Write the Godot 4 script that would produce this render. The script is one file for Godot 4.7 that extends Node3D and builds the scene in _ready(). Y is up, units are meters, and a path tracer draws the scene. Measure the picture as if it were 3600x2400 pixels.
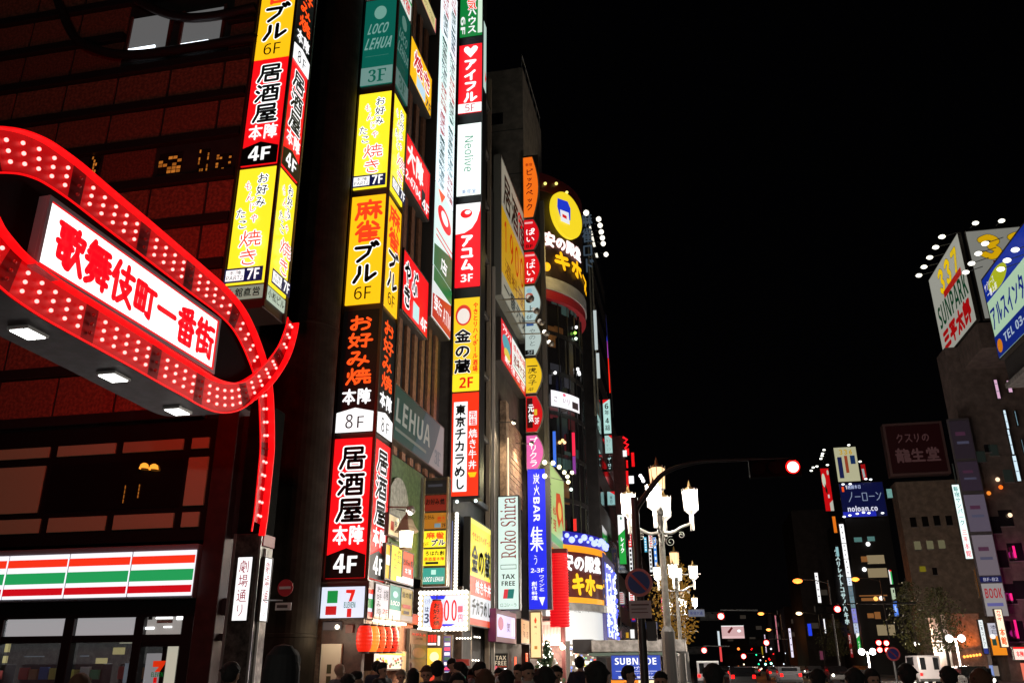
extends Node3D
# Night street: neon gate, sign towers and shop fronts along a wide avenue. Units are metres, y up, the avenue runs along -z.

const EYE := Vector3(0, 1.6, 0)
const FOCAL := 2962.0
const GLOW := 3.0
var cam_basis := Basis.from_euler(Vector3(deg_to_rad(21.09), deg_to_rad(11.42), deg_to_rad(-0.354)))
var mats := {}
var fonts := {}
var glyph_cache := {}
var taken := {}
var rng := RandomNumberGenerator.new()

# ---------- positions: a pixel of the photograph gives a direction, the plane of the thing gives the distance
func ray(px: float, py: float) -> Vector3:
	return cam_basis * Vector3((px - 1800.0) / FOCAL, -(py - 1200.0) / FOCAL, -1.0)
func on_z(px: float, py: float, z: float) -> Vector3:
	var r := ray(px, py)
	return EYE + r * (z / r.z)
func on_x(px: float, py: float, x: float) -> Vector3:
	var r := ray(px, py)
	return EYE + r * (x / r.x)
func front(z: float, a: Array) -> Dictionary:
	var p := on_z(a[0], a[1], z)
	var q := on_z(a[2], a[3], z)
	return {"o": Vector3(p.x, q.y, z), "w": q.x - p.x, "h": p.y - q.y, "yaw": 0.0}
func side(x: float, a: Array) -> Dictionary:
	var p := on_x(a[0], a[1], x)
	var q := on_x(a[2], a[3], x)
	return {"o": Vector3(x, q.y, p.z), "w": absf(q.z - p.z), "h": p.y - q.y, "yaw": PI / 2 if x < 0 else -PI / 2}
func rect(o: Vector3, w: float, h: float, yaw := 0.0) -> Dictionary:
	return {"o": o, "w": w, "h": h, "yaw": yaw}

# ---------- materials
func lin(r: float, g: float, b: float) -> Color:
	return Color(r, g, b).linear_to_srgb()
func paint(r: float, g: float, b: float, rough := 0.6, metal := 0.0) -> StandardMaterial3D:
	var key := "p%.3f_%.3f_%.3f_%.2f_%.2f" % [r, g, b, rough, metal]
	if not mats.has(key):
		var m := StandardMaterial3D.new()
		m.albedo_color = lin(r, g, b)
		m.roughness = rough
		m.metallic = metal
		mats[key] = m
	return mats[key]
func grainy(r: float, g: float, b: float, rough := 0.7, size := 0.6, contrast := 0.35, metal := 0.0) -> StandardMaterial3D:
	var key := "g%.3f_%.3f_%.3f_%.2f_%.2f" % [r, g, b, rough, size]
	if not mats.has(key):
		var m := StandardMaterial3D.new()
		m.albedo_color = lin(r, g, b)
		m.roughness = rough
		m.metallic = metal
		m.albedo_texture = noise_texture(contrast)
		m.uv1_triplanar = true
		m.uv1_world_triplanar = true
		m.uv1_scale = Vector3.ONE / size / 4.0
		mats[key] = m
	return mats[key]
func dull(m: StandardMaterial3D) -> StandardMaterial3D:
	var d: StandardMaterial3D = m.duplicate()
	d.metallic_specular = 0.1
	return d
func noise_texture(contrast: float) -> Texture2D:
	var key := "noise%.2f" % contrast
	if not mats.has(key):
		var n := FastNoiseLite.new()
		n.seed = 7
		n.noise_type = FastNoiseLite.TYPE_SIMPLEX
		n.frequency = 0.012
		n.fractal_octaves = 6
		n.fractal_gain = 0.62
		var t := NoiseTexture2D.new()
		t.noise = n
		t.width = 512
		t.height = 512
		t.seamless = true
		var g := Gradient.new()
		g.set_color(0, Color(1 - contrast, 1 - contrast, 1 - contrast))
		g.set_color(1, Color(1, 1, 1))
		t.color_ramp = g
		mats[key] = t
	return mats[key]
func lit(c: Color, energy := 1.0) -> StandardMaterial3D:
	var key := "e%s_%.2f" % [c.to_html(), energy]
	if not mats.has(key):
		var m := StandardMaterial3D.new()
		m.albedo_color = Color(c.r * 0.5, c.g * 0.5, c.b * 0.5)
		m.roughness = 0.5
		m.emission_enabled = true
		m.emission = c
		m.emission_energy_multiplier = energy
		mats[key] = m
	return mats[key]
func glass(alpha := 0.12) -> StandardMaterial3D:
	var key := "glass%.2f" % alpha
	if not mats.has(key):
		var m := StandardMaterial3D.new()
		m.albedo_color = Color(0.5, 0.55, 0.58, alpha)
		m.transparency = BaseMaterial3D.TRANSPARENCY_ALPHA
		m.roughness = 0.03
		mats[key] = m
	return mats[key]

# ---------- things and parts
func numbered(n: String) -> String:
	if not taken.has(n):
		taken[n] = 0
		return n
	taken[n] += 1
	return "%s_%03d" % [n, taken[n]]
func thing(n: String, label: String, category: String, at := Vector3.ZERO, group := "", yaw := 0.0) -> Node3D:
	var o := Node3D.new()
	o.name = numbered(n)
	add_child(o)
	o.position = at
	o.rotation.y = yaw
	o.set_meta("label", label)
	o.set_meta("category", category)
	if group != "":
		o.set_meta("group", group)
	return o
func setting(n: String, mesh: Mesh, m: Material) -> MeshInstance3D:
	var o := MeshInstance3D.new()
	o.name = numbered(n)
	o.mesh = mesh
	o.material_override = m
	o.set_meta("kind", "structure")
	add_child(o)
	return o
func part(parent: Node3D, n: String, mesh: Mesh, m: Material, at := Vector3.ZERO) -> MeshInstance3D:
	var o := MeshInstance3D.new()
	o.name = n
	o.mesh = mesh
	if m:
		o.material_override = m
	o.position = at
	parent.add_child(o, true)
	return o
var box_cache := {}
func pbox(parent: Node3D, n: String, a: Vector3, b: Vector3, m: Material) -> MeshInstance3D:
	var s := (b - a).abs()
	var key := "%.3f_%.3f_%.3f" % [s.x, s.y, s.z]
	if not box_cache.has(key):
		box_cache[key] = chamfered(s)
	return part(parent, n, box_cache[key], m, (a + b) / 2)
func chamfered(s: Vector3) -> ArrayMesh:
	# box whose vertical and horizontal edges are slightly cut, so that they catch light
	var c := clampf(minf(s.x, minf(s.y, s.z)) * 0.06, 0.0, 0.02)
	var h := s / 2
	var st := SurfaceTool.new()
	st.begin(Mesh.PRIMITIVE_TRIANGLES)
	var e := h - Vector3(c, c, c)
	for ax in 3:
		var u := (ax + 1) % 3
		var v := (ax + 2) % 3
		for sg in [-1.0, 1.0]:
			var q := []
			for k in [[-1, -1], [1, -1], [1, 1], [-1, 1]]:
				var p := Vector3.ZERO
				p[ax] = h[ax] * sg
				p[u] = e[u] * k[0]
				p[v] = e[v] * k[1]
				q.append(p)
			var nrm := Vector3.ZERO
			nrm[ax] = sg
			quad(st, q[0], q[1], q[2], q[3], nrm)
		if c > 0.0005:
			for s1 in [-1.0, 1.0]:
				for s2 in [-1.0, 1.0]:
					# edge along ax, between faces u and v
					var p1 := Vector3.ZERO
					p1[u] = h[u] * s1
					p1[v] = e[v] * s2
					var p2 := Vector3.ZERO
					p2[u] = e[u] * s1
					p2[v] = h[v] * s2
					var d := Vector3.ZERO
					d[ax] = e[ax]
					var nn := Vector3.ZERO
					nn[u] = s1
					nn[v] = s2
					quad(st, p1 - d, p1 + d, p2 + d, p2 - d, nn.normalized())
	return st.commit()
func quad(st: SurfaceTool, a: Vector3, b: Vector3, c: Vector3, d: Vector3, nrm: Vector3) -> void:
	var flip := (b - a).cross(c - a).dot(nrm) > 0
	for p in ([a, c, b, a, d, c] if flip else [a, b, c, a, c, d]):
		st.set_normal(nrm)
		st.add_vertex(p)
func cyl(r0: float, r1: float, h: float, seg := 16) -> CylinderMesh:
	var key := "c%.3f_%.3f_%.3f_%d" % [r0, r1, h, seg]
	if not box_cache.has(key):
		var c := CylinderMesh.new()
		c.bottom_radius = r0
		c.top_radius = r1
		c.height = h
		c.radial_segments = seg
		c.rings = 1
		box_cache[key] = c
	return box_cache[key]
func ball(r: float, seg := 12) -> SphereMesh:
	var key := "s%.3f_%d" % [r, seg]
	if not box_cache.has(key):
		var s := SphereMesh.new()
		s.radius = r
		s.height = r * 2
		s.radial_segments = seg
		s.rings = maxi(4, seg / 2)
		box_cache[key] = s
	return box_cache[key]
func lathe(profile: Array, seg := 16) -> ArrayMesh:
	# profile: [radius, height] from bottom to top
	var st := SurfaceTool.new()
	st.begin(Mesh.PRIMITIVE_TRIANGLES)
	for i in profile.size() - 1:
		for k in seg:
			var a0 := TAU * k / seg
			var a1 := TAU * (k + 1) / seg
			var p := []
			for w in [[profile[i], a0], [profile[i], a1], [profile[i + 1], a1], [profile[i + 1], a0]]:
				p.append(Vector3(cos(w[1]) * w[0][0], w[0][1], sin(w[1]) * w[0][0]))
			var out := Vector3(cos((a0 + a1) / 2), 0, sin((a0 + a1) / 2))
			var dv: Vector3 = Vector3(0, profile[i + 1][1] - profile[i][1], 0) + out * (profile[i + 1][0] - profile[i][0])
			var nrm := Vector3(0, 1, 0).cross(out).cross(dv).normalized()
			if nrm.dot(out * dv.y - Vector3.UP * (profile[i + 1][0] - profile[i][0])) < 0:
				nrm = -nrm
			quad(st, p[0], p[1], p[2], p[3], nrm)
	return st.commit()
func tube(path: Array, r0: float, r1: float, seg := 8, flat := 1.0) -> ArrayMesh:
	var st := SurfaceTool.new()
	st.begin(Mesh.PRIMITIVE_TRIANGLES)
	var rings := []
	var n := path.size()
	var ref := Vector3.UP
	for i in n:
		var d: Vector3 = (path[mini(i + 1, n - 1)] - path[maxi(i - 1, 0)]).normalized()
		if absf(d.dot(ref)) > 0.95:
			ref = Vector3(1, 0, 0.1).normalized()
		var u := ref.cross(d).normalized()
		var v := d.cross(u).normalized()
		ref = v
		var r := lerpf(r0, r1, float(i) / maxf(1, n - 1))
		var ring := []
		for k in seg:
			var a := TAU * k / seg
			ring.append([path[i] + u * cos(a) * r + v * sin(a) * r * flat, (u * cos(a) + v * sin(a)).normalized()])
		rings.append(ring)
	for i in n - 1:
		for k in seg:
			var k2 := (k + 1) % seg
			for t in [[0, k], [1, k2], [0, k2], [0, k], [1, k], [1, k2]]:
				var w = rings[i + t[0]][t[1]]
				st.set_normal(w[1])
				st.add_vertex(w[0])
	return st.commit()
func smooth_path(pts: Array, per := 4) -> Array:
	var out := []
	var n := pts.size()
	for i in n - 1:
		var a = pts[maxi(i - 1, 0)]
		var d = pts[mini(i + 2, n - 1)]
		for k in per:
			out.append(pts[i].cubic_interpolate(pts[i + 1], a, d, float(k) / per))
	out.append(pts[n - 1])
	return out
func lamp_area(parent: Node3D, at: Vector3, w: float, h: float, c: Color, energy: float) -> void:
	# soft light of a glowing face: points along the parent's +z
	var a := AreaLight3D.new()
	a.name = "glow"
	a.area_size = Vector2(w, h)
	a.light_color = c
	a.light_energy = energy * GLOW
	a.shadow_enabled = true
	a.set("area_range", 60.0)
	parent.add_child(a, true)
	a.position = at
	a.rotation.y = PI
func lamp_omni(parent: Node3D, at: Vector3, c: Color, energy: float, size := 0.1) -> void:
	var a := OmniLight3D.new()
	a.name = "glow"
	a.light_color = c
	a.light_energy = energy
	a.light_size = size
	a.omni_range = 40.0
	a.omni_attenuation = 2.0
	a.shadow_enabled = true
	parent.add_child(a, true)
	a.position = at
func lamp_spot(parent: Node3D, at: Vector3, towards: Vector3, c: Color, energy: float, angle := 55.0) -> void:
	var a := SpotLight3D.new()
	a.name = "glow"
	a.light_color = c
	a.light_energy = energy
	a.light_size = 0.08
	a.spot_range = 40.0
	a.spot_angle = angle
	a.spot_attenuation = 2.0
	a.shadow_enabled = true
	parent.add_child(a, true)
	a.position = at
	a.basis = Basis.looking_at(towards, Vector3.UP if absf(towards.normalized().y) < 0.95 else Vector3.FORWARD)

# ---------- lettering: strokes on a 20 x 20 grid, drawn as flat ribbons; latin letters come from the font
class Print:
	var tris := {}          # colour -> PackedVector3Array
	var bend := 0.0         # radius of a curved face, 0 for flat
	func put(key, a: Vector3, b: Vector3, c: Vector3) -> void:
		if not tris.has(key):
			tris[key] = PackedVector3Array()
		if (b - a).cross(c - a).z > 0:
			var t := b
			b = c
			c = t
		tris[key].append(a)
		tris[key].append(b)
		tris[key].append(c)
func strokes_of(ch: String) -> Array:
	if glyph_cache.has(ch):
		return glyph_cache[ch]
	var out := []
	if GLYPHS.has(ch):
		for s in GLYPHS[ch].split(";"):
			var curved: bool = s.begins_with("~")
			var nums: PackedFloat64Array = s.trim_prefix("~").split_floats(" ", false)
			var pts := []
			for i in range(0, nums.size() - 1, 2):
				pts.append(Vector2(nums[i], nums[i + 1]) / 20.0)
			out.append(smooth_path(pts, 4) if curved else pts)
	glyph_cache[ch] = out
	return out
func ribbon(p: Print, key, pts: Array, xf: Transform2D, hw: float, z: float) -> void:
	var q := []
	for a in pts:
		q.append(xf * a)
	for i in q.size():
		var c: Vector2 = q[i]
		for k in 8:
			var a0 := TAU * k / 8.0
			var a1 := TAU * (k + 1) / 8.0
			p.put(key, Vector3(c.x, c.y, z), Vector3(c.x + cos(a0) * hw, c.y + sin(a0) * hw, z), Vector3(c.x + cos(a1) * hw, c.y + sin(a1) * hw, z))
		if i + 1 < q.size():
			var d: Vector2 = q[i + 1] - c
			if d.length() > 1e-5:
				var s := d.normalized().orthogonal() * hw
				var e: Vector2 = q[i + 1]
				p.put(key, Vector3(c.x + s.x, c.y + s.y, z), Vector3(c.x - s.x, c.y - s.y, z), Vector3(e.x - s.x, e.y - s.y, z))
				p.put(key, Vector3(c.x + s.x, c.y + s.y, z), Vector3(e.x - s.x, e.y - s.y, z), Vector3(e.x + s.x, e.y + s.y, z))
func font_of(kind: String) -> SystemFont:
	if not fonts.has(kind):
		var f := SystemFont.new()
		f.font_names = PackedStringArray(["Droid Serif" if kind.begins_with("serif") else "Droid Sans"])
		f.font_weight = 700 if kind.ends_with("bold") else 400
		fonts[kind] = f
	return fonts[kind]
func latin(p: Print, key, text: String, r: Rect2, kind: String, z: float, slant := 0.0, turn := 0.0) -> void:
	var tm := TextMesh.new()
	tm.font = font_of(kind)
	tm.font_size = 48
	tm.pixel_size = 0.02
	tm.depth = 0.0
	tm.curve_step = 3.0
	tm.text = text
	var arr := tm.get_mesh_arrays()
	var v: PackedVector3Array = arr[Mesh.ARRAY_VERTEX]
	var idx: PackedInt32Array = arr[Mesh.ARRAY_INDEX] if arr[Mesh.ARRAY_INDEX] != null else PackedInt32Array(range(v.size()))
	if v.is_empty():
		return
	var lo := Vector2(v[0].x, v[0].y)
	var hi := lo
	for a in v:
		lo = lo.min(Vector2(a.x, a.y))
		hi = hi.max(Vector2(a.x, a.y))
	var sz := hi - lo
	var w := []
	for a in v:
		var t := (Vector2(a.x, a.y) - lo) / sz
		if turn != 0.0:
			t = Vector2(t.y, 1.0 - t.x) if turn > 0 else Vector2(1.0 - t.y, t.x)      # the line of text runs down or up
		var y := r.position.y + t.y * r.size.y
		w.append(Vector3(r.position.x + t.x * r.size.x + slant * (t.y - 0.5) * r.size.y, y, z))
	for i in range(0, idx.size(), 3):
		p.put(key, w[idx[i]], w[idx[i + 1]], w[idx[i + 2]])
# items, all in shares of the face, y downwards:
#  ["T", text, x0, y0, x1, y1, colour, weight, outline colour or null, outline weight]  rows run down when the box is taller than wide
#  ["L", text, x0, y0, x1, y1, colour, font, slant, turn]   ["R", x0, y0, x1, y1, colour]   ["P", [x, y, ...], colour]   ["E", cx, cy, rx, ry, colour]
func print_mesh(items: Array, w: float, h: float, energy: float, bend := 0.0, z0 := 0.006) -> ArrayMesh:
	var p := Print.new()
	var z := z0
	for it in items:
		z += 0.005
		match it[0]:
			"T":
				var n: int = it[1].length()
				var x0: float = it[2] * w
				var y0: float = (1.0 - it[3]) * h
				var bw: float = (it[4] - it[2]) * w
				var bh: float = (it[5] - it[3]) * h
				var down := bh > bw if n > 1 else true
				var cw := bw if down else bw / n
				var chh := bh / n if down else bh
				for pass_no in 2:
					if pass_no == 0 and (it.size() < 9 or it[8] == null):
						continue
					for i in n:
						var small := "ゃッョゅっ".contains(it[1][i])
						var k := 0.7 if small else 0.9
						var cx := x0 + (cw / 2 if down else cw * (i + 0.5))
						var cyy := y0 - (chh * (i + 0.5) if down else chh / 2)
						var xf := Transform2D(Vector2(cw * k, 0), Vector2(0, -chh * k), Vector2(cx - cw * k / 2, cyy + chh * k / 2))
						var em := minf(cw, chh)
						var hw: float = em * it[7] / 2 + (em * it[9] if pass_no == 0 else 0.0)
						for s in strokes_of(it[1][i]):
							ribbon(p, it[8] if pass_no == 0 else it[6], s, xf, hw, z)
					z += 0.004
			"L":
				latin(p, it[6], it[1], Rect2(it[2] * w, (1 - it[5]) * h, (it[4] - it[2]) * w, (it[5] - it[3]) * h), it[7] if it.size() > 7 else "bold", z, it[8] if it.size() > 8 else 0.0, it[9] if it.size() > 9 else 0.0)
			"R":
				var a := Vector3(it[1] * w, (1 - it[2]) * h, z)
				var c := Vector3(it[3] * w, (1 - it[4]) * h, z)
				var steps := 1 if bend == 0.0 else 10
				for i in steps:
					var xa := lerpf(a.x, c.x, float(i) / steps)
					var xc := lerpf(a.x, c.x, float(i + 1) / steps)
					p.put(it[5], Vector3(xa, a.y, z), Vector3(xc, a.y, z), Vector3(xc, c.y, z))
					p.put(it[5], Vector3(xa, a.y, z), Vector3(xc, c.y, z), Vector3(xa, c.y, z))
			"P":
				var poly := PackedVector2Array()
				for i in range(0, it[1].size(), 2):
					poly.append(Vector2(it[1][i] * w, (1 - it[1][i + 1]) * h))
				var tri := Geometry2D.triangulate_polygon(poly)
				for i in range(0, tri.size(), 3):
					p.put(it[2], Vector3(poly[tri[i]].x, poly[tri[i]].y, z), Vector3(poly[tri[i + 1]].x, poly[tri[i + 1]].y, z), Vector3(poly[tri[i + 2]].x, poly[tri[i + 2]].y, z))
			"E":
				var cc := Vector3(it[1] * w, (1 - it[2]) * h, z)
				for i in 24:
					var a0 := TAU * i / 24
					var a1 := TAU * (i + 1) / 24
					p.put(it[5], cc, cc + Vector3(cos(a0) * it[3] * w, sin(a0) * it[4] * h, 0), cc + Vector3(cos(a1) * it[3] * w, sin(a1) * it[4] * h, 0))
	var am := ArrayMesh.new()
	for key in p.tris:
		var v: PackedVector3Array = p.tris[key]
		var nn := PackedVector3Array()
		nn.resize(v.size())
		if bend != 0.0:
			for i in v.size():
				var a := (v[i].x - w / 2) / bend
				nn[i] = Vector3(sin(a), 0, cos(a))
				v[i] = Vector3(sin(a) * (bend + v[i].z), v[i].y, cos(a) * (bend + v[i].z) - bend)
		else:
			for i in v.size():
				v[i].x -= w / 2
			nn.fill(Vector3(0, 0, 1))
		var arr := []
		arr.resize(Mesh.ARRAY_MAX)
		arr[Mesh.ARRAY_VERTEX] = v
		arr[Mesh.ARRAY_NORMAL] = nn
		am.add_surface_from_arrays(Mesh.PRIMITIVE_TRIANGLES, arr)
		am.surface_set_material(am.get_surface_count() - 1, key if key is Material else ink(key, energy))
	return am
func ink(c: Color, energy: float) -> StandardMaterial3D:
	if c.get_luminance() < 0.02 or energy <= 0.0:
		return paint(c.srgb_to_linear().r, c.srgb_to_linear().g, c.srgb_to_linear().b, 0.5)
	return lit(c, energy)

# A sign box hung on a wall or tower: housing, glowing face, printed lettering. opts: energy, depth, frame, housing (material), glow (area light energy), name, out (face proud of the plane)
func sign_box(n: String, label: String, r: Dictionary, face: Color, items: Array, opts := {}) -> Node3D:
	var w: float = r.w
	var h: float = r.h
	var o: Node3D
	if opts.has("parent"):
		o = Node3D.new()
		o.name = n
		opts.parent.add_child(o, true)
		o.position = r.o - opts.parent.position
		o.rotation.y = r.yaw
	else:
		o = thing(n, label, opts.get("category", "sign"), r.o, opts.get("group", ""), r.yaw)
	o.position += o.basis * Vector3(w / 2, 0, 0)
	var d: float = opts.get("depth", 0.35)
	var fr: float = opts.get("frame", 0.05)
	var e: float = opts.get("energy", 1.2)
	var hm: Material = opts.get("housing", paint(0.05, 0.045, 0.04, 0.45, 0.3))
	pbox(o, "housing", Vector3(-w / 2 - fr, -fr, -d), Vector3(w / 2 + fr, h + fr, -0.03), hm)
	if fr > 0.0:
		pbox(o, "frame_rail", Vector3(-w / 2 - fr, h, -0.03), Vector3(w / 2 + fr, h + fr, 0.02), hm)
		pbox(o, "frame_rail", Vector3(-w / 2 - fr, -fr, -0.03), Vector3(w / 2 + fr, 0, 0.02), hm)
		pbox(o, "frame_rail", Vector3(-w / 2 - fr, 0, -0.03), Vector3(-w / 2, h, 0.02), hm)
		pbox(o, "frame_rail", Vector3(w / 2, 0, -0.03), Vector3(w / 2 + fr, h, 0.02), hm)
	if opts.has("glow"):
		lamp_area(o, Vector3(0, h / 2, 0.12), w, h, opts.get("tint", face), opts.glow)
	pbox(o, "sign_face", Vector3(-w / 2, 0, -0.03), Vector3(w / 2, h, 0.0), lit(face, e) if e > 0 else paint(face.srgb_to_linear().r, face.srgb_to_linear().g, face.srgb_to_linear().b, 0.4))
	if items:
		part(o, "sign_lettering", print_mesh(items, w, h, e), null)
	return o

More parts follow.
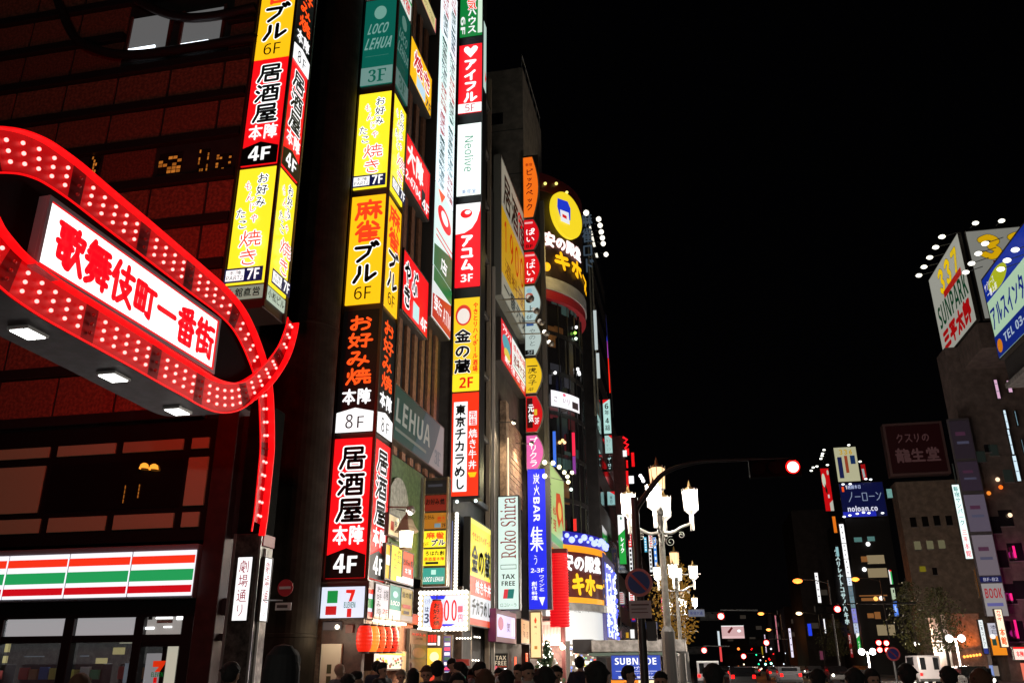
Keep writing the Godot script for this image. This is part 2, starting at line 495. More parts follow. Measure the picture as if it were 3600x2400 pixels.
const GLYPHS := {
	"一": "1 10 19 10", "三": "3 4 17 4;4 10 16 10;1 17 19 17", "小": "10 1 10 18 8 18;5 7 2 14;15 7 18 14", "大": "1 7 19 7;10 1 9 9 2 19;10 8 18 19", "太": "1 7 19 7;10 1 9 9 2 19;10 8 18 19;8 15 10 18",
	"上": "10 2 10 18;10 9 17 9;1 18 19 18", "年": "5 1 2 6;4 4 18 4;5 9 17 9;5 9 5 14;1 14 19 14;11 4 11 19", "生": "5 2 2 8;4 6 17 6;4 12 16 12;10 1 10 18;1 18 19 18",
	"平": "2 3 18 3;5 6 7 10;15 6 13 10;1 12 19 12;10 3 10 19", "本": "1 5 19 5;10 1 10 19;10 6 2 15;10 6 18 15;6 15 14 15", "子": "4 2 16 2 10 7;10 7 10 18 7 17;1 10 19 10",
	"行": "6 1 2 6;7 6 1 11;5 9 5 19;9 4 18 4;8 10 19 10;15 10 15 18 12 17", "円": "3 2 3 19;3 2 17 2 17 18;3 10 17 10;10 2 10 10", "牛": "6 2 3 8;4 6 17 6;1 11 19 11;10 1 10 19",
	"丼": "2 6 18 6;1 12 19 12;7 2 6 13 3 19;13 2 13 19;9 8 11 10", "元": "4 3 16 3;1 8 19 8;7 8 6 14 2 19;12 8 12 17 18 18 18 14", "火": "10 1 10 8 3 19;10 8 18 19;4 6 6 10;16 5 13 9",
	"気": "6 1 2 7;5 4 18 4;5 7 16 7;3 10 15 10 15 16 18 19;4 13 12 18;11 12 4 19", "金": "10 1 1 8;10 1 19 8;5 8 15 8;3 12 17 12;10 8 10 18;5 14 7 17;15 14 13 17;1 18 19 18",
	"東": "2 4 18 4;4 7 16 7 16 13 4 13 4 7;4 10 16 10;10 1 10 19;9 13 2 18;11 13 18 18", "京": "10 1 10 4;1 4 19 4;5 7 15 7 15 11 5 11 5 7;10 11 10 18 8 18;6 13 3 17;14 13 17 17",
	"店": "10 1 10 4;3 4 19 4;3 4 3 12 1 19;11 6 11 12;11 9 17 9;6 12 16 12 16 18 6 18 6 12", "町": "1 4 9 4 9 16 1 16 1 4;5 4 5 16;1 10 9 10;10 5 19 5;15 5 15 18 12 17",
	"番": "15 1 4 3;1 6 19 6;10 2 10 10;9 6 2 11;11 6 18 11;5 3 6 5;15 3 14 5;4 11 16 11 16 19 4 19 4 11;4 15 16 15;10 11 10 19",
	"街": "4 1 1 5;5 5 0 10;3 8 3 19;6 4 14 4;10 1 10 8;6 8 14 8;6 13 14 13;10 9 10 17;6 18 14 16;15 3 20 3;15 9 20 9;18 9 18 19 16 18",
	"歌": "0 2 11 2;2 4 7 4 7 7 2 7 2 4;9 2 9 9;0 10 11 10;2 12 7 12 7 16 2 16 2 12;9 10 9 19 7 18;14 1 12 7;13 4 19 4 18 8;15 7 15 11 10 19;15 11 20 19",
	"舞": "5 0 2 4;4 2 18 2;1 6 19 6;5 2 5 9;8 2 8 9;11 2 11 9;15 2 15 9;0 9 20 9;5 10 2 15;4 12 9 12 6 17 2 19;5 14 7 16;10 12 19 12;12 12 11 16 19 16;16 10 16 19",
	"伎": "5 1 1 9;4 6 4 19;8 5 19 5;13 1 13 9;8 10 17 10 13 15 7 19;9 11 13 15 19 19", "麻": "11 0 11 3;2 3 19 3;3 3 3 12 1 19;5 8 11 8;8 5 8 19;8 9 5 14;8 9 11 14;12 8 19 8;16 5 16 19;15 9 12 15;16 9 20 15",
	"雀": "10 0 10 5 8 5;6 1 3 5;14 1 18 5;7 5 2 12;5 9 5 20;6 8 19 8;12 8 12 19;5 12 17 12;5 15 17 15;5 19 19 19;12 5 11 8", "居": "4 2 17 2 17 6;4 6 17 6;4 2 4 11 1 19;6 10 19 10;12 7 12 13;7 13 17 13 17 19 7 19 7 13",
	"酒": "2 2 4 4;1 8 3 10;1 19 5 13;6 3 19 3;10 3 10 7;14 3 14 7;7 7 18 7 18 19 7 19 7 7;10 7 10 11 8 12;14 7 14 11 17 11;7 15 18 15", "屋": "4 2 17 2 17 6;4 6 17 6;4 2 4 11 1 19;6 9 18 9;11 9 7 13 17 12;15 10 18 13;7 16 17 16;12 13 12 19;5 19 19 19",
	"陣": "2 2 2 19;2 2 7 2 5 7 7 11 4 12;8 4 19 4;13 1 13 19;9 7 17 7 17 13 9 13 9 7;9 10 17 10;8 16 19 16", "好": "4 1 2 10 8 17;1 6 9 6 7 12 1 18;11 3 18 3 15 7;15 7 15 18 12 17;10 10 20 10",
	"焼": "2 6 2 10;8 5 6 9;5 1 5 10 1 19;5 11 8 17;9 4 19 4;14 1 14 8;11 6 11 9;17 6 17 9;9 9 20 9;9 13 20 13;12 13 11 17 8 19;16 13 16 18 20 18 20 16",
	"館": "5 1 1 6;5 1 9 5;3 6 8 6 8 12 3 12 3 6;3 9 8 9;3 12 3 18;3 18 7 16;6 13 9 17;15 1 15 3;10 6 10 3 19 3 19 6;12 7 12 19;12 7 17 7 17 11 12 11;12 14 18 14 18 19 12 19",
	"直": "2 4 18 4;10 1 10 6;5 6 15 6 15 15 5 15 5 6;5 9 15 9;5 12 15 12;2 8 2 18 19 18", "営": "4 1 5 4;10 1 10 4;16 1 14 4;2 8 2 5 18 5 18 8;5 8 15 8 15 12 5 12 5 8;3 14 17 14 17 19 3 19 3 14",
	"松": "1 6 9 6;5 1 5 19;5 7 1 14;5 7 9 12;12 2 9 9;15 2 19 8;13 10 10 18 18 17;16 13 19 19", "銀": "5 1 1 6;5 1 9 6;3 7 8 7;2 11 9 11;5 7 5 18;1 18 9 17;11 2 18 2 18 10 11 10;11 6 18 6;11 2 11 18 14 16;18 11 14 14;13 11 19 19",
	"美": "6 0 8 3;14 0 12 3;2 3 18 3;4 6 16 6;2 9 18 9;10 3 10 12;1 12 19 12;10 12 8 16 2 19;10 13 18 19", "容": "10 0 10 3;2 6 2 3 18 3 18 6;7 5 4 8;13 5 16 8;10 7 2 13;10 7 18 13;6 13 14 13 14 18 6 18 6 13",
	"室": "10 0 10 3;2 6 2 3 18 3 18 6;4 7 16 7;10 7 6 11 15 10;13 8 17 12;4 14 16 14;10 11 10 18;1 18 19 18", "蔵": "1 3 19 3;6 1 6 5;14 1 14 5;3 7 18 7;3 7 3 13 1 19;6 10 12 10 12 18 6 18 6 10;6 14 12 14;9 10 9 18;14 6 15 13 19 19;18 10 14 18;17 5 19 7",
	"祖": "5 1 5 4;1 5 8 5 2 12;5 9 5 19;6 10 8 12;11 3 17 3 17 17 11 17 11 3;11 8 17 8;11 12 17 12;8 18 20 18", "場": "1 6 8 6;4 1 4 15;0 16 8 13;10 1 17 1 17 8 10 8 10 1;10 4 17 4;8 11 20 11;11 11 8 16;10 13 18 13 17 19 15 18;13 13 10 18",
	"新": "5 0 5 3;1 3 10 3;3 4 4 7;8 4 7 7;0 8 10 8;1 11 10 11;5 8 5 19;5 12 1 16;5 12 9 16;18 1 12 4;12 4 12 12 10 19;12 9 20 9;16 9 16 19", "宿": "10 0 10 3;2 6 2 3 18 3 18 6;6 6 2 12;4 10 4 19;8 7 19 7;13 7 11 10;9 10 17 10 17 19 9 19 9 10;9 14 17 14",
	"虎": "10 0 10 4;10 2 16 2;3 4 18 4 17 7;3 4 3 12 1 19;6 8 16 7;10 5 10 10 16 10;8 12 7 16 4 19;8 12 14 12 14 18 19 18 19 15", "安": "10 0 10 3;2 6 2 3 18 3 18 6;8 6 5 13 16 19;1 10 19 10;14 10 11 16 3 19",
	"殿": "2 2 10 2 10 6 2 6;2 2 2 11 0 19;5 6 5 12;8 6 8 12;3 9 10 9;2 13 11 13;5 14 3 18;8 14 10 18;13 2 12 8;13 2 18 2 18 7 20 7;12 10 19 10 15 16 11 19;13 12 20 19", "堂": "10 0 10 4;5 1 6 4;15 1 14 4;2 7 2 4 18 4 18 7;6 7 14 7 14 11 6 11 6 7;3 14 17 14;10 11 10 18;1 18 19 18",
	"組": "5 1 2 5 6 7;8 4 2 11 9 10;5 11 5 19;2 14 1 18;8 14 9 17;12 2 18 2 18 17 12 17 12 2;12 7 18 7;12 12 18 12;10 18 20 18", "炭": "10 0 10 5;3 2 3 5 17 5 17 2;2 8 19 8;5 8 4 14 1 19;8 11 9 13;16 10 14 13;12 9 12 13 6 19;12 13 18 19",
	"集": "6 1 2 8;5 5 5 13;5 4 18 4;5 7 17 7;5 10 17 10;11 1 11 12;4 12 18 12;1 14 19 14;10 12 10 20;9 14 2 19;11 14 18 19", "創": "7 1 1 7;7 1 12 6;4 6 10 6;3 8 10 8 10 11 3 11 3 8;3 8 3 14 1 18;4 13 10 13 10 19 4 19 4 13;14 4 14 14;18 1 18 18 16 18",
	"作": "5 1 1 9;4 6 4 19;11 1 8 7;10 4 19 4;13 4 13 19;13 9 18 9;13 14 18 14", "料": "5 1 5 19;1 4 3 7;9 4 7 7;0 9 10 9;5 10 1 15;5 10 9 14;12 3 14 5;12 8 14 10;10 14 20 11;17 1 17 19",
	"理": "1 3 8 3;1 9 8 9;4 3 4 15;0 17 8 14;10 2 19 2 19 10 10 10 10 2;10 6 19 6;14 2 14 18;10 14 19 14;9 18 20 18", "劇": "6 0 6 4;6 2 11 2;2 4 12 4 11 6;2 4 2 12 0 18;4 7 11 7;4 10 12 10;7 10 5 13;4 13 11 19;11 12 4 16;8 11 8 19;14 4 14 14;18 1 18 18 16 18",
	"通": "2 2 4 4;1 8 4 8 4 15 1 18;4 16 8 19 20 19;8 2 17 2 13 5;8 6 17 6 17 16;8 6 8 16;8 10 17 10;8 13 17 13;12 6 12 16", "龍": "5 0 5 3;1 3 10 3;3 4 4 7;8 4 7 7;0 8 11 8;2 10 9 10 9 19;2 10 2 19;2 13 9 13;2 16 9 16;13 1 13 5 19 5;13 3 18 3;13 8 19 8 19 11 13 11 13 18 20 18 20 15;13 14 19 14;13 16 19 16",
	"郎": "2 3 9 3 9 10 2 10 2 3;2 6 9 6;2 3 2 18 8 15;5 0 5 3;13 2 13 20;13 2 18 2 16 7 18 12 15 13", "間": "2 2 2 19;2 2 8 2 8 8 2 8;12 2 18 2 18 19;12 2 12 8 18 8;6 11 14 11 14 18 6 18 6 11;6 14 14 14", "週": "2 2 4 4;1 8 4 8 4 15 1 18;4 16 8 19 20 19;8 3 8 16;8 3 18 3 18 16;10 7 16 7;13 4 13 9;10 10 16 10 16 14 10 14 10 10",
	"お": "2 6 11 5;~6 1 6 16 3 17 2 14 7 10 14 9 17 12 16 16 11 18;15 4 18 7", "み": "~4 3 10 3 7 9 4 16 1 15 3 11 8 11 18 15;~15 8 14 13 10 19", "も": "~9 1 8 8 8 14 11 18 16 16 16 12;4 6 13 6;3 11 13 11", "ん": "~10 1 6 9 2 18 7 11 10 11 11 16 14 17 18 12",
	"じ": "~6 2 6 12 8 17 13 17 17 13;11 3 13 6;15 2 17 5", "し": "~6 2 6 12 8 17 13 17 17 13", "や": "~2 9 10 5 16 5 17 9 12 12;10 1 11 4;6 4 11 19", "ゃ": "~2 9 10 5 16 5 17 9 12 12;10 1 11 4;6 4 11 19", "た": "2 5 11 5;~7 1 5 10 2 18;11 9 18 9;~11 14 12 17 18 17",
	"こ": "~4 4 12 4 16 5 12 7;~4 13 4 16 9 18 17 17", "き": "4 5 16 4;3 9 17 8;~9 1 12 8 15 13;~6 14 6 17 11 19 16 18", "ぶ": "~8 2 12 4 9 6 8 10 12 14 11 18 7 18;4 12 3 16;15 11 18 16;15 2 17 4;18 1 20 3", "の": "~10 4 9 11 5 16 2 12 5 6 11 4 17 7 17 13 12 18",
	"と": "6 2 8 9;~16 6 8 10 4 14 6 18 17 18", "り": "~5 3 4 9 6 12;~13 2 14 10 12 15 8 19", "め": "4 4 8 15;~12 2 9 10 4 17 2 12 7 7 14 7 18 11 16 16 12 18", "に": "~4 3 3 10 4 18;10 6 17 5;~10 13 11 17 18 17", "は": "~4 3 3 10 4 18;9 7 19 6;~14 2 14 14 12 18 9 17 10 14 14 14 19 17",
	"い": "~4 4 4 12 7 16 9 13;~14 5 17 9 18 13", "う": "~6 2 10 3 13 4;~4 9 10 7 15 9 14 14 8 19", "っ": "~4 9 10 7 15 9 14 14 8 19", "な": "2 5 10 5;6 1 3 11;14 3 18 6;~13 7 13 15 9 18 6 16 9 14 13 14 17 18", "ろ": "~5 3 15 3 4 12 10 9 16 12 14 17 8 18",
	"ア": "2 3 17 3 14 7 11 9;10 8 9 13 4 19", "イ": "16 2 10 8 2 12;11 8 11 19", "フ": "3 4 17 4 15 11 6 18", "ル": "6 3 6 10 2 18;12 2 12 17 19 11", "ブ": "2 5 14 5 12 12 4 19;15 1 17 4;18 0 20 3", "ウ": "10 1 10 4;3 10 3 5 17 5 16 11 8 19", "ハ": "7 4 5 11 2 17;12 4 15 10 18 16",
	"ス": "3 3 15 3 11 11 2 18;11 11 18 18", "コ": "3 4 16 4 16 17;2 17 18 17", "ム": "9 2 3 16 17 15;13 10 18 18", "ボ": "2 6 15 6;9 1 9 19 6 17;5 9 2 15;12 9 15 14;16 1 18 3;19 0 20 2", "ホ": "2 6 18 6;10 1 10 19 7 17;5 9 2 15;14 9 18 14", "ー": "2 10 18 10", "｜": "10 2 10 18",
	"チ": "15 1 4 4;1 9 19 9;10 3 10 12 5 19", "カ": "2 6 16 6 15 17 12 16;9 1 8 11 2 18", "ラ": "4 3 15 3;2 8 17 8 14 14 6 19", "ク": "8 1 6 6 2 10;7 4 16 4 14 11 5 19", "ペ": "1 12 7 6 19 15;13 4 15 2 17 4 15 6 13 4", "ッ": "4 8 6 12;10 7 11 11;17 7 15 13 8 18",
	"ビ": "4 2 4 16 6 18 17 18;4 9 14 6;15 1 17 4;18 0 20 3", "サ": "1 7 19 7;6 2 6 12;14 2 14 10 8 19", "ザ": "1 7 19 7;6 2 6 12;14 2 14 10 8 19;16 1 17 4;19 0 20 3", "ン": "3 4 8 7;3 17 10 14 18 5", "パ": "7 4 5 11 2 17;12 6 15 11 18 17;14 3 16 1 18 3 16 5 14 3", "リ": "5 3 5 12;14 2 14 11 8 19",
	"プ": "2 5 15 5 13 12 5 19;15 2 17 0 19 2 17 4 15 2", "レ": "6 2 6 17 18 8", "ワ": "3 9 3 4 17 4 15 12 7 19", "キ": "3 7 16 5;2 13 18 11;8 1 12 19", "テ": "5 3 15 3;2 8 18 8;10 8 10 13 5 19", "ド": "7 1 7 19;7 8 16 12;14 3 16 6;17 2 19 5", "ロ": "3 4 17 4 17 17 3 17 3 4",
	"シ": "3 3 8 6;2 9 7 12;3 18 10 15 18 6", "ノ": "15 2 13 9 3 18", "タ": "8 1 6 6 2 10;7 4 16 4 14 11 5 19;7 9 13 13", "ナ": "1 7 19 7;10 1 10 10 5 19", "ト": "7 1 7 19;7 8 16 12", "ョ": "5 8 15 8 15 18 5 18;5 13 15 13", "ジ": "3 3 8 6;2 9 7 12;3 18 10 15 18 6;12 1 14 4;16 0 18 3",
	"オ": "2 6 18 6;13 1 13 19 10 17;12 7 2 16", "ネ": "10 1 10 4;3 6 16 6 3 14;10 9 10 19;11 10 17 14", "・": "9 10 11 10", "0": "~10 1 15 5 15 15 10 19 5 15 5 5 10 1", "1": "6 4 10 1 10 19", "9": "~15 7 10 12 5 7 10 1 15 7 14 14 9 19", "6": "~14 2 7 8 5 14 10 19 15 14 10 9 6 13", "4": "13 1 3 13 18 13;13 1 13 19", "3": "~4 3 10 1 15 5 10 9 15 14 10 19 4 16", "2": "~4 5 10 1 15 5 10 12 4 19;4 19 16 19", "7": "4 2 16 2 9 19", "5": "15 2 6 2 5 9;~5 9 11 8 15 13 10 19 4 17", "8": "~10 10 5 6 10 1 15 6 10 10 4 15 10 19 16 15 10 10", "日": "4 2 16 2 16 18 4 18 4 2;4 10 16 10", "F": "5 1 5 19;5 1 16 1;5 9 14 9",
}

# ---------- the gate over the side street
const GX := -9.5
func gate_point(px: float, py: float, x := GX) -> Vector3:
	return on_x(px, py, x)
func band(o: Node3D, pts: Array, hw: Array, lips: Array) -> Dictionary:
	# a channel of bulbs that follows pts (in the plane x = GX): back plate, two lips, returned with its centre line
	var n := pts.size()
	var up := SurfaceTool.new()
	up.begin(Mesh.PRIMITIVE_TRIANGLES)
	var lo := SurfaceTool.new()
	lo.begin(Mesh.PRIMITIVE_TRIANGLES)
	var sides := []
	for i in n:
		var d: Vector3 = (pts[mini(i + 1, n - 1)] - pts[maxi(i - 1, 0)]).normalized()
		var s := Vector3(0, -d.z, d.y)          # across the band, upwards for a band that runs to -z
		var k: float = lerpf(hw[0], hw[1], smoothstep(hw[2], 1.0, float(i) / (n - 1)))
		sides.append([pts[i] + s * k, pts[i] - s * k, s, k])
	for i in n - 1:
		for e in [[0, up, 1.0], [1, lo, -1.0]]:
			var a: Vector3 = sides[i][e[0]]
			var b: Vector3 = sides[i + 1][e[0]]
			var out: Vector3 = sides[i][2] * e[2]
			var kk := smoothstep(lips[2], lips[2] + 0.1, float(i) / n)
			var t := Vector3(lerpf(lips[e[0]], lips[1 - e[0]], kk), 0, 0)
			var th := out * 0.025
			quad(e[1], a, b, b + t, a + t, -out)
			quad(e[1], a + th, b + th, b + th + t, a + th + t, out)
			quad(e[1], a + t, b + t, b + t + th, a + t + th, Vector3(1, 0, 0))
	var red := lit(Color(1.0, 0.035, 0.06), 1.05)  # lips glow red by themselves, standing in for light from the bulbs
	part(o, "glow_lip", up.commit(), red)
	part(o, "glow_lip", lo.commit(), red)
	return {"sides": sides, "pts": pts}
func bulbs(o: Node3D, b: Dictionary, rows: Array, from: float, to: float, step: float, dark: Array) -> void:
	# glowing plates (in place of bulb light) and dark ones between the lips, with small round bulbs on them
	var pts: Array = b.pts
	var n := pts.size()
	var run := 0.0
	var i := 0
	var lens := [0.0]
	for k in n - 1:
		lens.append(lens[-1] + (pts[k + 1] - pts[k]).length())
	var total: float = lens[-1]
	var count := int(total / step)
	var glow_plate := lit(Color(0.9, 0.02, 0.05), 0.42)
	var dark_plate := paint(0.11, 0.006, 0.008, 0.35)
	var glow_bulb := lit(Color(1.0, 0.45, 0.43), 5.0)
	var dead_bulb := paint(0.35, 0.03, 0.03, 0.2)
	for c in count:
		var s0 := c * step
		var s1 := (c + 1) * step
		var share := (s0 + s1) / 2 / total
		var off: bool = dark.has(c)
		var st := SurfaceTool.new()
		st.begin(Mesh.PRIMITIVE_TRIANGLES)
		var a := along(b, lens, s0)
		var e := along(b, lens, s1)
		var m := along(b, lens, (s0 + s1) / 2)
		quad(st, a[0], m[0], m[1], a[1], Vector3(1, 0, 0))
		quad(st, m[0], e[0], e[1], m[1], Vector3(1, 0, 0))
		part(o, "bulb_plate_glow" if not off else "bulb_plate", st.commit(), glow_plate if not off else dark_plate)
		var nr: int = rows[0] if share < rows[2] else rows[1]
		var mid: Vector3 = (m[0] + m[1]) / 2
		var half: Vector3 = (m[0] - m[1]) / 2
		for r in nr:
			var t: float = (float(r) - (nr - 1) / 2.0) / (nr if nr > 2 else 2.2) * 1.55
			part(o, "light_bulb" if not off else "spent_bulb", ball(0.033, 10), glow_bulb if not off else dead_bulb, mid + half * t + Vector3(0.045, 0, 0))
func along(b: Dictionary, lens: Array, s: float) -> Array:
	for k in lens.size() - 1:
		if s <= lens[k + 1] or k == lens.size() - 2:
			var t: float = clampf((s - lens[k]) / maxf(1e-5, lens[k + 1] - lens[k]), 0, 1)
			return [b.sides[k][0].lerp(b.sides[k + 1][0], t), b.sides[k][1].lerp(b.sides[k + 1][1], t)]
	return [b.sides[0][0], b.sides[0][1]]
func from_crop(list: Array, ox: float, oy: float, k: float, x := GX) -> Array:
	var out := []
	for i in range(0, list.size(), 2):
		out.append(gate_point(ox + list[i] / k, oy + list[i + 1] / k, x))
	return out
func make_gate() -> void:
	var o := thing("neon_gate", "red neon gate ribbon with bulbs round a white lettered sign over the side street", "gate")
	var upper := from_crop([-330, 420, -290, 300, -200, 215, -100, 185, 0, 185, 79, 194, 155, 217, 230, 254, 357, 342, 476, 438, 588, 528, 688, 607, 785, 685, 916, 790, 996, 854, 1071, 914, 1135, 975, 1180, 1030, 1222, 1105, 1260, 1195, 1292, 1290, 1313, 1390, 1320, 1500], 0, 400, 1.4255)
	upper.append_array(from_crop([1455, 265, 1445, 390, 1432, 520, 1418, 653, 1404, 745], 0, 1400, 1.568))
	var lower := from_crop([-170, 470, -130, 560, -80, 650, 0, 745, 40, 785, 103, 838, 233, 928, 366, 1007, 487, 1077, 597, 1141, 702, 1203, 843, 1288, 930, 1338, 1010, 1387, 1080, 1417, 1150, 1424, 1213, 1405, 1262, 1362, 1305, 1300, 1340, 1225, 1365, 1150, 1385, 1085, 1393, 1040], 0, 400, 1.4255)
	var pu := smooth_path(upper, 3)
	var pl := smooth_path(lower, 3)
	for i in pl.size():                       # where the ribbons cross, the lower one passes in front
		var t := smoothstep(0.72, 0.9, float(i) / pl.size())
		pl[i] += Vector3(0.32 * t, 0, 0)
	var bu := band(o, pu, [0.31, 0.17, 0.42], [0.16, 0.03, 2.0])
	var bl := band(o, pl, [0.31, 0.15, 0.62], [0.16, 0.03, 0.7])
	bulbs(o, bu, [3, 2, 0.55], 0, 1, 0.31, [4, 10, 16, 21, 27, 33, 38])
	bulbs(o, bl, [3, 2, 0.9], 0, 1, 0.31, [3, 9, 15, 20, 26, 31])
	# the far side of the gate carries the same red tubes; their light, with added lights, reaches the wall and the side street
	for q in [pu, pl]:
		var back := []
		for i in range(0, q.size() * 58 / 100, 2):
			back.append(q[i] + Vector3(-1.25, 0, 0))
		part(o, "neon_tube", tube(back, 0.09, 0.09, 6), lit(Color(1.0, 0.035, 0.06), 1.6))
	for i in [4, 14, 24, 34, 44]:
		lamp_omni(o, pu[mini(i * pu.size() / 72, pu.size() - 1)] + Vector3(-1.5, -0.9 if i < 30 else 1.3, 0), Color(1, 0.1, 0.05), 0.6 if i < 30 else 11.0, 0.3)  # lights at the right end are added above the gate to brighten the upper wall
		lamp_omni(o, pl[mini(i * pl.size() / 60, pl.size() - 1)] + Vector3(0.6, 0, 0), Color(1, 0.05, 0.05), 0.3, 0.3)
	# dark plate inside the loop
	var poly := PackedVector2Array()
	for i in range(0, pu.size() * 58 / 100, 2):
		poly.append(Vector2(pu[i].z, pu[i].y))
	for i in range(pl.size() * 84 / 100, 0, -2):
		poly.append(Vector2(pl[i].z, pl[i].y))
	var tri := Geometry2D.triangulate_polygon(poly)
	var st := SurfaceTool.new()
	st.begin(Mesh.PRIMITIVE_TRIANGLES)
	for i in range(0, tri.size(), 3):
		for q in [[GX - 0.06, 1.0], [GX - 0.5, -1.0]]:
			var a := poly[tri[i]]
			var b := poly[tri[i + 1]]
			var c := poly[tri[i + 2]]
			tri3(st, Vector3(q[0], a.y, a.x), Vector3(q[0], b.y, b.x), Vector3(q[0], c.y, c.x), Vector3(q[1], 0, 0))
	part(o, "backing_plate", st.commit(), dull(paint(0.008, 0.007, 0.008, 0.7)))
	# underside behind the lower ribbon, painted pale grey, with flat floodlights
	st = SurfaceTool.new()
	st.begin(Mesh.PRIMITIVE_TRIANGLES)
	var deep := Vector3(-1.15, 0, 0)
	var ends := int(pl.size() * 0.76)
	for i in range(5, ends):
		var a: Vector3 = bl.sides[i][1] + Vector3(-0.01, -0.03, 0)
		var b: Vector3 = bl.sides[i + 1][1] + Vector3(-0.01, -0.03, 0)
		quad(st, a, b, b + deep, a + deep, Vector3(0, -1, 0))
		quad(st, a + deep, b + deep, b + deep + Vector3(0, 0.6, 0), a + deep + Vector3(0, 0.6, 0), Vector3(-1, 0, 0))
	part(o, "underside", st.commit(), grainy(0.16, 0.17, 0.185, 0.5, 0.8, 0.3))
	for px in [[105, 1135], [403, 1293], [627, 1413]]:
		var at := gate_point(px[0], px[1], GX - 0.55)
		var best := 0
		for i in pl.size():
			if absf(pl[i].z - at.z) < absf(pl[best].z - at.z):
				best = i
		at.y = bl.sides[best][1].y - 0.05
		var f := Node3D.new()
		f.name = "floodlight"
		o.add_child(f, true)
		f.position = at
		pbox(f, "lamp_housing", Vector3(-0.19, -0.03, -0.24), Vector3(0.19, 0.05, 0.24), paint(0.5, 0.5, 0.5, 0.4, 0.4))
		for k in 4:
			pbox(f, "light_cell", Vector3(-0.16 + 0.085 * k, -0.045, -0.2), Vector3(-0.095 + 0.085 * k, -0.031, 0.2), lit(Color(1, 1, 0.97), 6.0))
		lamp_spot(f, Vector3(0, -0.08, 0), Vector3(0, -1, 0), Color(1, 0.98, 0.93), 2.5, 60)
	# lettered sign
	var r := side(GX + 0.12, [181, 706, 745, 1301])
	var s := sign_box("street_sign", "", r, Color(1, 1, 1), [
		["R", 0, 0, 1, 0.03, Color(0.8, 0.03, 0.08)], ["R", 0, 0.965, 1, 1, Color(0.8, 0.03, 0.08)], ["R", 0.985, 0, 1, 1, Color(0.8, 0.03, 0.08)],
		["T", "歌舞伎町一番街", 0.045, 0.12, 0.975, 0.9, Color(0.86, 0.03, 0.09), 0.15, Color(0.75, 0.05, 0.12), 0.012],
	], {"parent": o, "depth": 0.2, "frame": 0.07, "energy": 1.5, "housing": paint(0.35, 0.33, 0.38, 0.4, 0.4), "glow": 0.25})
	# post: dark above, brushed steel below, with a street name lamp on two faces
	var z0 := -18.1
	var a := on_z(772, 2400, z0).x
	var b := on_z(868, 2400, z0).x
	var post := thing("gate_post", "brushed steel gate post carrying two lit street name panels", "post", Vector3((a + b) / 2, 0, z0 - 0.3))
	var hw := (b - a) / 2
	var ytop := on_z(800, 1440, z0).y
	var ymid := on_z(800, 1878, z0).y
	pbox(post, "upper_casing", Vector3(-hw, ymid, -0.3), Vector3(hw, ytop, 0.3), dull(grainy(0.008, 0.0085, 0.0075, 0.8, 1.0)))
	pbox(post, "steel_casing", Vector3(-hw, 0, -0.32), Vector3(hw, ymid, 0.32), grainy(0.30, 0.28, 0.25, 0.32, 0.5, 0.5, 0.85))
	for k in [-1, 1]:
		pbox(post, "edge_strip", Vector3(hw * k - 0.03, 0, 0.32), Vector3(hw * k + 0.03, ymid, 0.35), paint(0.4, 0.4, 0.38, 0.3, 0.8))
	pbox(post, "red_band", Vector3(hw - 0.03, ymid - 0.28, -0.28), Vector3(hw + 0.05, ymid - 0.02, 0.28), paint(0.35, 0.03, 0.03, 0.4))
	var rf := front(z0 + 0.06, [774, 1961, 804, 2181])
	rf = rect(Vector3(post.position.x - 0.17, rf.o.y, z0 + 0.06), 0.36, rf.h)
	var p1 := sign_box("street_name_sign", "", rf, Color(1, 1, 1), [["T", "劇場通り", 0.14, 0.04, 0.86, 0.95, Color(0.55, 0.12, 0.2), 0.075]], {"parent": post, "depth": 0.05, "frame": 0.02, "energy": 1.15, "glow": 0.2})
	var rs := rect(Vector3(post.position.x + hw + 0.08, rf.o.y, z0 - 0.1), 0.36, rf.h, PI / 2)
	sign_box("street_name_sign", "", rs, Color(1, 1, 1), [["T", "劇場通り", 0.14, 0.04, 0.86, 0.95, Color(0.55, 0.12, 0.2), 0.075]], {"parent": post, "depth": 0.05, "frame": 0.02, "energy": 1.15})
func tri3(st: SurfaceTool, a: Vector3, b: Vector3, c: Vector3, nrm: Vector3) -> void:
	var flip := (b - a).cross(c - a).dot(nrm) > 0
	for p in ([a, c, b] if flip else [a, b, c]):
		st.set_normal(nrm)
		st.add_vertex(p)

# ---------- colours of the printed signs
const WHITE := Color(1, 1, 1)
const BLACK := Color(0.015, 0.012, 0.012)
const RED := Color(0.95, 0.06, 0.09)
const ORANGE := Color(1.0, 0.33, 0.1)
const YELLOW := Color(1.0, 0.9, 0.16)
const GOLD := Color(1.0, 0.76, 0.08)
const NAVY := Color(0.03, 0.07, 0.24)
const GREEN := Color(0.06, 0.55, 0.25)
const TEAL := Color(0.05, 0.42, 0.36)
const PALE := Color(0.86, 0.97, 0.95)
const BLUE := Color(0.13, 0.17, 0.92)

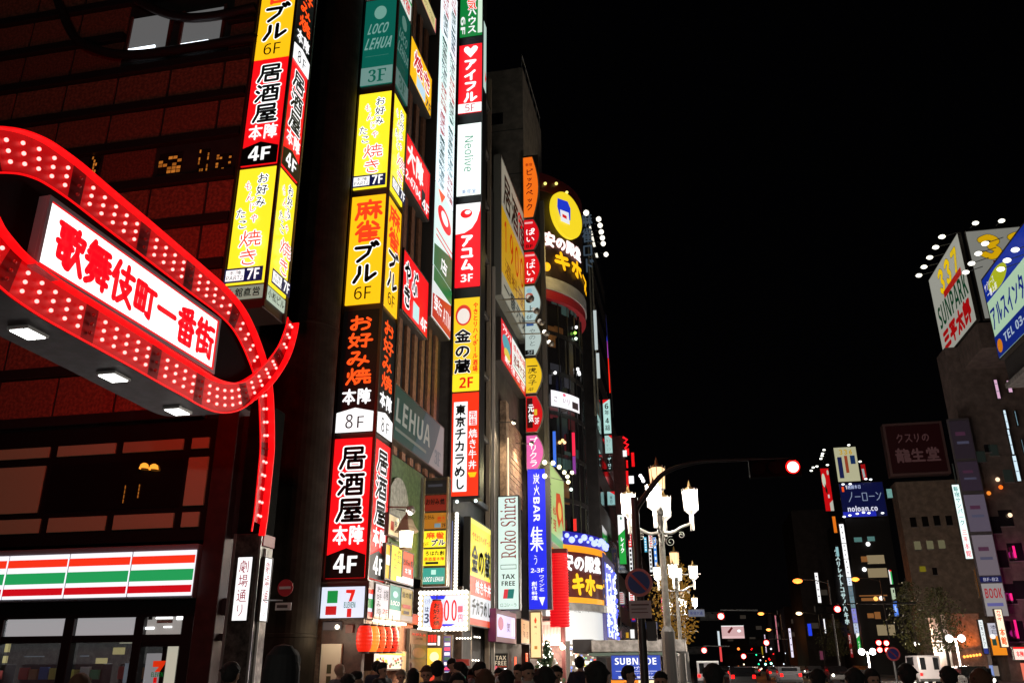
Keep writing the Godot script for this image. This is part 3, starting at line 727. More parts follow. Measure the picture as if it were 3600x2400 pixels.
func panel(parent: Node3D, r: Dictionary, face: Color, items: Array, e := 1.2, glow := 0.0, tint := WHITE) -> Node3D:
	var o := Node3D.new()
	o.name = "sign_panel"
	parent.add_child(o, true)
	o.rotation.y = r.yaw
	o.position = r.o - parent.position + o.basis * Vector3(r.w / 2, 0, 0)
	pbox(o, "sign_face", Vector3(-r.w / 2, 0, -0.04), Vector3(r.w / 2, r.h, 0), lit(face, e) if e > 0 else ink(face, 0))
	if items:
		part(o, "sign_lettering", print_mesh(items, r.w, r.h, e), null)
	if glow > 0:
		lamp_area(o, Vector3(0, r.h / 2, 0.12), r.w, r.h, tint, glow)
	return o
func okonomi(floor_first := true) -> Array:
	return [["T", "お好み", 0.52, 0.05, 0.84, 0.36, BLACK, 0.1, WHITE, 0.08], ["T", "も", 0.18, 0.11, 0.42, 0.21, Color(0.9, 0.2, 0.1), 0.08, WHITE, 0.08], ["T", "ん", 0.27, 0.21, 0.52, 0.31, Color(0.9, 0.2, 0.1), 0.08, WHITE, 0.08], ["T", "じ", 0.36, 0.31, 0.62, 0.41, Color(0.9, 0.2, 0.1), 0.08, WHITE, 0.08], ["T", "ゃ", 0.44, 0.41, 0.72, 0.51, Color(0.9, 0.2, 0.1), 0.08, WHITE, 0.08], ["T", "た", 0.08, 0.36, 0.36, 0.46, BLACK, 0.1, WHITE, 0.08], ["T", "こ", 0.16, 0.46, 0.44, 0.55, BLACK, 0.1, WHITE, 0.08],
		["T", "焼き", 0.24, 0.56, 0.86, 0.87, Color(0.95, 0.28, 0.12), 0.08, WHITE, 0.06], ["R", 0, 0.88, 1, 1, NAVY], ["R", 0.04, 0.895, 0.52, 0.985, WHITE], ["T", "本陣", 0.1, 0.9, 0.46, 0.94, BLACK, 0.07], ["L", "PART2", 0.07, 0.945, 0.5, 0.98, BLACK, "sans"], ["L", "7F", 0.6, 0.895, 0.92, 0.985, WHITE, "bold"]]
func izakaya() -> Array:
	return [["T", "居酒屋", 0.13, 0.05, 0.9, 0.62, BLACK, 0.13, WHITE, 0.055], ["T", "本陣", 0.1, 0.63, 0.94, 0.78, WHITE, 0.13], ["P", [0, 0.845, 0.5, 0.795, 1, 0.845, 1, 1, 0, 1], BLACK], ["L", "4", 0.2, 0.835, 0.5, 0.965, WHITE], ["L", "F", 0.55, 0.85, 0.8, 0.965, WHITE]]
func mahjong() -> Array:
	return [["T", "麻雀", 0.08, 0.04, 0.94, 0.44, Color(1, 0.25, 0.1), 0.15], ["T", "ブル", 0.12, 0.44, 0.9, 0.83, BLACK, 0.17, WHITE, 0.05], ["L", "6F", 0.26, 0.85, 0.74, 0.96, BLACK, "sans"]]
func grill() -> Array:
	return [["T", "お好み焼", 0.14, 0.04, 0.88, 0.63, ORANGE, 0.14], ["T", "本陣", 0.1, 0.65, 0.92, 0.79, WHITE, 0.13], ["P", [0, 0.845, 0.5, 0.81, 1, 0.845, 1, 1, 0, 1], WHITE], ["L", "8", 0.26, 0.86, 0.46, 0.97, BLACK, "sans"], ["L", "F", 0.58, 0.88, 0.76, 0.97, BLACK, "sans"]]
func loco() -> Array:
	return [["E", 0.5, 0.16, 0.2, 0.08, Color(0.5, 0.72, 0.66)], ["L", "LOCO", 0.16, 0.29, 0.78, 0.41, Color(0.52, 0.72, 0.68), "bold", 0.25], ["L", "LEHUA", 0.1, 0.46, 0.94, 0.59, Color(0.52, 0.72, 0.68), "bold", 0.25], ["R", 0.1, 0.67, 0.85, 0.674, Color(0.3, 0.55, 0.5)], ["R", 0, 0.8, 1, 1, Color(0.5, 0.66, 0.63)], ["L", "3F", 0.24, 0.83, 0.8, 0.97, Color(0.05, 0.42, 0.35), "serif-bold"]]
func span_y(z: float, px: float, y0: float, y1: float, px1: float) -> Array:
	return [on_z(px, y0, z).y, on_z(px1, y1, z).y]

func make_corner_block() -> void:
	# --- building with the red tiled wall: side-street front and avenue front
	var z := -20.6
	var wall_mat := grainy(0.028, 0.022, 0.022, 0.75, 1.2)
	var b := thing("corner_building", "tall dark building with red tiled panels and shop window band above the convenience store", "building", Vector3(-20, 0, -27))
	var P := b.position
	var bx0 := -34.0
	var bx1: float = -0.6262 * 20.6 + 0.05
	var ybase := on_z(300, 1395, z).y                 # the second floor starts above the store fascia
	pbox(b, "wall", Vector3(bx0, 5.0, -34) - P, Vector3(-12.9, 34, z) - P, wall_mat)
	pbox(b, "wall", Vector3(-12.9, 4.9, -33.9) - P, Vector3(-10.1, 34, -26.7) - P, wall_mat)
	# tiled panels of the upper wall in rows between black ledges
	var tiles := [grainy(0.42, 0.13, 0.08, 0.5, 0.25, 0.45), grainy(0.37, 0.11, 0.07, 0.5, 0.2, 0.5), grainy(0.45, 0.15, 0.09, 0.55, 0.3, 0.5)]
	var ledge := paint(0.018, 0.016, 0.017, 0.4)
	var y0 := on_z(800, 1440, z).y
	var row := 1.55
	var xr := -0.628 * 20.6
	var holes := [[on_z(430, 205, z), on_z(815, 20, z)], [on_z(540, 625, z), on_z(830, 512, z)], [on_z(290, 632, z), on_z(360, 535, z)]]
	for r in 14:
		var ya := y0 + 0.1 + r * row
		var cut: bool = ya > holes[0][0].y and ya - 0.3 < holes[0][1].y
		pbox(b, "ledge", Vector3(bx0, ya - 0.3, z) - P, Vector3(holes[0][0].x if cut else xr, ya, z + 0.22) - P, ledge)
		if cut:
			pbox(b, "ledge", Vector3(holes[0][1].x, ya - 0.3, z) - P, Vector3(xr, ya, z + 0.22) - P, ledge)
		for c in 8:
			var w := 2.0
			var x1 := xr - (0.0 if c == 0 else 0.95 + (c - 1) * w) - 0.05
			var x0 := xr - 0.95 - c * w + 0.05
			var hole := false
			for q in holes:
				if x0 < q[1].x and x1 > q[0].x and ya < q[1].y and ya + row - 0.33 > q[0].y:
					hole = true
			if hole:
				continue
			pbox(b, "tile_panel", Vector3(x0, ya + 0.02, z) - P, Vector3(x1, ya + row - 0.33, z + 0.05) - P, tiles[(r * 5 + c * 3) % 3])
	# amber lattice windows and the lit room high up
	for q in [[548, 530, 642, 614], [688, 520, 738, 606], [752, 535, 815, 600], [300, 545, 352, 622]]:
		var la := on_z(q[0], q[3], z + 0.06)
		var lb := on_z(q[2], q[1], z + 0.06)
		lattice(b, la, lb.x - la.x, lb.y - la.y)
	glowing_pane(b, on_z(448, 196, z), on_z(614, 50, z))
	glowing_pane(b, on_z(632, 178, z), on_z(800, 28, z))
	# hanging bundles of pipe that curve over the wall
	for c in [[[200, 0, 260, 130, 360, 180, 470, 192, 620, 175, 780, 150, 900, 130]], [[480, 0, 560, 40, 650, 62, 760, 55, 900, 25]]]:
		var pts := []
		for i in range(0, c[0].size(), 2):
			pts.append(on_z(c[0][i], c[0][i + 1], z + 0.35) - P)
		part(b, "curved_rail", tube(smooth_path(pts), 0.16, 0.16, 8), ledge)
	# second floor: dark glazing with pale blinds behind some panes
	var blind := lit(Color(0.42, 0.30, 0.19), 0.10)
	blind.albedo_color = lin(0.34, 0.27, 0.2)
	var yb := [on_z(200, 1872, z).y, on_z(200, 1822, z).y, on_z(200, 1800, z).y, on_z(200, 1637, z).y, on_z(200, 1608, z).y, on_z(200, 1572, z).y]
	pbox(b, "spandrel", Vector3(bx0, yb[0] - 0.35, z) - P, Vector3(-11.2, yb[5] + 0.55, z + 0.04) - P, paint(0.01, 0.01, 0.011, 0.25))
	var cols := [[-30, 178], [208, 408], [436, 645], [675, 735]]
	for c in cols:
		var xa := on_z(c[0], 1590, z).x
		var xb := on_z(c[1], 1590, z).x
		pbox(b, "blind_panel", Vector3(xa, yb[4], z + 0.04) - P, Vector3(xb, yb[5], z + 0.09) - P, blind)
		xa = on_z(c[0] - 35, 1850, z).x
		xb = on_z(c[1] - 35, 1850, z).x
		pbox(b, "blind_panel", Vector3(xa, yb[0], z + 0.04) - P, Vector3(xb, yb[1], z + 0.09) - P, blind)
	for c in [[-60, 150], [655, 725]]:
		pbox(b, "blind_panel", Vector3(on_z(c[0], 1720, z).x, yb[2], z + 0.04) - P, Vector3(on_z(c[1], 1720, z).x, yb[3], z + 0.09) - P, blind)
	pbox(b, "window_pane", Vector3(on_z(175, 1720, z).x, yb[2], z + 0.045) - P, Vector3(on_z(640, 1720, z).x, yb[3], z + 0.06) - P, paint(0.008, 0.008, 0.009, 0.05))
	for q in [[493, 1638, 517, 1652], [526, 1642, 552, 1655]]:  # amber reflections in the dark pane, put in as glowing shapes
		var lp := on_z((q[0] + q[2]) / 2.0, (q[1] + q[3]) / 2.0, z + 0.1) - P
		var sh := part(b, "reflected_lamp_shade", lathe([[0.04, 0.14], [0.1, 0.1], [0.13, 0.0], [0.13, -0.02]], 14), lit(Color(1, 0.62, 0.2), 1.4), lp)
	for q in [[430, 1703, 442, 1768], [482, 1700, 492, 1750]]:  # more amber reflections, painted as glowing slats on the glass
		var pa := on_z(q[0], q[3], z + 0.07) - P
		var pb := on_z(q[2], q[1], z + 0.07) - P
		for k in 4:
			pbox(b, "reflected_slat", Vector3(pa.x, lerpf(pa.y, pb.y, k / 4.0), pa.z), Vector3(pb.x, lerpf(pa.y, pb.y, k / 4.0 + 0.2), pa.z + 0.02), lit(Color(0.9, 0.55, 0.2), 0.35))
	# corner pillar washed by the gate, thick round column between the two sign towers
	pbox(b, "corner_pillar", Vector3(on_z(690, 2300, z).x, 0, z - 1.0) - P, Vector3(on_z(768, 2300, z).x, y0, z + 0.35) - P, grainy(0.045, 0.018, 0.018, 0.45, 0.8))
	pbox(b, "corner_pillar", Vector3(-12.9, 4.9, -26.6) - P, Vector3(-11.0, 34, -25.5) - P, wall_mat)
	var col := part(b, "round_column", lathe([[0.95, 0.0], [0.95, 2.4], [0.97, 2.42], [0.97, 2.5], [0.95, 2.52], [0.95, 12.0], [0.97, 12.02], [0.97, 12.1], [0.95, 12.12], [0.95, 34.0]], 40), dull(grainy(0.03, 0.024, 0.018, 0.6, 1.5, 0.4)), Vector3(-11.75, 0, -24.2) - P)
	for k in 7:
		pbox(b, "facade_fin", Vector3(-10.1, 8.7, -27.4 - k * 0.95) - P, Vector3(-9.98, 33, -27.0 - k * 0.95) - P, grainy(0.34, 0.15, 0.08, 0.6, 0.6))
	make_store()
	make_tower_a()
	make_tower_b()

func lattice(b: Node3D, at: Vector3, w: float, h: float) -> void:
	var o := Node3D.new()
	o.name = "lattice_window"
	b.add_child(o, true)
	o.position = at - b.position
	pbox(o, "window_pane", Vector3(0, 0, -0.05), Vector3(w, h, -0.02), paint(0.02, 0.015, 0.01, 0.2))
	for i in 5:
		for j in 6:
			if rng.randf() < 0.34:
				pbox(o, "window_square", Vector3(w * i / 5 + 0.015, h * j / 6 + 0.015, -0.02), Vector3(w * (i + 1) / 5 - 0.015, h * (j + 1) / 6 - 0.015, -0.01), lit(Color(1, 0.6, 0.22), 0.2 + 0.35 * rng.randf()))
func glowing_pane(b: Node3D, lo: Vector3, hi: Vector3) -> void:
	var o := Node3D.new()
	o.name = "lit_window"
	b.add_child(o, true)
	o.position = lo - b.position
	var s := hi - lo
	pbox(o, "window_blind", Vector3(0, 0, 0.06), Vector3(s.x, s.y, 0.09), lit(Color(0.5, 0.5, 0.5), 0.5))
	pbox(o, "window_tube_light", Vector3(s.x * 0.05, 0.06, 0.1), Vector3(s.x * 0.7, 0.17, 0.14), lit(Color(0.92, 0.96, 1), 3.0))
	for k in 2:
		pbox(o, "window_frame", Vector3(s.x * k - 0.05, -0.05, 0.05), Vector3(s.x * k + 0.05, s.y + 0.05, 0.16), paint(0.12, 0.03, 0.02, 0.5))

func make_store() -> void:
	var z := -20.6
	var s := thing("convenience_store", "convenience store front with striped lit fascia under the dark window band", "shop", Vector3(-17, 0, z))
	var P := s.position
	var xr := on_z(683, 2010, z + 0.5).x
	var y0 := on_z(660, 2092, z + 0.5).y
	var y1 := on_z(682, 1932, z + 0.5).y
	var bay := xr - on_z(455, 2010, z + 0.5).x
	pbox(s, "fascia_housing", Vector3(-34, y0 - 0.06, z - 0.1) - P, Vector3(xr, y1 + 0.16, z + 0.47) - P, paint(0.16, 0.16, 0.18, 0.5))
	for k in 9:
		var x1 := xr - k * bay
		panel(s, rect(Vector3(x1 - bay + 0.03, y0, z + 0.51), bay - 0.05, y1 - y0), Color(0.97, 0.97, 1), [["R", 0, 0.11, 1, 0.29, Color(0.95, 0.2, 0.1)], ["R", 0, 0.42, 1, 0.67, Color(0.13, 0.6, 0.33)], ["R", 0, 0.77, 1, 0.93, Color(0.78, 0.05, 0.1)]], 1.05, 0.12)
	# glazing with black frames, bright shop behind
	var fz := z + 0.1
	var frame := paint(0.01, 0.01, 0.011, 0.35)
	var t0 := on_z(300, 2233, fz).y
	var t1 := on_z(300, 2172, fz).y
	var t2 := on_z(300, 2258, fz).y
	pbox(s, "lintel", Vector3(-34, t1, z - 0.1) - P, Vector3(-11.4, y0 - 0.06, fz + 0.02) - P, frame)
	pbox(s, "transom_bar", Vector3(-34, t2, z - 0.1) - P, Vector3(-11.4, t0, fz + 0.02) - P, frame)
	var xs := [-240, -10, 12, 225, 262, 475, 505, 640, 690]
	for k in range(1, xs.size() - 1, 2):
		pass
	var frost := lit(Color(0.74, 0.73, 0.74), 0.62)
	for k in [[-235, -8], [15, 224], [262, 474]]:
		pbox(s, "frosted_window", Vector3(on_z(k[0], 2200, fz).x, t0, z + 0.0) - P, Vector3(on_z(k[1], 2200, fz).x, t1, z + 0.03) - P, frost)
	for k in [[-22, 12], [226, 260], [474, 506], [640, 700]]:
		pbox(s, "mullion", Vector3(on_z(k[0], 2200, fz).x, 0, z - 0.1) - P, Vector3(on_z(k[1], 2200, fz).x, t1, fz + 0.04) - P, frame)
	for k in [[-230, -22], [12, 226], [260, 474], [506, 640]]:
		var xa := on_z(k[0], 2300, fz).x
		var xb := on_z(k[1], 2300, fz).x
		pbox(s, "shop_pane", Vector3(xa, 0.5, z - 0.01) - P, Vector3(xb, t2, z) - P, glass(0.16))
		pbox(s, "stall_riser", Vector3(xa, 0, z - 0.08) - P, Vector3(xb, 0.5, z + 0.05) - P, frame)
	var ta := on_z(507, 2232, z - 0.02)
	var tb := on_z(640, 2160, z - 0.02)
	pbox(s, "transom_window", Vector3(ta.x, t0, z - 0.05) - P, Vector3(tb.x, t1, z - 0.01) - P, lit(Color(0.72, 0.7, 0.68), 0.55))
	for q in [[508, 2203, 540, 2212], [548, 2168, 605, 2175], [620, 2162, 642, 2178], [575, 2200, 602, 2206]]:
		pbox(s, "transom_tube_light", on_z(q[0], q[3], z + 0.01) - P, on_z(q[2], q[1], z + 0.03) - P, lit(Color(1, 1, 1), 3.0))
	pbox(s, "transom_beam", on_z(550, 2190, z + 0.01) - P, on_z(606, 2177, z + 0.02) - P, paint(0.3, 0.24, 0.2))
	pbox(s, "transom_speaker", on_z(522, 2178, z + 0.01) - P, on_z(534, 2158, z + 0.05) - P, paint(0.03, 0.03, 0.03))
	# door with its frame and logo
	var dx0 := on_z(497, 2340, fz).x
	var dx1 := on_z(612, 2340, fz).x
	var dy := on_z(550, 2272, fz).y
	pbox(s, "door_head", Vector3(on_z(500, 2260, fz).x, dy, z + 0.02) - P, Vector3(on_z(640, 2260, fz).x, t2 + 0.02, fz + 0.03) - P, frame)
	pbox(s, "door_poster", Vector3(dx0 + 0.05, 0.3, z + 0.02) - P, Vector3(dx0 + 0.5, dy - 0.16, z + 0.03) - P, lit(Color(0.62, 0.62, 0.63), 0.55))
	pbox(s, "door_poster", Vector3(dx0 + 0.62, 0.3, z + 0.02) - P, Vector3(dx1, dy, z + 0.03) - P, lit(Color(0.82, 0.8, 0.72), 0.7))
	pbox(s, "door_stile", Vector3(dx0 + 0.5, 0.1, z + 0.02) - P, Vector3(dx0 + 0.62, dy, z + 0.06) - P, frame)
	var lg := Node3D.new()
	lg.name = "door_logo_sign"
	s.add_child(lg, true)
	var la := on_z(527, 2400, z + 0.07)
	var lb := on_z(582, 2322, z + 0.07)
	lg.position = Vector3((la.x + lb.x) / 2, la.y, z + 0.06) - P
	part(lg, "sign_lettering", print_mesh([["P", [0, 0, 1, 0, 0.95, 0.16, 0.62, 0.5, 0.22, 0.5, 0.5, 0.28, 0.02, 0.28], Color(0.9, 0.2, 0.05)], ["L", "ELEVEN", 0, 0.52, 0.92, 0.72, Color(0.02, 0.35, 0.12)], ["R", 0.22, 0.75, 0.5, 1.0, Color(0.85, 0.05, 0.05)]], lb.x - la.x, lb.y - la.y, 0.8), null)
	# the room behind: ceiling with tube lights, shelves, goods, back wall
	var room := paint(0.5, 0.5, 0.48, 0.6)
	pbox(s, "shop_floor", Vector3(-33.5, 0.0, z - 7) - P, Vector3(-12.2, 0.02, z - 0.1) - P, paint(0.35, 0.35, 0.34, 0.3))
	pbox(s, "shop_ceiling", Vector3(-33.5, 3.35, z - 7) - P, Vector3(-12.2, 3.45, z - 0.1) - P, room)
	pbox(s, "shop_back_wall", Vector3(-33.5, 0.02, z - 7.1) - P, Vector3(-12.2, 3.35, z - 7) - P, grainy(0.10, 0.09, 0.08, 0.6, 0.5))
	pbox(s, "shop_end_wall", Vector3(-12.2, 0.0, z - 7) - P, Vector3(-12.1, 4.9, z - 0.1) - P, room)
	for k in 3:
		lamp_omni(s, Vector3(-26.5 + k * 5, 2.9, z - 2.6) - P, Color(0.96, 0.98, 1), 2.5, 0.3)
	for k in 4:
		pbox(s, "tube_light", Vector3(-30 + k * 4.2, 3.28, z - 3.2) - P, Vector3(-27.4 + k * 4.2, 3.34, z - 3.0) - P, lit(Color(0.96, 0.98, 1), 4.0))
	lamp_area(s, Vector3(-19, 3.2, z - 3.0) - P, 10, 0.4, Color(0.95, 0.97, 1), 0.5)
	var goods := [paint(0.4, 0.06, 0.05), paint(0.05, 0.12, 0.35), paint(0.5, 0.45, 0.1), paint(0.06, 0.3, 0.14), paint(0.6, 0.6, 0.58), paint(0.3, 0.15, 0.07)]
	for k in 6:
		var xx := -31.0 + k * 3.1
		pbox(s, "shelf_unit", Vector3(xx, 0.02, z - 1.9) - P, Vector3(xx + 2.6, 1.75, z - 1.5) - P, paint(0.03, 0.03, 0.032, 0.5))
		for row in 3:
			for c in 8:
				var g := xx + 0.05 + c * 0.32
				pbox(s, "goods", Vector3(g, 0.5 + row * 0.42, z - 1.48) - P, Vector3(g + 0.24 + 0.05 * rng.randf(), 0.72 + row * 0.42 + 0.12 * rng.randf(), z - 1.38) - P, goods[rng.randi() % 6])
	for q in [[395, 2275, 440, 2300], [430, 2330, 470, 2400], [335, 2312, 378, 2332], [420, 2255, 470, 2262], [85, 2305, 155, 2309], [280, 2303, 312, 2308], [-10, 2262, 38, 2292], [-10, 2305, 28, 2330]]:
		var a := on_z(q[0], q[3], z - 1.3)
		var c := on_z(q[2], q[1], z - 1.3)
		pbox(s, "glow_poster", a - P, Vector3(c.x, c.y, a.z + 0.02) - P, lit([Color(0.8, 0.8, 0.7), Color(0.5, 0.55, 0.6), Color(0.9, 0.85, 0.6)][int(q[0]) % 3], 0.45))  # posters glow by themselves, in place of shop light on them

func make_tower_a() -> void:
	var z := -20.35
	var x0 := -0.6262 * -z
	var xl := -0.6262 * 20.35
	var xc := -0.5595 * 20.35
	var zr := xc / 0.5254
	var ys := [on_z(800, 1010, z).y, on_z(915, 1044, z).y, on_z(827, 600, z).y, on_z(930, 990, z).y, on_z(883, 214, z).y, on_z(964, 572, z).y, on_z(1013, 197, z).y]
	var o := thing("sign_tower", "sign tower high on the building corner beside the red gate, white name strip below", "sign tower", Vector3((xl + xc) / 2, ys[1] - 0.35, (z + zr) / 2), "stacked corner sign towers")
	var P := o.position
	var top := 34.0
	var fm := paint(0.05, 0.035, 0.028, 0.4, 0.4)
	pbox(o, "tower_body", Vector3(xl - 0.05, ys[1] - 0.3, zr - 0.05) - P, Vector3(xc - 0.05, top, z - 0.05) - P, fm)
	for q in [[xl - 0.06, z], [xc - 0.02, z], [xc - 0.02, zr]]:
		pbox(o, "corner_post", Vector3(q[0] - 0.04, ys[1] - 0.3, q[1] - 0.06) - P, Vector3(q[0] + 0.05, top, q[1] + 0.04) - P, fm)
	var w := xc - xl - 0.14
	var ds := z - zr - 0.14
	var fo := func(y0: float, y1: float) -> Dictionary: return rect(Vector3(xl + 0.05, y0, z), w, y1 - y0)
	var so := func(y0: float, y1: float) -> Dictionary: return rect(Vector3(xc, y0, z - 0.07), ds, y1 - y0, PI / 2)
	panel(o, fo.call(ys[1], ys[0]), Color(0.62, 0.68, 0.6), [["T", "小館直営", 0.05, 0.12, 0.95, 0.88, BLACK, 0.1]], 0.6)
	panel(o, so.call(ys[1], ys[0]), Color(0.75, 0.82, 0.74), [["T", "小松ビル", 0.05, 0.12, 0.95, 0.88, BLACK, 0.1]], 0.8)
	panel(o, fo.call(ys[3], ys[2]), YELLOW, okonomi(), 1.15, 0.25, YELLOW)
	panel(o, so.call(ys[3], ys[2]), YELLOW, okonomi(), 1.1, 0.25, YELLOW)
	panel(o, fo.call(ys[5], ys[4]), RED, izakaya(), 1.1, 0.25, RED)
	panel(o, so.call(ys[5], ys[4]), RED, izakaya(), 1.1, 0.2, RED)
	var h4: float = ys[4] - ys[5]
	panel(o, fo.call(ys[6], ys[6] + h4), GOLD, mahjong(), 1.1, 0.2, GOLD)
	panel(o, so.call(ys[6], ys[6] + h4), BLACK, grill(), 1.1, 0.2, ORANGE)

func make_tower_b() -> void:
	var z := -25.0
	var xl := -0.4392 * 25
	var xc := -0.3833 * 25
	var zr := xc / 0.3603
	var o := thing("sign_tower", "full height sign tower standing between the round column and the lantern shop", "sign tower", Vector3((xl + xc) / 2, 4.1, (z + zr) / 2), "stacked corner sign towers")
	var P := o.position
	var fm := paint(0.10, 0.06, 0.045, 0.35, 0.5)
	var ybot := on_z(1138, 2045, z).y
	pbox(o, "tower_body", Vector3(xl - 0.05, ybot, zr - 0.05) - P, Vector3(xc - 0.05, 32, z - 0.05) - P, fm)
	for q in [[xl - 0.05, z], [xc - 0.01, z], [xc - 0.01, zr]]:
		pbox(o, "corner_post", Vector3(q[0] - 0.05, ybot, q[1] - 0.06) - P, Vector3(q[0] + 0.05, 32, q[1] + 0.04) - P, fm)
	pbox(o, "base_cap", Vector3(xl - 0.2, ybot - 0.24, zr - 0.2) - P, Vector3(xc + 0.12, ybot - 0.002, z + 0.12) - P, paint(0.13, 0.09, 0.075, 0.4, 0.3))
	var rows := [[2031, 1540], [1519, 1092], [1071, 694], [668, 337], [309, 14]]
	var art := [izakaya(), grill(), mahjong(), okonomi(), loco()]
	var face := [RED, BLACK, GOLD, YELLOW, TEAL]
	var tint := [RED, ORANGE, GOLD, YELLOW, TEAL]
	var es := [1.15, 1.2, 1.15, 1.2, 0.7]
	for i in 5:
		var ya := on_z(1240, rows[i][0], z).y
		var yb := on_z(1240, rows[i][1], z).y
		panel(o, rect(Vector3(xl + 0.04, ya, z), xc - xl - 0.12, yb - ya), face[i], art[i], es[i], 0.25 if i < 4 else 0.06, tint[i])
		panel(o, rect(Vector3(xc, ya, z - 0.06), z - zr - 0.12, yb - ya, PI / 2), face[i], art[i], es[i] * (0.95 if i < 4 else 0.55), 0.22 if i < 4 else 0.05, tint[i])
	var yt := on_z(1240, 5, z).y
	panel(o, rect(Vector3(xl + 0.04, yt, z), xc - xl - 0.12, 2.2), Color(0.9, 0.93, 0.9), [], 0.8)
	panel(o, rect(Vector3(xc, yt - 0.0, z - 0.06), z - zr - 0.12, 2.2, PI / 2), Color(0.9, 0.93, 0.9), [["T", "新宿", 0.1, 0.7, 0.9, 0.98, Color(0.8, 0.1, 0.1), 0.12], ["R", 0, 0.62, 1, 0.68, GREEN]], 0.9)

# ---------- the rest of the near row along the avenue
func flood(parent: Node3D, at: Vector3, towards: Vector3, arm_from: Vector3, energy := 0.0, c := Color(1, 0.97, 0.9), size := 0.16) -> void:
	var f := Node3D.new()
	f.name = "floodlight"
	parent.add_child(f, true)
	f.position = at
	part(f, "lamp_arm", tube([arm_from - at, Vector3.ZERO], 0.025, 0.025, 6), paint(0.15, 0.14, 0.12, 0.4, 0.6))
	var hood := part(f, "lamp_hood", lathe([[size * 1.2, 0.0], [size * 1.1, size * 0.8], [size * 0.5, size * 1.4], [0.01, size * 1.5]], 12), paint(0.2, 0.19, 0.17, 0.4, 0.5))
	var q := Quaternion(Vector3.DOWN, towards.normalized())
	hood.quaternion = q
	var d := part(f, "lamp_glass", ball(size * 0.95, 12), lit(c, 5.0), towards.normalized() * -size * 0.1)
	if energy > 0:
		lamp_spot(f, towards.normalized() * (size + 0.05), towards, c, energy, 60)

func paper_lantern(n: String, label: String, at: Vector3, r: float, h: float, text: String, c: Color, e: float, group := "") -> Node3D:
	var o := thing(n, label, "lantern", at, group)
	var prof := []
	var rings := 14
	for i in rings + 1:
		var t := float(i) / rings
		var rr := r * (0.62 + 0.38 * pow(sin(PI * t), 0.55)) * (1.0 if i % 2 == 0 else 0.965)
		prof.append([rr, h * t])
	part(o, "lantern_paper", lathe(prof, 20), lit(c, e))
	part(o, "lantern_cap", cyl(r * 0.64, r * 0.64, 0.05), paint(0.02, 0.015, 0.015), Vector3(0, h + 0.02, 0))
	part(o, "lantern_foot", cyl(r * 0.64, r * 0.64, 0.05), paint(0.02, 0.015, 0.015), Vector3(0, -0.02, 0))
	part(o, "lantern_cord", cyl(0.012, 0.012, 0.35, 6), paint(0.02, 0.015, 0.015), Vector3(0, h + 0.2, 0))
	if text != "":
		var l := part(o, "lantern_lettering", print_mesh([["T", text, 0, 0, 1, 1, BLACK, 0.12]], r * 1.0, h * 0.82, 0.0, r * 1.02), null, Vector3(0, h * 0.09, 0))
		l.position = Vector3(0, h * 0.09, r * 1.02)
		var turn := Node3D.new()
		l.get_parent().remove_child(l)
		o.add_child(l)
		l.rotation.y = 0.3
		l.position = Vector3(sin(0.3) * r * 1.02, h * 0.09, cos(0.3) * r * 1.02)
	return o

func bulb_run(o: Node3D, a: Vector3, b: Vector3, count: int, r: float, e := 3.0, c := Color(1, 0.97, 0.9)) -> void:
	for i in count:
		part(o, "light_bulb", ball(r, 10), lit(c, e), a.lerp(b, float(i) / maxf(1, count - 1)) - o.position)

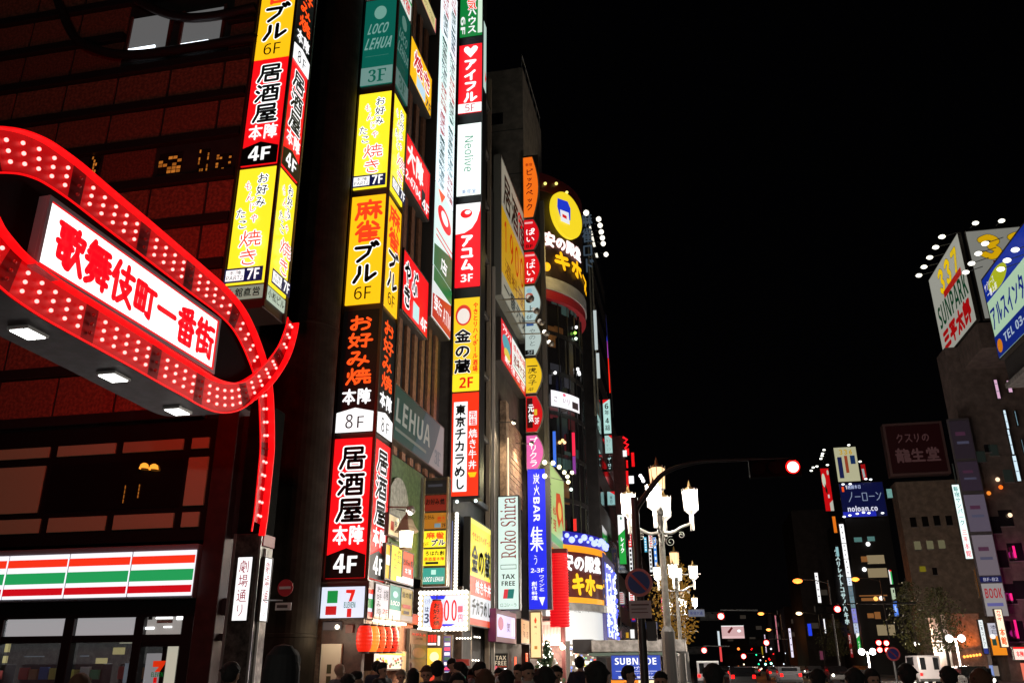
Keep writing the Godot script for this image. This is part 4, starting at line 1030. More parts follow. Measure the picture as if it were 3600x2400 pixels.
func make_lantern_shop() -> void:
	# corner signs under the tower
	var z := -24.85
	var r := front(z, [1132, 2064, 1278, 2170])
	var o := sign_box("store_corner_sign", "small striped convenience store sign box below the full height sign tower", r, Color(0.9, 0.93, 1), [
		["R", 0.14, 0.12, 0.38, 0.52, GREEN], ["R", 0.12, 0.62, 0.37, 0.9, Color(0.75, 0.08, 0.1)], ["P", [0.57, 0.1, 0.78, 0.1, 0.77, 0.2, 0.71, 0.48, 0.64, 0.48, 0.69, 0.22, 0.57, 0.2], Color(0.92, 0.12, 0.08)], ["L", "ELEVEN", 0.54, 0.5, 0.8, 0.68, Color(0.05, 0.42, 0.36)], ["R", 0.62, 0.71, 0.72, 0.98, Color(0.85, 0.05, 0.08)],
	], {"depth": 1.5, "energy": 0.95, "frame": 0.03, "glow": 0.25})
	var zc := z
	var rs := rect(Vector3(o.position.x + r.w / 2 + 0.06, r.o.y, z - 0.1), 0.9, r.h, PI / 2)
	sign_box("store_side_sign", "", rs, Color(0.9, 0.93, 1), [["R", 0, 0.05, 1, 0.22, Color(0.95, 0.2, 0.1)], ["R", 0, 0.38, 1, 0.68, GREEN], ["R", 0, 0.8, 1, 1, Color(0.75, 0.08, 0.1)]], {"parent": o, "depth": 0.05, "frame": 0.02, "energy": 0.9})
	# tenant boards in two rows on the avenue front
	var X := -9.45
	sign_box("tenant_board", "white tenant board with black brush lettering beside the striped corner sign", side(X, [1320, 2050, 1364, 2172]), Color(0.85, 0.82, 0.86), [["T", "お好み焼", 0.1, 0.05, 0.45, 0.95, BLACK, 0.1], ["T", "本陣", 0.55, 0.1, 0.9, 0.5, BLACK, 0.1], ["L", "2F", 0.5, 0.75, 0.9, 0.9, RED]], {"energy": 0.75, "group": "tenant boards on the avenue front", "depth": 0.2})
	sign_box("tenant_board", "teal tenant board with white emblem in the lower row", side(X, [1370, 2055, 1405, 2180]), Color(0.16, 0.55, 0.5), [["E", 0.5, 0.25, 0.22, 0.1, Color(0.7, 0.95, 0.9)], ["L", "LOCO", 0.12, 0.45, 0.88, 0.58, WHITE, "bold", 0.2], ["R", 0, 0.72, 1, 1, Color(0.7, 0.75, 0.75)]], {"energy": 0.8, "group": "tenant boards on the avenue front", "depth": 0.2})
	sign_box("tenant_board", "gold tenant board with dark lines of print in the lower row", side(X, [1411, 2065, 1446, 2185]), Color(0.72, 0.6, 0.2), [["T", "金の蔵", 0.06, 0.1, 0.94, 0.3, BLACK, 0.12], ["R", 0.1, 0.5, 0.85, 0.62, Color(0.75, 0.2, 0.05)], ["R", 0.2, 0.7, 0.7, 0.8, BLACK], ["R", 0, 0.84, 1, 1, Color(0.6, 0.6, 0.6)]], {"energy": 0.6, "group": "tenant boards on the avenue front", "depth": 0.2})
	sign_box("tenant_board", "yellow tenant board with handwritten lettering above the teal one", side(X, [1373, 1912, 1411, 2048]), YELLOW, [["T", "お好み", 0.55, 0.08, 0.9, 0.5, BLACK, 0.1], ["T", "もんじゃ", 0.2, 0.2, 0.6, 0.7, Color(0.8, 0.2, 0.1), 0.09], ["R", 0.5, 0.85, 1, 1, WHITE]], {"energy": 0.85, "group": "tenant boards on the avenue front", "depth": 0.2})
	sign_box("tenant_board", "orange red tenant board with a white foot strip", side(X, [1415, 1935, 1449, 2058]), Color(0.95, 0.22, 0.06), [["T", "お好み焼", 0.05, 0.2, 0.95, 0.45, BLACK, 0.12], ["T", "本陣", 0.2, 0.5, 0.8, 0.7, WHITE, 0.12], ["R", 0, 0.8, 1, 1, WHITE]], {"energy": 0.9, "group": "tenant boards on the avenue front", "depth": 0.2})
	sign_box("tenant_board", "narrow yellow tenant board tucked against the tower", side(X, [1357, 1912, 1369, 2035]), GOLD, [["R", 0.1, 0.3, 0.9, 0.6, WHITE]], {"energy": 0.7, "group": "tenant boards on the avenue front", "depth": 0.2})
	# shop with the row of lanterns
	var s := thing("lantern_shop", "open shop front with a bright menu case under the row of red lanterns", "shop", Vector3(-10, 0, -29))
	var P := s.position
	pbox(s, "fascia_beam", Vector3(-10.6, 3.0, -30.2) - P, Vector3(-9.55, 3.35, -25.3) - P, paint(0.25, 0.06, 0.04, 0.5))
	pbox(s, "salmon_wall", Vector3(-10.7, 0, -30.2) - P, Vector3(-9.75, 3.0, -28.7) - P, grainy(0.48, 0.24, 0.17, 0.6, 0.4))
	pbox(s, "shop_side_wall", Vector3(-12, 0, -30.2) - P, Vector3(-10.7, 4.6, -26.7) - P, grainy(0.4, 0.3, 0.22, 0.6, 0.4))
	pbox(s, "shop_ceiling", Vector3(-10.7, 2.85, -28.7) - P, Vector3(-9.7, 2.95, -25.4) - P, paint(0.5, 0.4, 0.33))
	for k in 3:
		pbox(s, "tube_light", Vector3(-9.62, 2.92, -26.6 - k * 1.1) - P, Vector3(-9.54, 2.99, -25.7 - k * 1.1) - P, lit(Color(1, 0.93, 0.85), 5.0))
	lamp_area(s, Vector3(-9.4, 2.8, -27) - P, 0.6, 2.6, Color(1, 0.8, 0.6), 0.0)
	lamp_omni(s, Vector3(-9.0, 2.75, -27.2) - P, Color(1, 0.86, 0.7), 7.0, 0.4)
	lamp_omni(s, Vector3(-8.6, 2.6, -30.2) - P, Color(1, 0.75, 0.5), 5.0, 0.4)
	var mr := side(-9.72, [1314, 2292, 1410, 2350])
	var cm := []
	for i in 26:
		var xx := 0.06 + rng.randf() * 0.84
		var yy := 0.2 + rng.randf() * 0.6
		cm.append(["R", xx, yy, xx + 0.04 + 0.05 * rng.randf(), yy + 0.1 + 0.08 * rng.randf(), [Color(0.55, 0.3, 0.12), Color(0.7, 0.1, 0.1), Color(0.9, 0.8, 0.2), Color(0.3, 0.25, 0.3), Color(0.2, 0.45, 0.2)][i % 5]])
	cm.append(["R", 0.03, 0.03, 0.97, 0.14, Color(0.95, 0.8, 0.2)])
	sign_box("menu_case", "bright backlit menu case with pictures of dishes under the lanterns", mr, Color(0.97, 0.88, 0.8), cm, {"energy": 1.2, "category": "menu case", "glow": 0.2, "depth": 0.3})
	pbox(s, "cream_door", Vector3(-9.74, 0, on_x(1440, 2340, -9.7).z) - P, Vector3(-9.68, 2.1, on_x(1412, 2340, -9.7).z) - P, paint(0.6, 0.46, 0.28, 0.5))
	var dw := front(-24.6, [1120, 2262, 1183, 2400])
	pbox(s, "white_door", Vector3(dw.o.x, 0.05, -24.9) - P, Vector3(dw.o.x + dw.w, dw.o.y + dw.h, -24.8) - P, paint(0.55, 0.5, 0.4, 0.5))
	lamp_omni(s, Vector3(dw.o.x + 0.5, 2.5, -23.9) - P, Color(1, 0.93, 0.8), 0.9, 0.15)  # added lamp and its light, put here to brighten the white door
	part(s, "added_door_lamp", ball(0.07, 10), lit(Color(1, 0.95, 0.85), 3.0), Vector3(dw.o.x + 0.5, 2.72, -24.7) - P)
	pbox(s, "door_surround", Vector3(dw.o.x - 0.1, 0, -25.2) - P, Vector3(-9.6, 3.0, -24.95) - P, grainy(0.10, 0.055, 0.045, 0.5, 0.5))
	for k in 3:
		pbox(s, "door_print", Vector3(dw.o.x + 0.22, 0.8 + k * 0.32, -24.8) - P, Vector3(dw.o.x + 0.36, 1.05 + k * 0.32, -24.79) - P, paint(0.05, 0.05, 0.02))
	pbox(s, "picture_window", on_z(1135, 2215, -24.9) - P, on_z(1200, 2185, -24.86) - P, lit(Color(0.4, 0.36, 0.36), 0.35))
	pbox(s, "picture_window", on_z(1215, 2225, -24.9) - P, on_z(1240, 2195, -24.86) - P, lit(Color(0.5, 0.2, 0.15), 0.4))
	for i in 5:
		var at := on_x([1278, 1303, 1327, 1351, 1374][i], 2291, -9.35)
		paper_lantern("paper_lantern", ["red paper lantern at the street corner end of the lantern row", "glowing orange paper lantern next to the corner one", "red paper lantern in the middle of the lantern row", "red paper lantern beside the middle one, over the menu case", "red paper lantern at the salmon wall end of the row"][i], Vector3(at.x, at.y, at.z), 0.24, 0.72, "お好み" if i > 1 else "", [Color(0.95, 0.14, 0.05), Color(1, 0.5, 0.15), Color(1, 0.33, 0.1), Color(0.97, 0.25, 0.08), Color(0.95, 0.16, 0.06)][i], [0.95, 1.5, 1.2, 1.05, 0.95][i], "row of red paper lanterns")
	# green stucco bay with a hanging coach lamp
	var g := thing("stucco_bay", "green stucco wall bay with a white arch behind the hanging lamp", "wall", Vector3(-10, 0, -30))
	P = g.position
	pbox(g, "stucco_wall", Vector3(-10.1, 4.7, -33.8) - P, Vector3(-9.9, 8.6, -27.2) - P, grainy(0.12, 0.19, 0.08, 0.7, 0.5))
	var arch := part(g, "arch_panel", cyl(1.1, 1.1, 0.2, 28), grainy(0.4, 0.4, 0.34, 0.6, 0.5), on_x(1392, 1790, -9.88) - P)
	arch.rotation.z = PI / 2
	flood(g, on_x(1440, 1798, -9.0), Vector3(-0.6, -1, 0.1), on_x(1395, 1790, -9.7), 1.5, Color(1, 0.97, 0.92), 0.14)
	for k in g.get_children():
		if k.name.begins_with("floodlight"):
			k.position -= P
	var lp := on_x(1426, 1925, -8.9)
	var l := thing("coach_lamp", "white hanging coach lamp with a dark pitched hood", "lamp", lp)
	part(l, "lamp_glass", lathe([[0.2, 0.0], [0.24, 0.5], [0.24, 0.52]], 6), lit(Color(1, 0.97, 0.86), 3.0))
	part(l, "lamp_hood", lathe([[0.42, 0.5], [0.3, 0.66], [0.2, 0.9], [0.02, 1.1]], 6), paint(0.12, 0.09, 0.06, 0.5))
	part(l, "lamp_foot", cyl(0.2, 0.22, 0.06, 6), paint(0.12, 0.09, 0.06, 0.5), Vector3(0, -0.03, 0))
	part(l, "lamp_bracket", tube([Vector3(0, 1.1, 0), Vector3(0, 1.3, 0), Vector3(-0.85, 1.35, 0)], 0.03, 0.03, 6), paint(0.1, 0.08, 0.06))
	lamp_omni(l, Vector3(0.5, 0.3, 0.4), Color(1, 0.95, 0.85), 3.0, 0.25)
	sign_box("notice_board", "small cream notice board above the hanging coach lamp", side(-9.3, [1367, 1805, 1400, 1890]), Color(0.9, 0.8, 0.6), [["R", 0.2, 0.3, 0.5, 0.75, Color(0.7, 0.2, 0.1)], ["T", "営", 0.5, 0.2, 0.85, 0.5, BLACK, 0.1]], {"energy": 0.7, "depth": 0.12})

func make_facade_signs() -> void:
	var X := -9.7
	sign_box("wall_sign", "dim slate green wall sign with pale capital letters", side(X, [1385, 1345, 1555, 1668]), Color(0.07, 0.27, 0.24), [["P", [0.6, 0.0, 1.0, 0.0, 0.72, 1.0, 0.35, 1.0], Color(0.16, 0.32, 0.34)], ["P", [0.92, 0.0, 1, 0, 1, 1, 0.68, 1, 0.82, 0.5], Color(0.55, 0.55, 0.55)], ["L", "LEHUA", 0.05, 0.22, 0.7, 0.66, Color(0.6, 0.62, 0.58), "bold", 0.1], ["R", 0.04, 0.78, 0.62, 0.84, Color(0.42, 0.46, 0.42)], ["L", "3F", 0.8, 0.6, 0.93, 0.9, Color(0.35, 0.42, 0.45), "serif-bold"]], {"energy": 0.55, "group": "signs on the avenue front of the corner building", "depth": 0.6})
	sign_box("wall_sign", "red wall sign with white outlined black brush lettering and a floor number", side(X, [1421, 875, 1500, 1190]), RED, [["T", "やき", 0.02, 0.12, 0.3, 0.9, BLACK, 0.16, WHITE, 0.07], ["T", "ぶ", 0.3, 0.1, 0.55, 0.6, BLACK, 0.16, WHITE, 0.07], ["R", 0.38, 0.66, 0.62, 0.95, Color(0.75, 0.9, 0.9)], ["L", "4F", 0.68, 0.74, 0.94, 0.95, WHITE]], {"energy": 1.05, "group": "signs on the avenue front of the corner building", "depth": 0.5, "glow": 0.25, "tint": RED})
	sign_box("wall_sign", "red wall sign with large white characters and a telephone number", side(X, [1429, 462, 1506, 775]), RED, [["T", "大陣", 0.05, 0.08, 0.72, 0.6, WHITE, 0.12, Color(0.98, 0.75, 0.7), 0.03], ["L", "2-4704", 0.02, 0.72, 0.62, 0.9, WHITE], ["R", 0.65, 0.6, 0.8, 0.98, Color(0.04, 0.12, 0.1)], ["L", "4F", 0.68, 0.74, 0.97, 0.96, WHITE]], {"energy": 1.0, "group": "signs on the avenue front of the corner building", "depth": 0.5, "glow": 0.25, "tint": RED})
	sign_box("wall_sign", "yellow wall sign with white edged characters above the red ones", side(X, [1445, 120, 1513, 412]), GOLD, [["T", "焼き", 0.15, 0.1, 0.95, 0.62, Color(0.75, 0.06, 0.1), 0.13, WHITE, 0.06], ["R", 0.3, 0.66, 0.7, 0.96, Color(0.75, 0.88, 0.95)], ["L", "7F", 0.72, 0.75, 0.97, 0.96, NAVY]], {"energy": 1.0, "group": "signs on the avenue front of the corner building", "depth": 0.5, "glow": 0.25, "tint": GOLD})
	sign_box("wall_sign", "cream wall sign with a pink border at the top of the row", side(X, [1480, -60, 1530, 118]), Color(0.85, 0.8, 0.55), [["R", 0, 0.93, 1, 1, Color(0.9, 0.5, 0.5)], ["R", 0.95, 0, 1, 1, Color(0.9, 0.5, 0.5)], ["T", "新宿", 0.1, 0.3, 0.9, 0.8, Color(0.5, 0.4, 0.2), 0.06]], {"energy": 0.9, "group": "signs on the avenue front of the corner building", "depth": 0.5})
	# tall white wall sign
	var x := -9.55
	var z0 := x / 0.3115
	var z1 := x / 0.2855
	var ya := on_x(1519, 1085, x).y - 0.3
	var o := thing("bank_sign", "tall white and pale green wall sign with columns of small print, red foot", "sign", Vector3(x - 0.3, ya, (z0 + z1) / 2))
	pbox(o, "housing", Vector3(-0.4, -0.05, (z1 - z0) / 2 - 0.05), Vector3(0.27, 19.0, (z0 - z1) / 2 + 0.05), paint(0.08, 0.075, 0.07, 0.4, 0.4))
	var w := z0 - z1
	var rowsy := [[0.0, 2.3], [2.35, 6.4], [6.45, 10.6], [10.65, 14.8], [14.85, 18.9]]
	for i in 5:
		var items := []
		if i == 0:
			items = [["P", [0, 0.55, 1, 0.3, 1, 1, 0, 1], Color(0.75, 0.12, 0.12)], ["T", "銀行", 0.06, 0.5, 0.5, 0.85, WHITE, 0.12], ["L", "ATM", 0.55, 0.55, 0.96, 0.85, WHITE, "sans"], ["R", 0.0, 0.0, 1.0, 0.3, Color(0.05, 0.45, 0.25)]]
		elif i == 1:
			items = [["P", [0, 0.75, 1, 0.6, 1, 1, 0, 1], Color(0.07, 0.42, 0.25)], ["T", "店", 0.35, 0.76, 0.75, 0.95, WHITE, 0.12], ["E", 0.5, 0.3, 0.38, 0.13, RED], ["E", 0.5, 0.28, 0.2, 0.07, WHITE], ["P", [0.1, 0.05, 0.5, 0.0, 0.3, 0.16], ORANGE], ["R", 0.05, 0.55, 0.95, 0.57, Color(0.85, 0.3, 0.3)], ["R", 0.05, 0.62, 0.95, 0.64, Color(0.85, 0.3, 0.3)]]
		else:
			for k in 2:
				for j in 3:
					items.append(["T", ["新宿本店", "銀行料理", "営間元気", "美容室金"][(i + j + k) % 4], 0.06 + 0.46 * k, 0.02 + 0.33 * j, 0.46 + 0.46 * k, 0.33 + 0.33 * j, [Color(0.05, 0.2, 0.2), Color(0.05, 0.25, 0.3), Color(0.6, 0.06, 0.1)][(j + k + i) % 3], 0.14])
		panel(o, rect(Vector3(x, ya + rowsy[i][0], z0), w, rowsy[i][1] - rowsy[i][0], PI / 2), [Color(0.9, 0.92, 0.92), PALE, Color(0.9, 0.97, 1), PALE, Color(0.93, 0.97, 1)][i], items, [0.95, 1.0, 1.2, 1.2, 1.2][i], 0.3, PALE)

func make_directory() -> void:
	var z := -31.0
	var o := thing("directory_sign", "upright tenant directory of six stacked panels in a bronze frame", "sign", on_z(1530, 2062, z))
	var P := o.position
	var a := on_z(1478, 2062, z)
	var b := on_z(1578, 1675, z)
	pbox(o, "housing", Vector3(a.x, a.y, z - 0.4) - P, Vector3(b.x, b.y, z - 0.05) - P, grainy(0.16, 0.12, 0.08, 0.4, 0.4, 0.4, 0.5))
	for q in [[a.x, a.x + 0.07], [b.x - 0.07, b.x]]:
		pbox(o, "frame_rail", Vector3(q[0], a.y, z - 0.05) - P, Vector3(q[1], b.y, z + 0.03) - P, paint(0.3, 0.24, 0.14, 0.35, 0.6))
	panel(o, front(z, [1489, 1690, 1572, 1732]), Color(0.12, 0.1, 0.1), [["R", 0.2, 0.3, 0.8, 0.5, Color(0.3, 0.3, 0.34)]], 0.35)
	panel(o, front(z, [1489, 1742, 1571, 1793]), Color(0.55, 0.13, 0.06), [["T", "お好み焼", 0.1, 0.2, 0.9, 0.65, BLACK, 0.14]], 0.55)
	panel(o, front(z, [1487, 1804, 1570, 1856]), Color(0.75, 0.47, 0.1), [["T", "お好み", 0.05, 0.1, 0.5, 0.45, BLACK, 0.1], ["T", "焼き", 0.6, 0.2, 0.95, 0.6, Color(0.85, 0.25, 0.05), 0.12], ["R", 0.5, 0.68, 0.76, 0.95, Color(0.5, 0.6, 0.65)], ["L", "7F", 0.8, 0.7, 0.96, 0.95, BLACK]], 0.65)
	panel(o, front(z, [1487, 1867, 1568, 1921]), YELLOW, [["T", "麻雀", 0.12, 0.08, 0.92, 0.5, ORANGE, 0.17], ["T", "ブル", 0.36, 0.52, 0.96, 0.95, BLACK, 0.17, WHITE, 0.04], ["L", "6F", 0.03, 0.7, 0.28, 0.92, Color(0.5, 0.4, 0.05), "sans"]], 1.1, 0.2, YELLOW)
	panel(o, front(z, [1485, 1931, 1566, 1986]), YELLOW, [["T", "ろはた創", 0.1, 0.1, 0.95, 0.4, BLACK, 0.12], ["T", "居酒屋本陣", 0.08, 0.48, 0.95, 0.72, ORANGE, 0.12], ["R", 0.15, 0.78, 0.7, 0.92, BLACK]], 1.05, 0.2, YELLOW)
	panel(o, front(z, [1483, 1997, 1565, 2051]), Color(0.2, 0.62, 0.56), [["R", 0.4, 0.12, 0.6, 0.42, Color(0.75, 0.95, 0.9)], ["L", "LOCO LEHUA", 0.1, 0.56, 0.93, 0.85, WHITE, "bold", 0.2]], 0.9, 0.15, PALE)
	# bulb framed board
	var zb := -32.0
	var r := front(zb, [1490, 2094, 1630, 2200])
	var s := sign_box("price_board", "white price board with big red numerals framed by round white bulbs", r, Color(0.86, 0.9, 0.99), [["P", [0.15, 0, 0.55, 0, 0.5, 0.12, 0.2, 0.12], BLUE], ["T", "インターネット", 0.02, 0.08, 0.36, 0.3, NAVY, 0.1], ["T", "は", 0.03, 0.34, 0.14, 0.54, NAVY, 0.12], ["L", "3", 0.03, 0.58, 0.15, 0.88, NAVY], ["T", "100", 0.3, 0.1, 0.86, 0.88, Color(0.9, 0.06, 0.14), 0.2, WHITE, 0.03], ["T", "円", 0.86, 0.6, 0.99, 0.9, Color(0.9, 0.1, 0.2), 0.1], ["R", 0.86, 0.36, 0.98, 0.56, Color(0.9, 0.4, 0.5)], ["P", [0.4, 0.93, 0.8, 0.93, 0.7, 1, 0.5, 1], BLUE]], {"energy": 0.95, "frame": 0.16, "housing": paint(0.45, 0.4, 0.24, 0.5), "glow": 0.3})
	var x0: float = r.o.x - 0.1
	var x1: float = r.o.x + r.w + 0.1
	var y0: float = r.o.y - 0.1
	var y1: float = r.o.y + r.h + 0.1
	for e in [[Vector3(x0, y0, zb + 0.1), Vector3(x1, y0, zb + 0.1), 13], [Vector3(x0, y1, zb + 0.1), Vector3(x1, y1, zb + 0.1), 13], [Vector3(x0, y0, zb + 0.1), Vector3(x0, y1, zb + 0.1), 8], [Vector3(x1, y0, zb + 0.1), Vector3(x1, y1, zb + 0.1), 8]]:
		bulb_run(s, e[0], e[1], e[2], 0.085, 2.5)
	var t := thing("bulb_string", "vertical string of round white bulbs above the price board", "light string", on_z(1601, 2085, zb))
	pbox(t, "bulb_rail", on_z(1580, 2085, zb - 0.1) - t.position, on_z(1608, 1800, zb - 0.06) - t.position, paint(0.2, 0.17, 0.12, 0.4, 0.5))
	bulb_run(t, on_z(1601, 2080, zb), on_z(1606, 1806, zb), 26, 0.075, 2.5)
	pbox(t, "blue_tube_light", on_z(1586, 2070, zb) - t.position, on_z(1590, 1830, zb + 0.03) - t.position, lit(Color(0.55, 0.65, 1), 1.2))
	paper_lantern("long_lantern", "long red paper lantern with brush lettering hung before the price board", on_z(1533, 2210, -31.3), 0.26, 0.98, "お好み焼", Color(0.93, 0.16, 0.08), 0.95)
	# below: panels at the entrance
	sign_box("pot_poster", "brown upright poster with a cooking pot beside the menu case", side(-9.6, [1441, 2214, 1496, 2400]), Color(0.35, 0.22, 0.19), [["T", "お好み焼", 0.1, 0.04, 0.9, 0.1, RED, 0.14], ["T", "本陣", 0.3, 0.12, 0.75, 0.18, BLACK, 0.12], ["R", 0.05, 0.26, 0.95, 0.54, Color(0.12, 0.07, 0.06)], ["E", 0.5, 0.42, 0.38, 0.1, Color(0.4, 0.24, 0.18)], ["R", 0.1, 0.6, 0.9, 0.95, Color(0.3, 0.22, 0.2)]], {"energy": 0.5, "category": "poster", "depth": 0.1})
	sign_box("dining_sign", "upright panel with red and white prints over a glowing yellow field", front(-31.6, [1503, 2226, 1552, 2400]), Color(0.95, 0.75, 0.2), [["R", 0, 0, 1, 0.3, Color(0.06, 0.05, 0.07)], ["R", 0.05, 0.03, 0.2, 0.18, RED], ["R", 0.25, 0.03, 0.4, 0.18, RED], ["R", 0.45, 0.03, 0.6, 0.18, RED], ["R", 0.7, 0.05, 0.85, 0.25, WHITE], ["R", 0.05, 0.2, 0.6, 0.24, WHITE], ["E", 0.5, 0.48, 0.3, 0.1, Color(1, 0.95, 0.7)], ["R", 0, 0.68, 1, 1, Color(0.8, 0.2, 0.12)]], {"energy": 1.1, "category": "sign", "glow": 0.2})
	var bl := []
	for k in 8:
		bl.append(["R", 0.2, 0.04 + k * 0.12, 0.9, 0.12 + k * 0.12, [Color(0.1, 0.35, 0.3), Color(0.9, 0.9, 0.95), Color(0.9, 0.2, 0.4), Color(0.85, 0.9, 1)][k % 4]])
	sign_box("screen_column", "narrow column of small blue edged screens", front(-31.6, [1558, 2236, 1583, 2378]), Color(0.12, 0.16, 0.5), bl, {"energy": 1.0, "category": "screen", "depth": 0.15})
	# dark glazed entrance behind
	var e := thing("entrance_hall", "dim glazed entrance with rows of tiny ceiling lights", "entrance", Vector3(-9.5, 0, -33))
	P = e.position
	pbox(e, "back_wall", Vector3(-11, 0, -34.0) - P, Vector3(-8.9, 4.6, -33.8) - P, grainy(0.12, 0.075, 0.055, 0.5, 0.5))
	pbox(e, "red_counter", on_z(1583, 2340, -33.7) - P, on_z(1648, 2316, -33.5) - P, paint(0.3, 0.03, 0.03, 0.4))
	for q in [[1606, 2243, 1655, 2243, 6], [1669, 2238, 1686, 2240, 3], [1662, 2320, 1682, 2321, 3]]:
		bulb_run(e, on_z(q[0], q[1], -33.6), on_z(q[2], q[3], -33.6), q[4], 0.035, 4.0)
	pbox(e, "mullion", on_z(1655, 2400, -33.4) - P, on_z(1658, 2200, -33.36) - P, paint(0.2, 0.2, 0.2, 0.3, 0.6))
	pbox(e, "exit_light", on_z(1633, 2395, -33.5) - P, on_z(1662, 2362, -33.46) - P, lit(Color(0.35, 0.95, 0.7), 1.0))

func make_tower_c() -> void:
	var z := -34.2
	var xl := on_z(1583, 1747, z).x
	var xr := on_z(1681, 1745, z).x
	var y0 := on_z(1630, 1752, z).y
	var o := thing("sign_tower", "slim projecting sign tower of white, red and yellow tenant panels", "sign tower", Vector3((xl + xr) / 2, y0, z - 0.4))
	var P := o.position
	pbox(o, "tower_body", Vector3(xl - 0.06, y0, z - 0.75) - P, Vector3(xr + 0.06, 36, z - 0.05) - P, paint(0.03, 0.03, 0.032, 0.4, 0.3))
	for q in [xl - 0.06, xr]:
		pbox(o, "corner_post", Vector3(q, y0, z - 0.05) - P, Vector3(q + 0.06, 36, z + 0.03) - P, paint(0.05, 0.05, 0.05, 0.4, 0.3))
	var w := xr - xl
	var mk := func(a: float, b: float) -> Dictionary: return rect(Vector3(xl, on_z(1640, a, z).y, z), w, on_z(1640, b, z).y - on_z(1640, a, z).y)
	panel(o, mk.call(1742, 1380), Color(0.96, 0.2, 0.08), [["R", 0.07, 0.09, 0.58, 0.96, WHITE], ["T", "東京チカラめし", 0.11, 0.11, 0.54, 0.95, BLACK, 0.14], ["R", 0.64, 0.19, 0.93, 0.33, Color(1, 0.9, 0.9)], ["T", "元祖", 0.66, 0.19, 0.91, 0.33, RED, 0.1], ["T", "焼き牛丼", 0.62, 0.36, 0.95, 0.76, Color(0.95, 0.95, 0.95), 0.1], ["P", [0.62, 0.785, 0.95, 0.785, 0.88, 0.83, 0.7, 0.83], GOLD]], 1.1, 0.25, Color(1, 0.4, 0.3))
	panel(o, mk.call(1374, 1047), Color(0.98, 0.8, 0.12), [["E", 0.37, 0.19, 0.31, 0.115, Color(0.85, 0.22, 0.16)], ["E", 0.37, 0.2, 0.24, 0.085, Color(0.92, 0.88, 0.84)], ["T", "金の蔵", 0.04, 0.34, 0.68, 0.82, BLACK, 0.15, WHITE, 0.03], ["T", "やきとりハイボ｜ル酒場", 0.74, 0.06, 0.95, 0.81, Color(0.9, 0.16, 0.1), 0.14], ["R", 0, 0.83, 1, 1, YELLOW], ["L", "2F", 0.26, 0.86, 0.78, 0.97, Color(0.88, 0.1, 0.05)]], 1.05, 0.22, YELLOW)
	panel(o, mk.call(1008, 716), Color(0.96, 0.08, 0.13), [["P", [0, 0, 1, 0, 0.97, 0.1, 0.85, 0.22, 0.65, 0.31, 0.35, 0.36, 0, 0.37], WHITE], ["E", 0.42, 0.125, 0.24, 0.055, RED], ["E", 0.48, 0.11, 0.12, 0.025, WHITE], ["T", "アコム", 0.2, 0.38, 0.75, 0.82, WHITE, 0.2], ["L", "3F", 0.24, 0.855, 0.72, 0.945, WHITE]], 1.15, 0.25, Color(1, 0.3, 0.35))
	panel(o, mk.call(686, 436), Color(0.96, 1, 0.98), [["L", "Neolive", 0.3, 0.18, 0.68, 0.68, Color(0.28, 0.52, 0.42), "sans", 0.0, 1.0], ["T", "美容室", 0.2, 0.92, 0.82, 0.99, Color(0.2, 0.35, 0.6), 0.08]], 1.3, 0.35, PALE)
	panel(o, mk.call(397, 158), Color(0.97, 0.08, 0.13), [["P", [0.5, 0.2, 0.22, 0.1, 0.2, 0.06, 0.26, 0.03, 0.38, 0.03, 0.5, 0.07, 0.62, 0.03, 0.74, 0.03, 0.82, 0.06, 0.78, 0.1], WHITE], ["T", "アイフル", 0.2, 0.22, 0.82, 0.86, WHITE, 0.2], ["R", 0, 0.87, 1, 1, WHITE], ["L", "5F", 0.3, 0.885, 0.72, 0.985, Color(0.7, 0.15, 0.2), "sans"]], 1.15, 0.25, Color(1, 0.3, 0.35))
	panel(o, mk.call(128, -200), Color(0.06, 0.5, 0.22), [["R", 0.8, 0, 1, 0.98, Color(0.85, 0.95, 0.85)], ["T", "の気", 0.28, 0.45, 0.78, 0.74, Color(1, 0.3, 0.15), 0.13, WHITE, 0.05], ["T", "ハウス", 0.34, 0.72, 0.76, 0.98, WHITE, 0.15], ["L", "6F", 0.04, 0.8, 0.24, 0.98, WHITE, "bold", 0.0, 1.0]], 0.95, 0.15, GREEN)
	panel(o, rect(Vector3(xr + 0.07, on_z(1700, 300, z).y, z - 0.1), 0.55, 4.2, PI / 2), Color(0.8, 0.9, 0.86), [["P", [0.4, 0.7, 0.9, 0.8, 0.5, 0.9], RED]], 0.8)
	part(o, "bracket_lamp", ball(0.07), lit(Color(0.9, 1, 1), 3.0), Vector3(xl + 0.3, y0 - 0.12, z + 0.02) - P)
	part(o, "bracket_lamp", ball(0.07), lit(Color(0.9, 1, 1), 3.0), Vector3(xr - 0.1, y0 - 0.12, z + 0.02) - P)
	var b := thing("slim_building", "narrow dark building carrying the slim projecting sign tower", "building", Vector3(-16, 0, -37))
	var Q := b.position
	pbox(b, "wall", Vector3(-24, 0, -40) - Q, Vector3(-9.5, 36, -34.3) - Q, grainy(0.06, 0.05, 0.045, 0.6, 1.5))
	for k in 8:
		pbox(b, "floor_ledge", Vector3(-9.5, 8.6 + k * 3.3, -40) - Q, Vector3(-9.25, 8.85 + k * 3.3, -35) - Q, grainy(0.12, 0.1, 0.09, 0.5, 1.0))
		pbox(b, "dark_window", Vector3(-9.5, 9.1 + k * 3.3, -39.5) - Q, Vector3(-9.46, 11.2 + k * 3.3, -35.4) - Q, paint(0.012, 0.012, 0.014, 0.08))
	pbox(b, "drain_pipe", Vector3(-9.4, 0, -39.95) - Q, Vector3(-9.2, 34, -39.8) - Q, paint(0.35, 0.27, 0.2, 0.4))
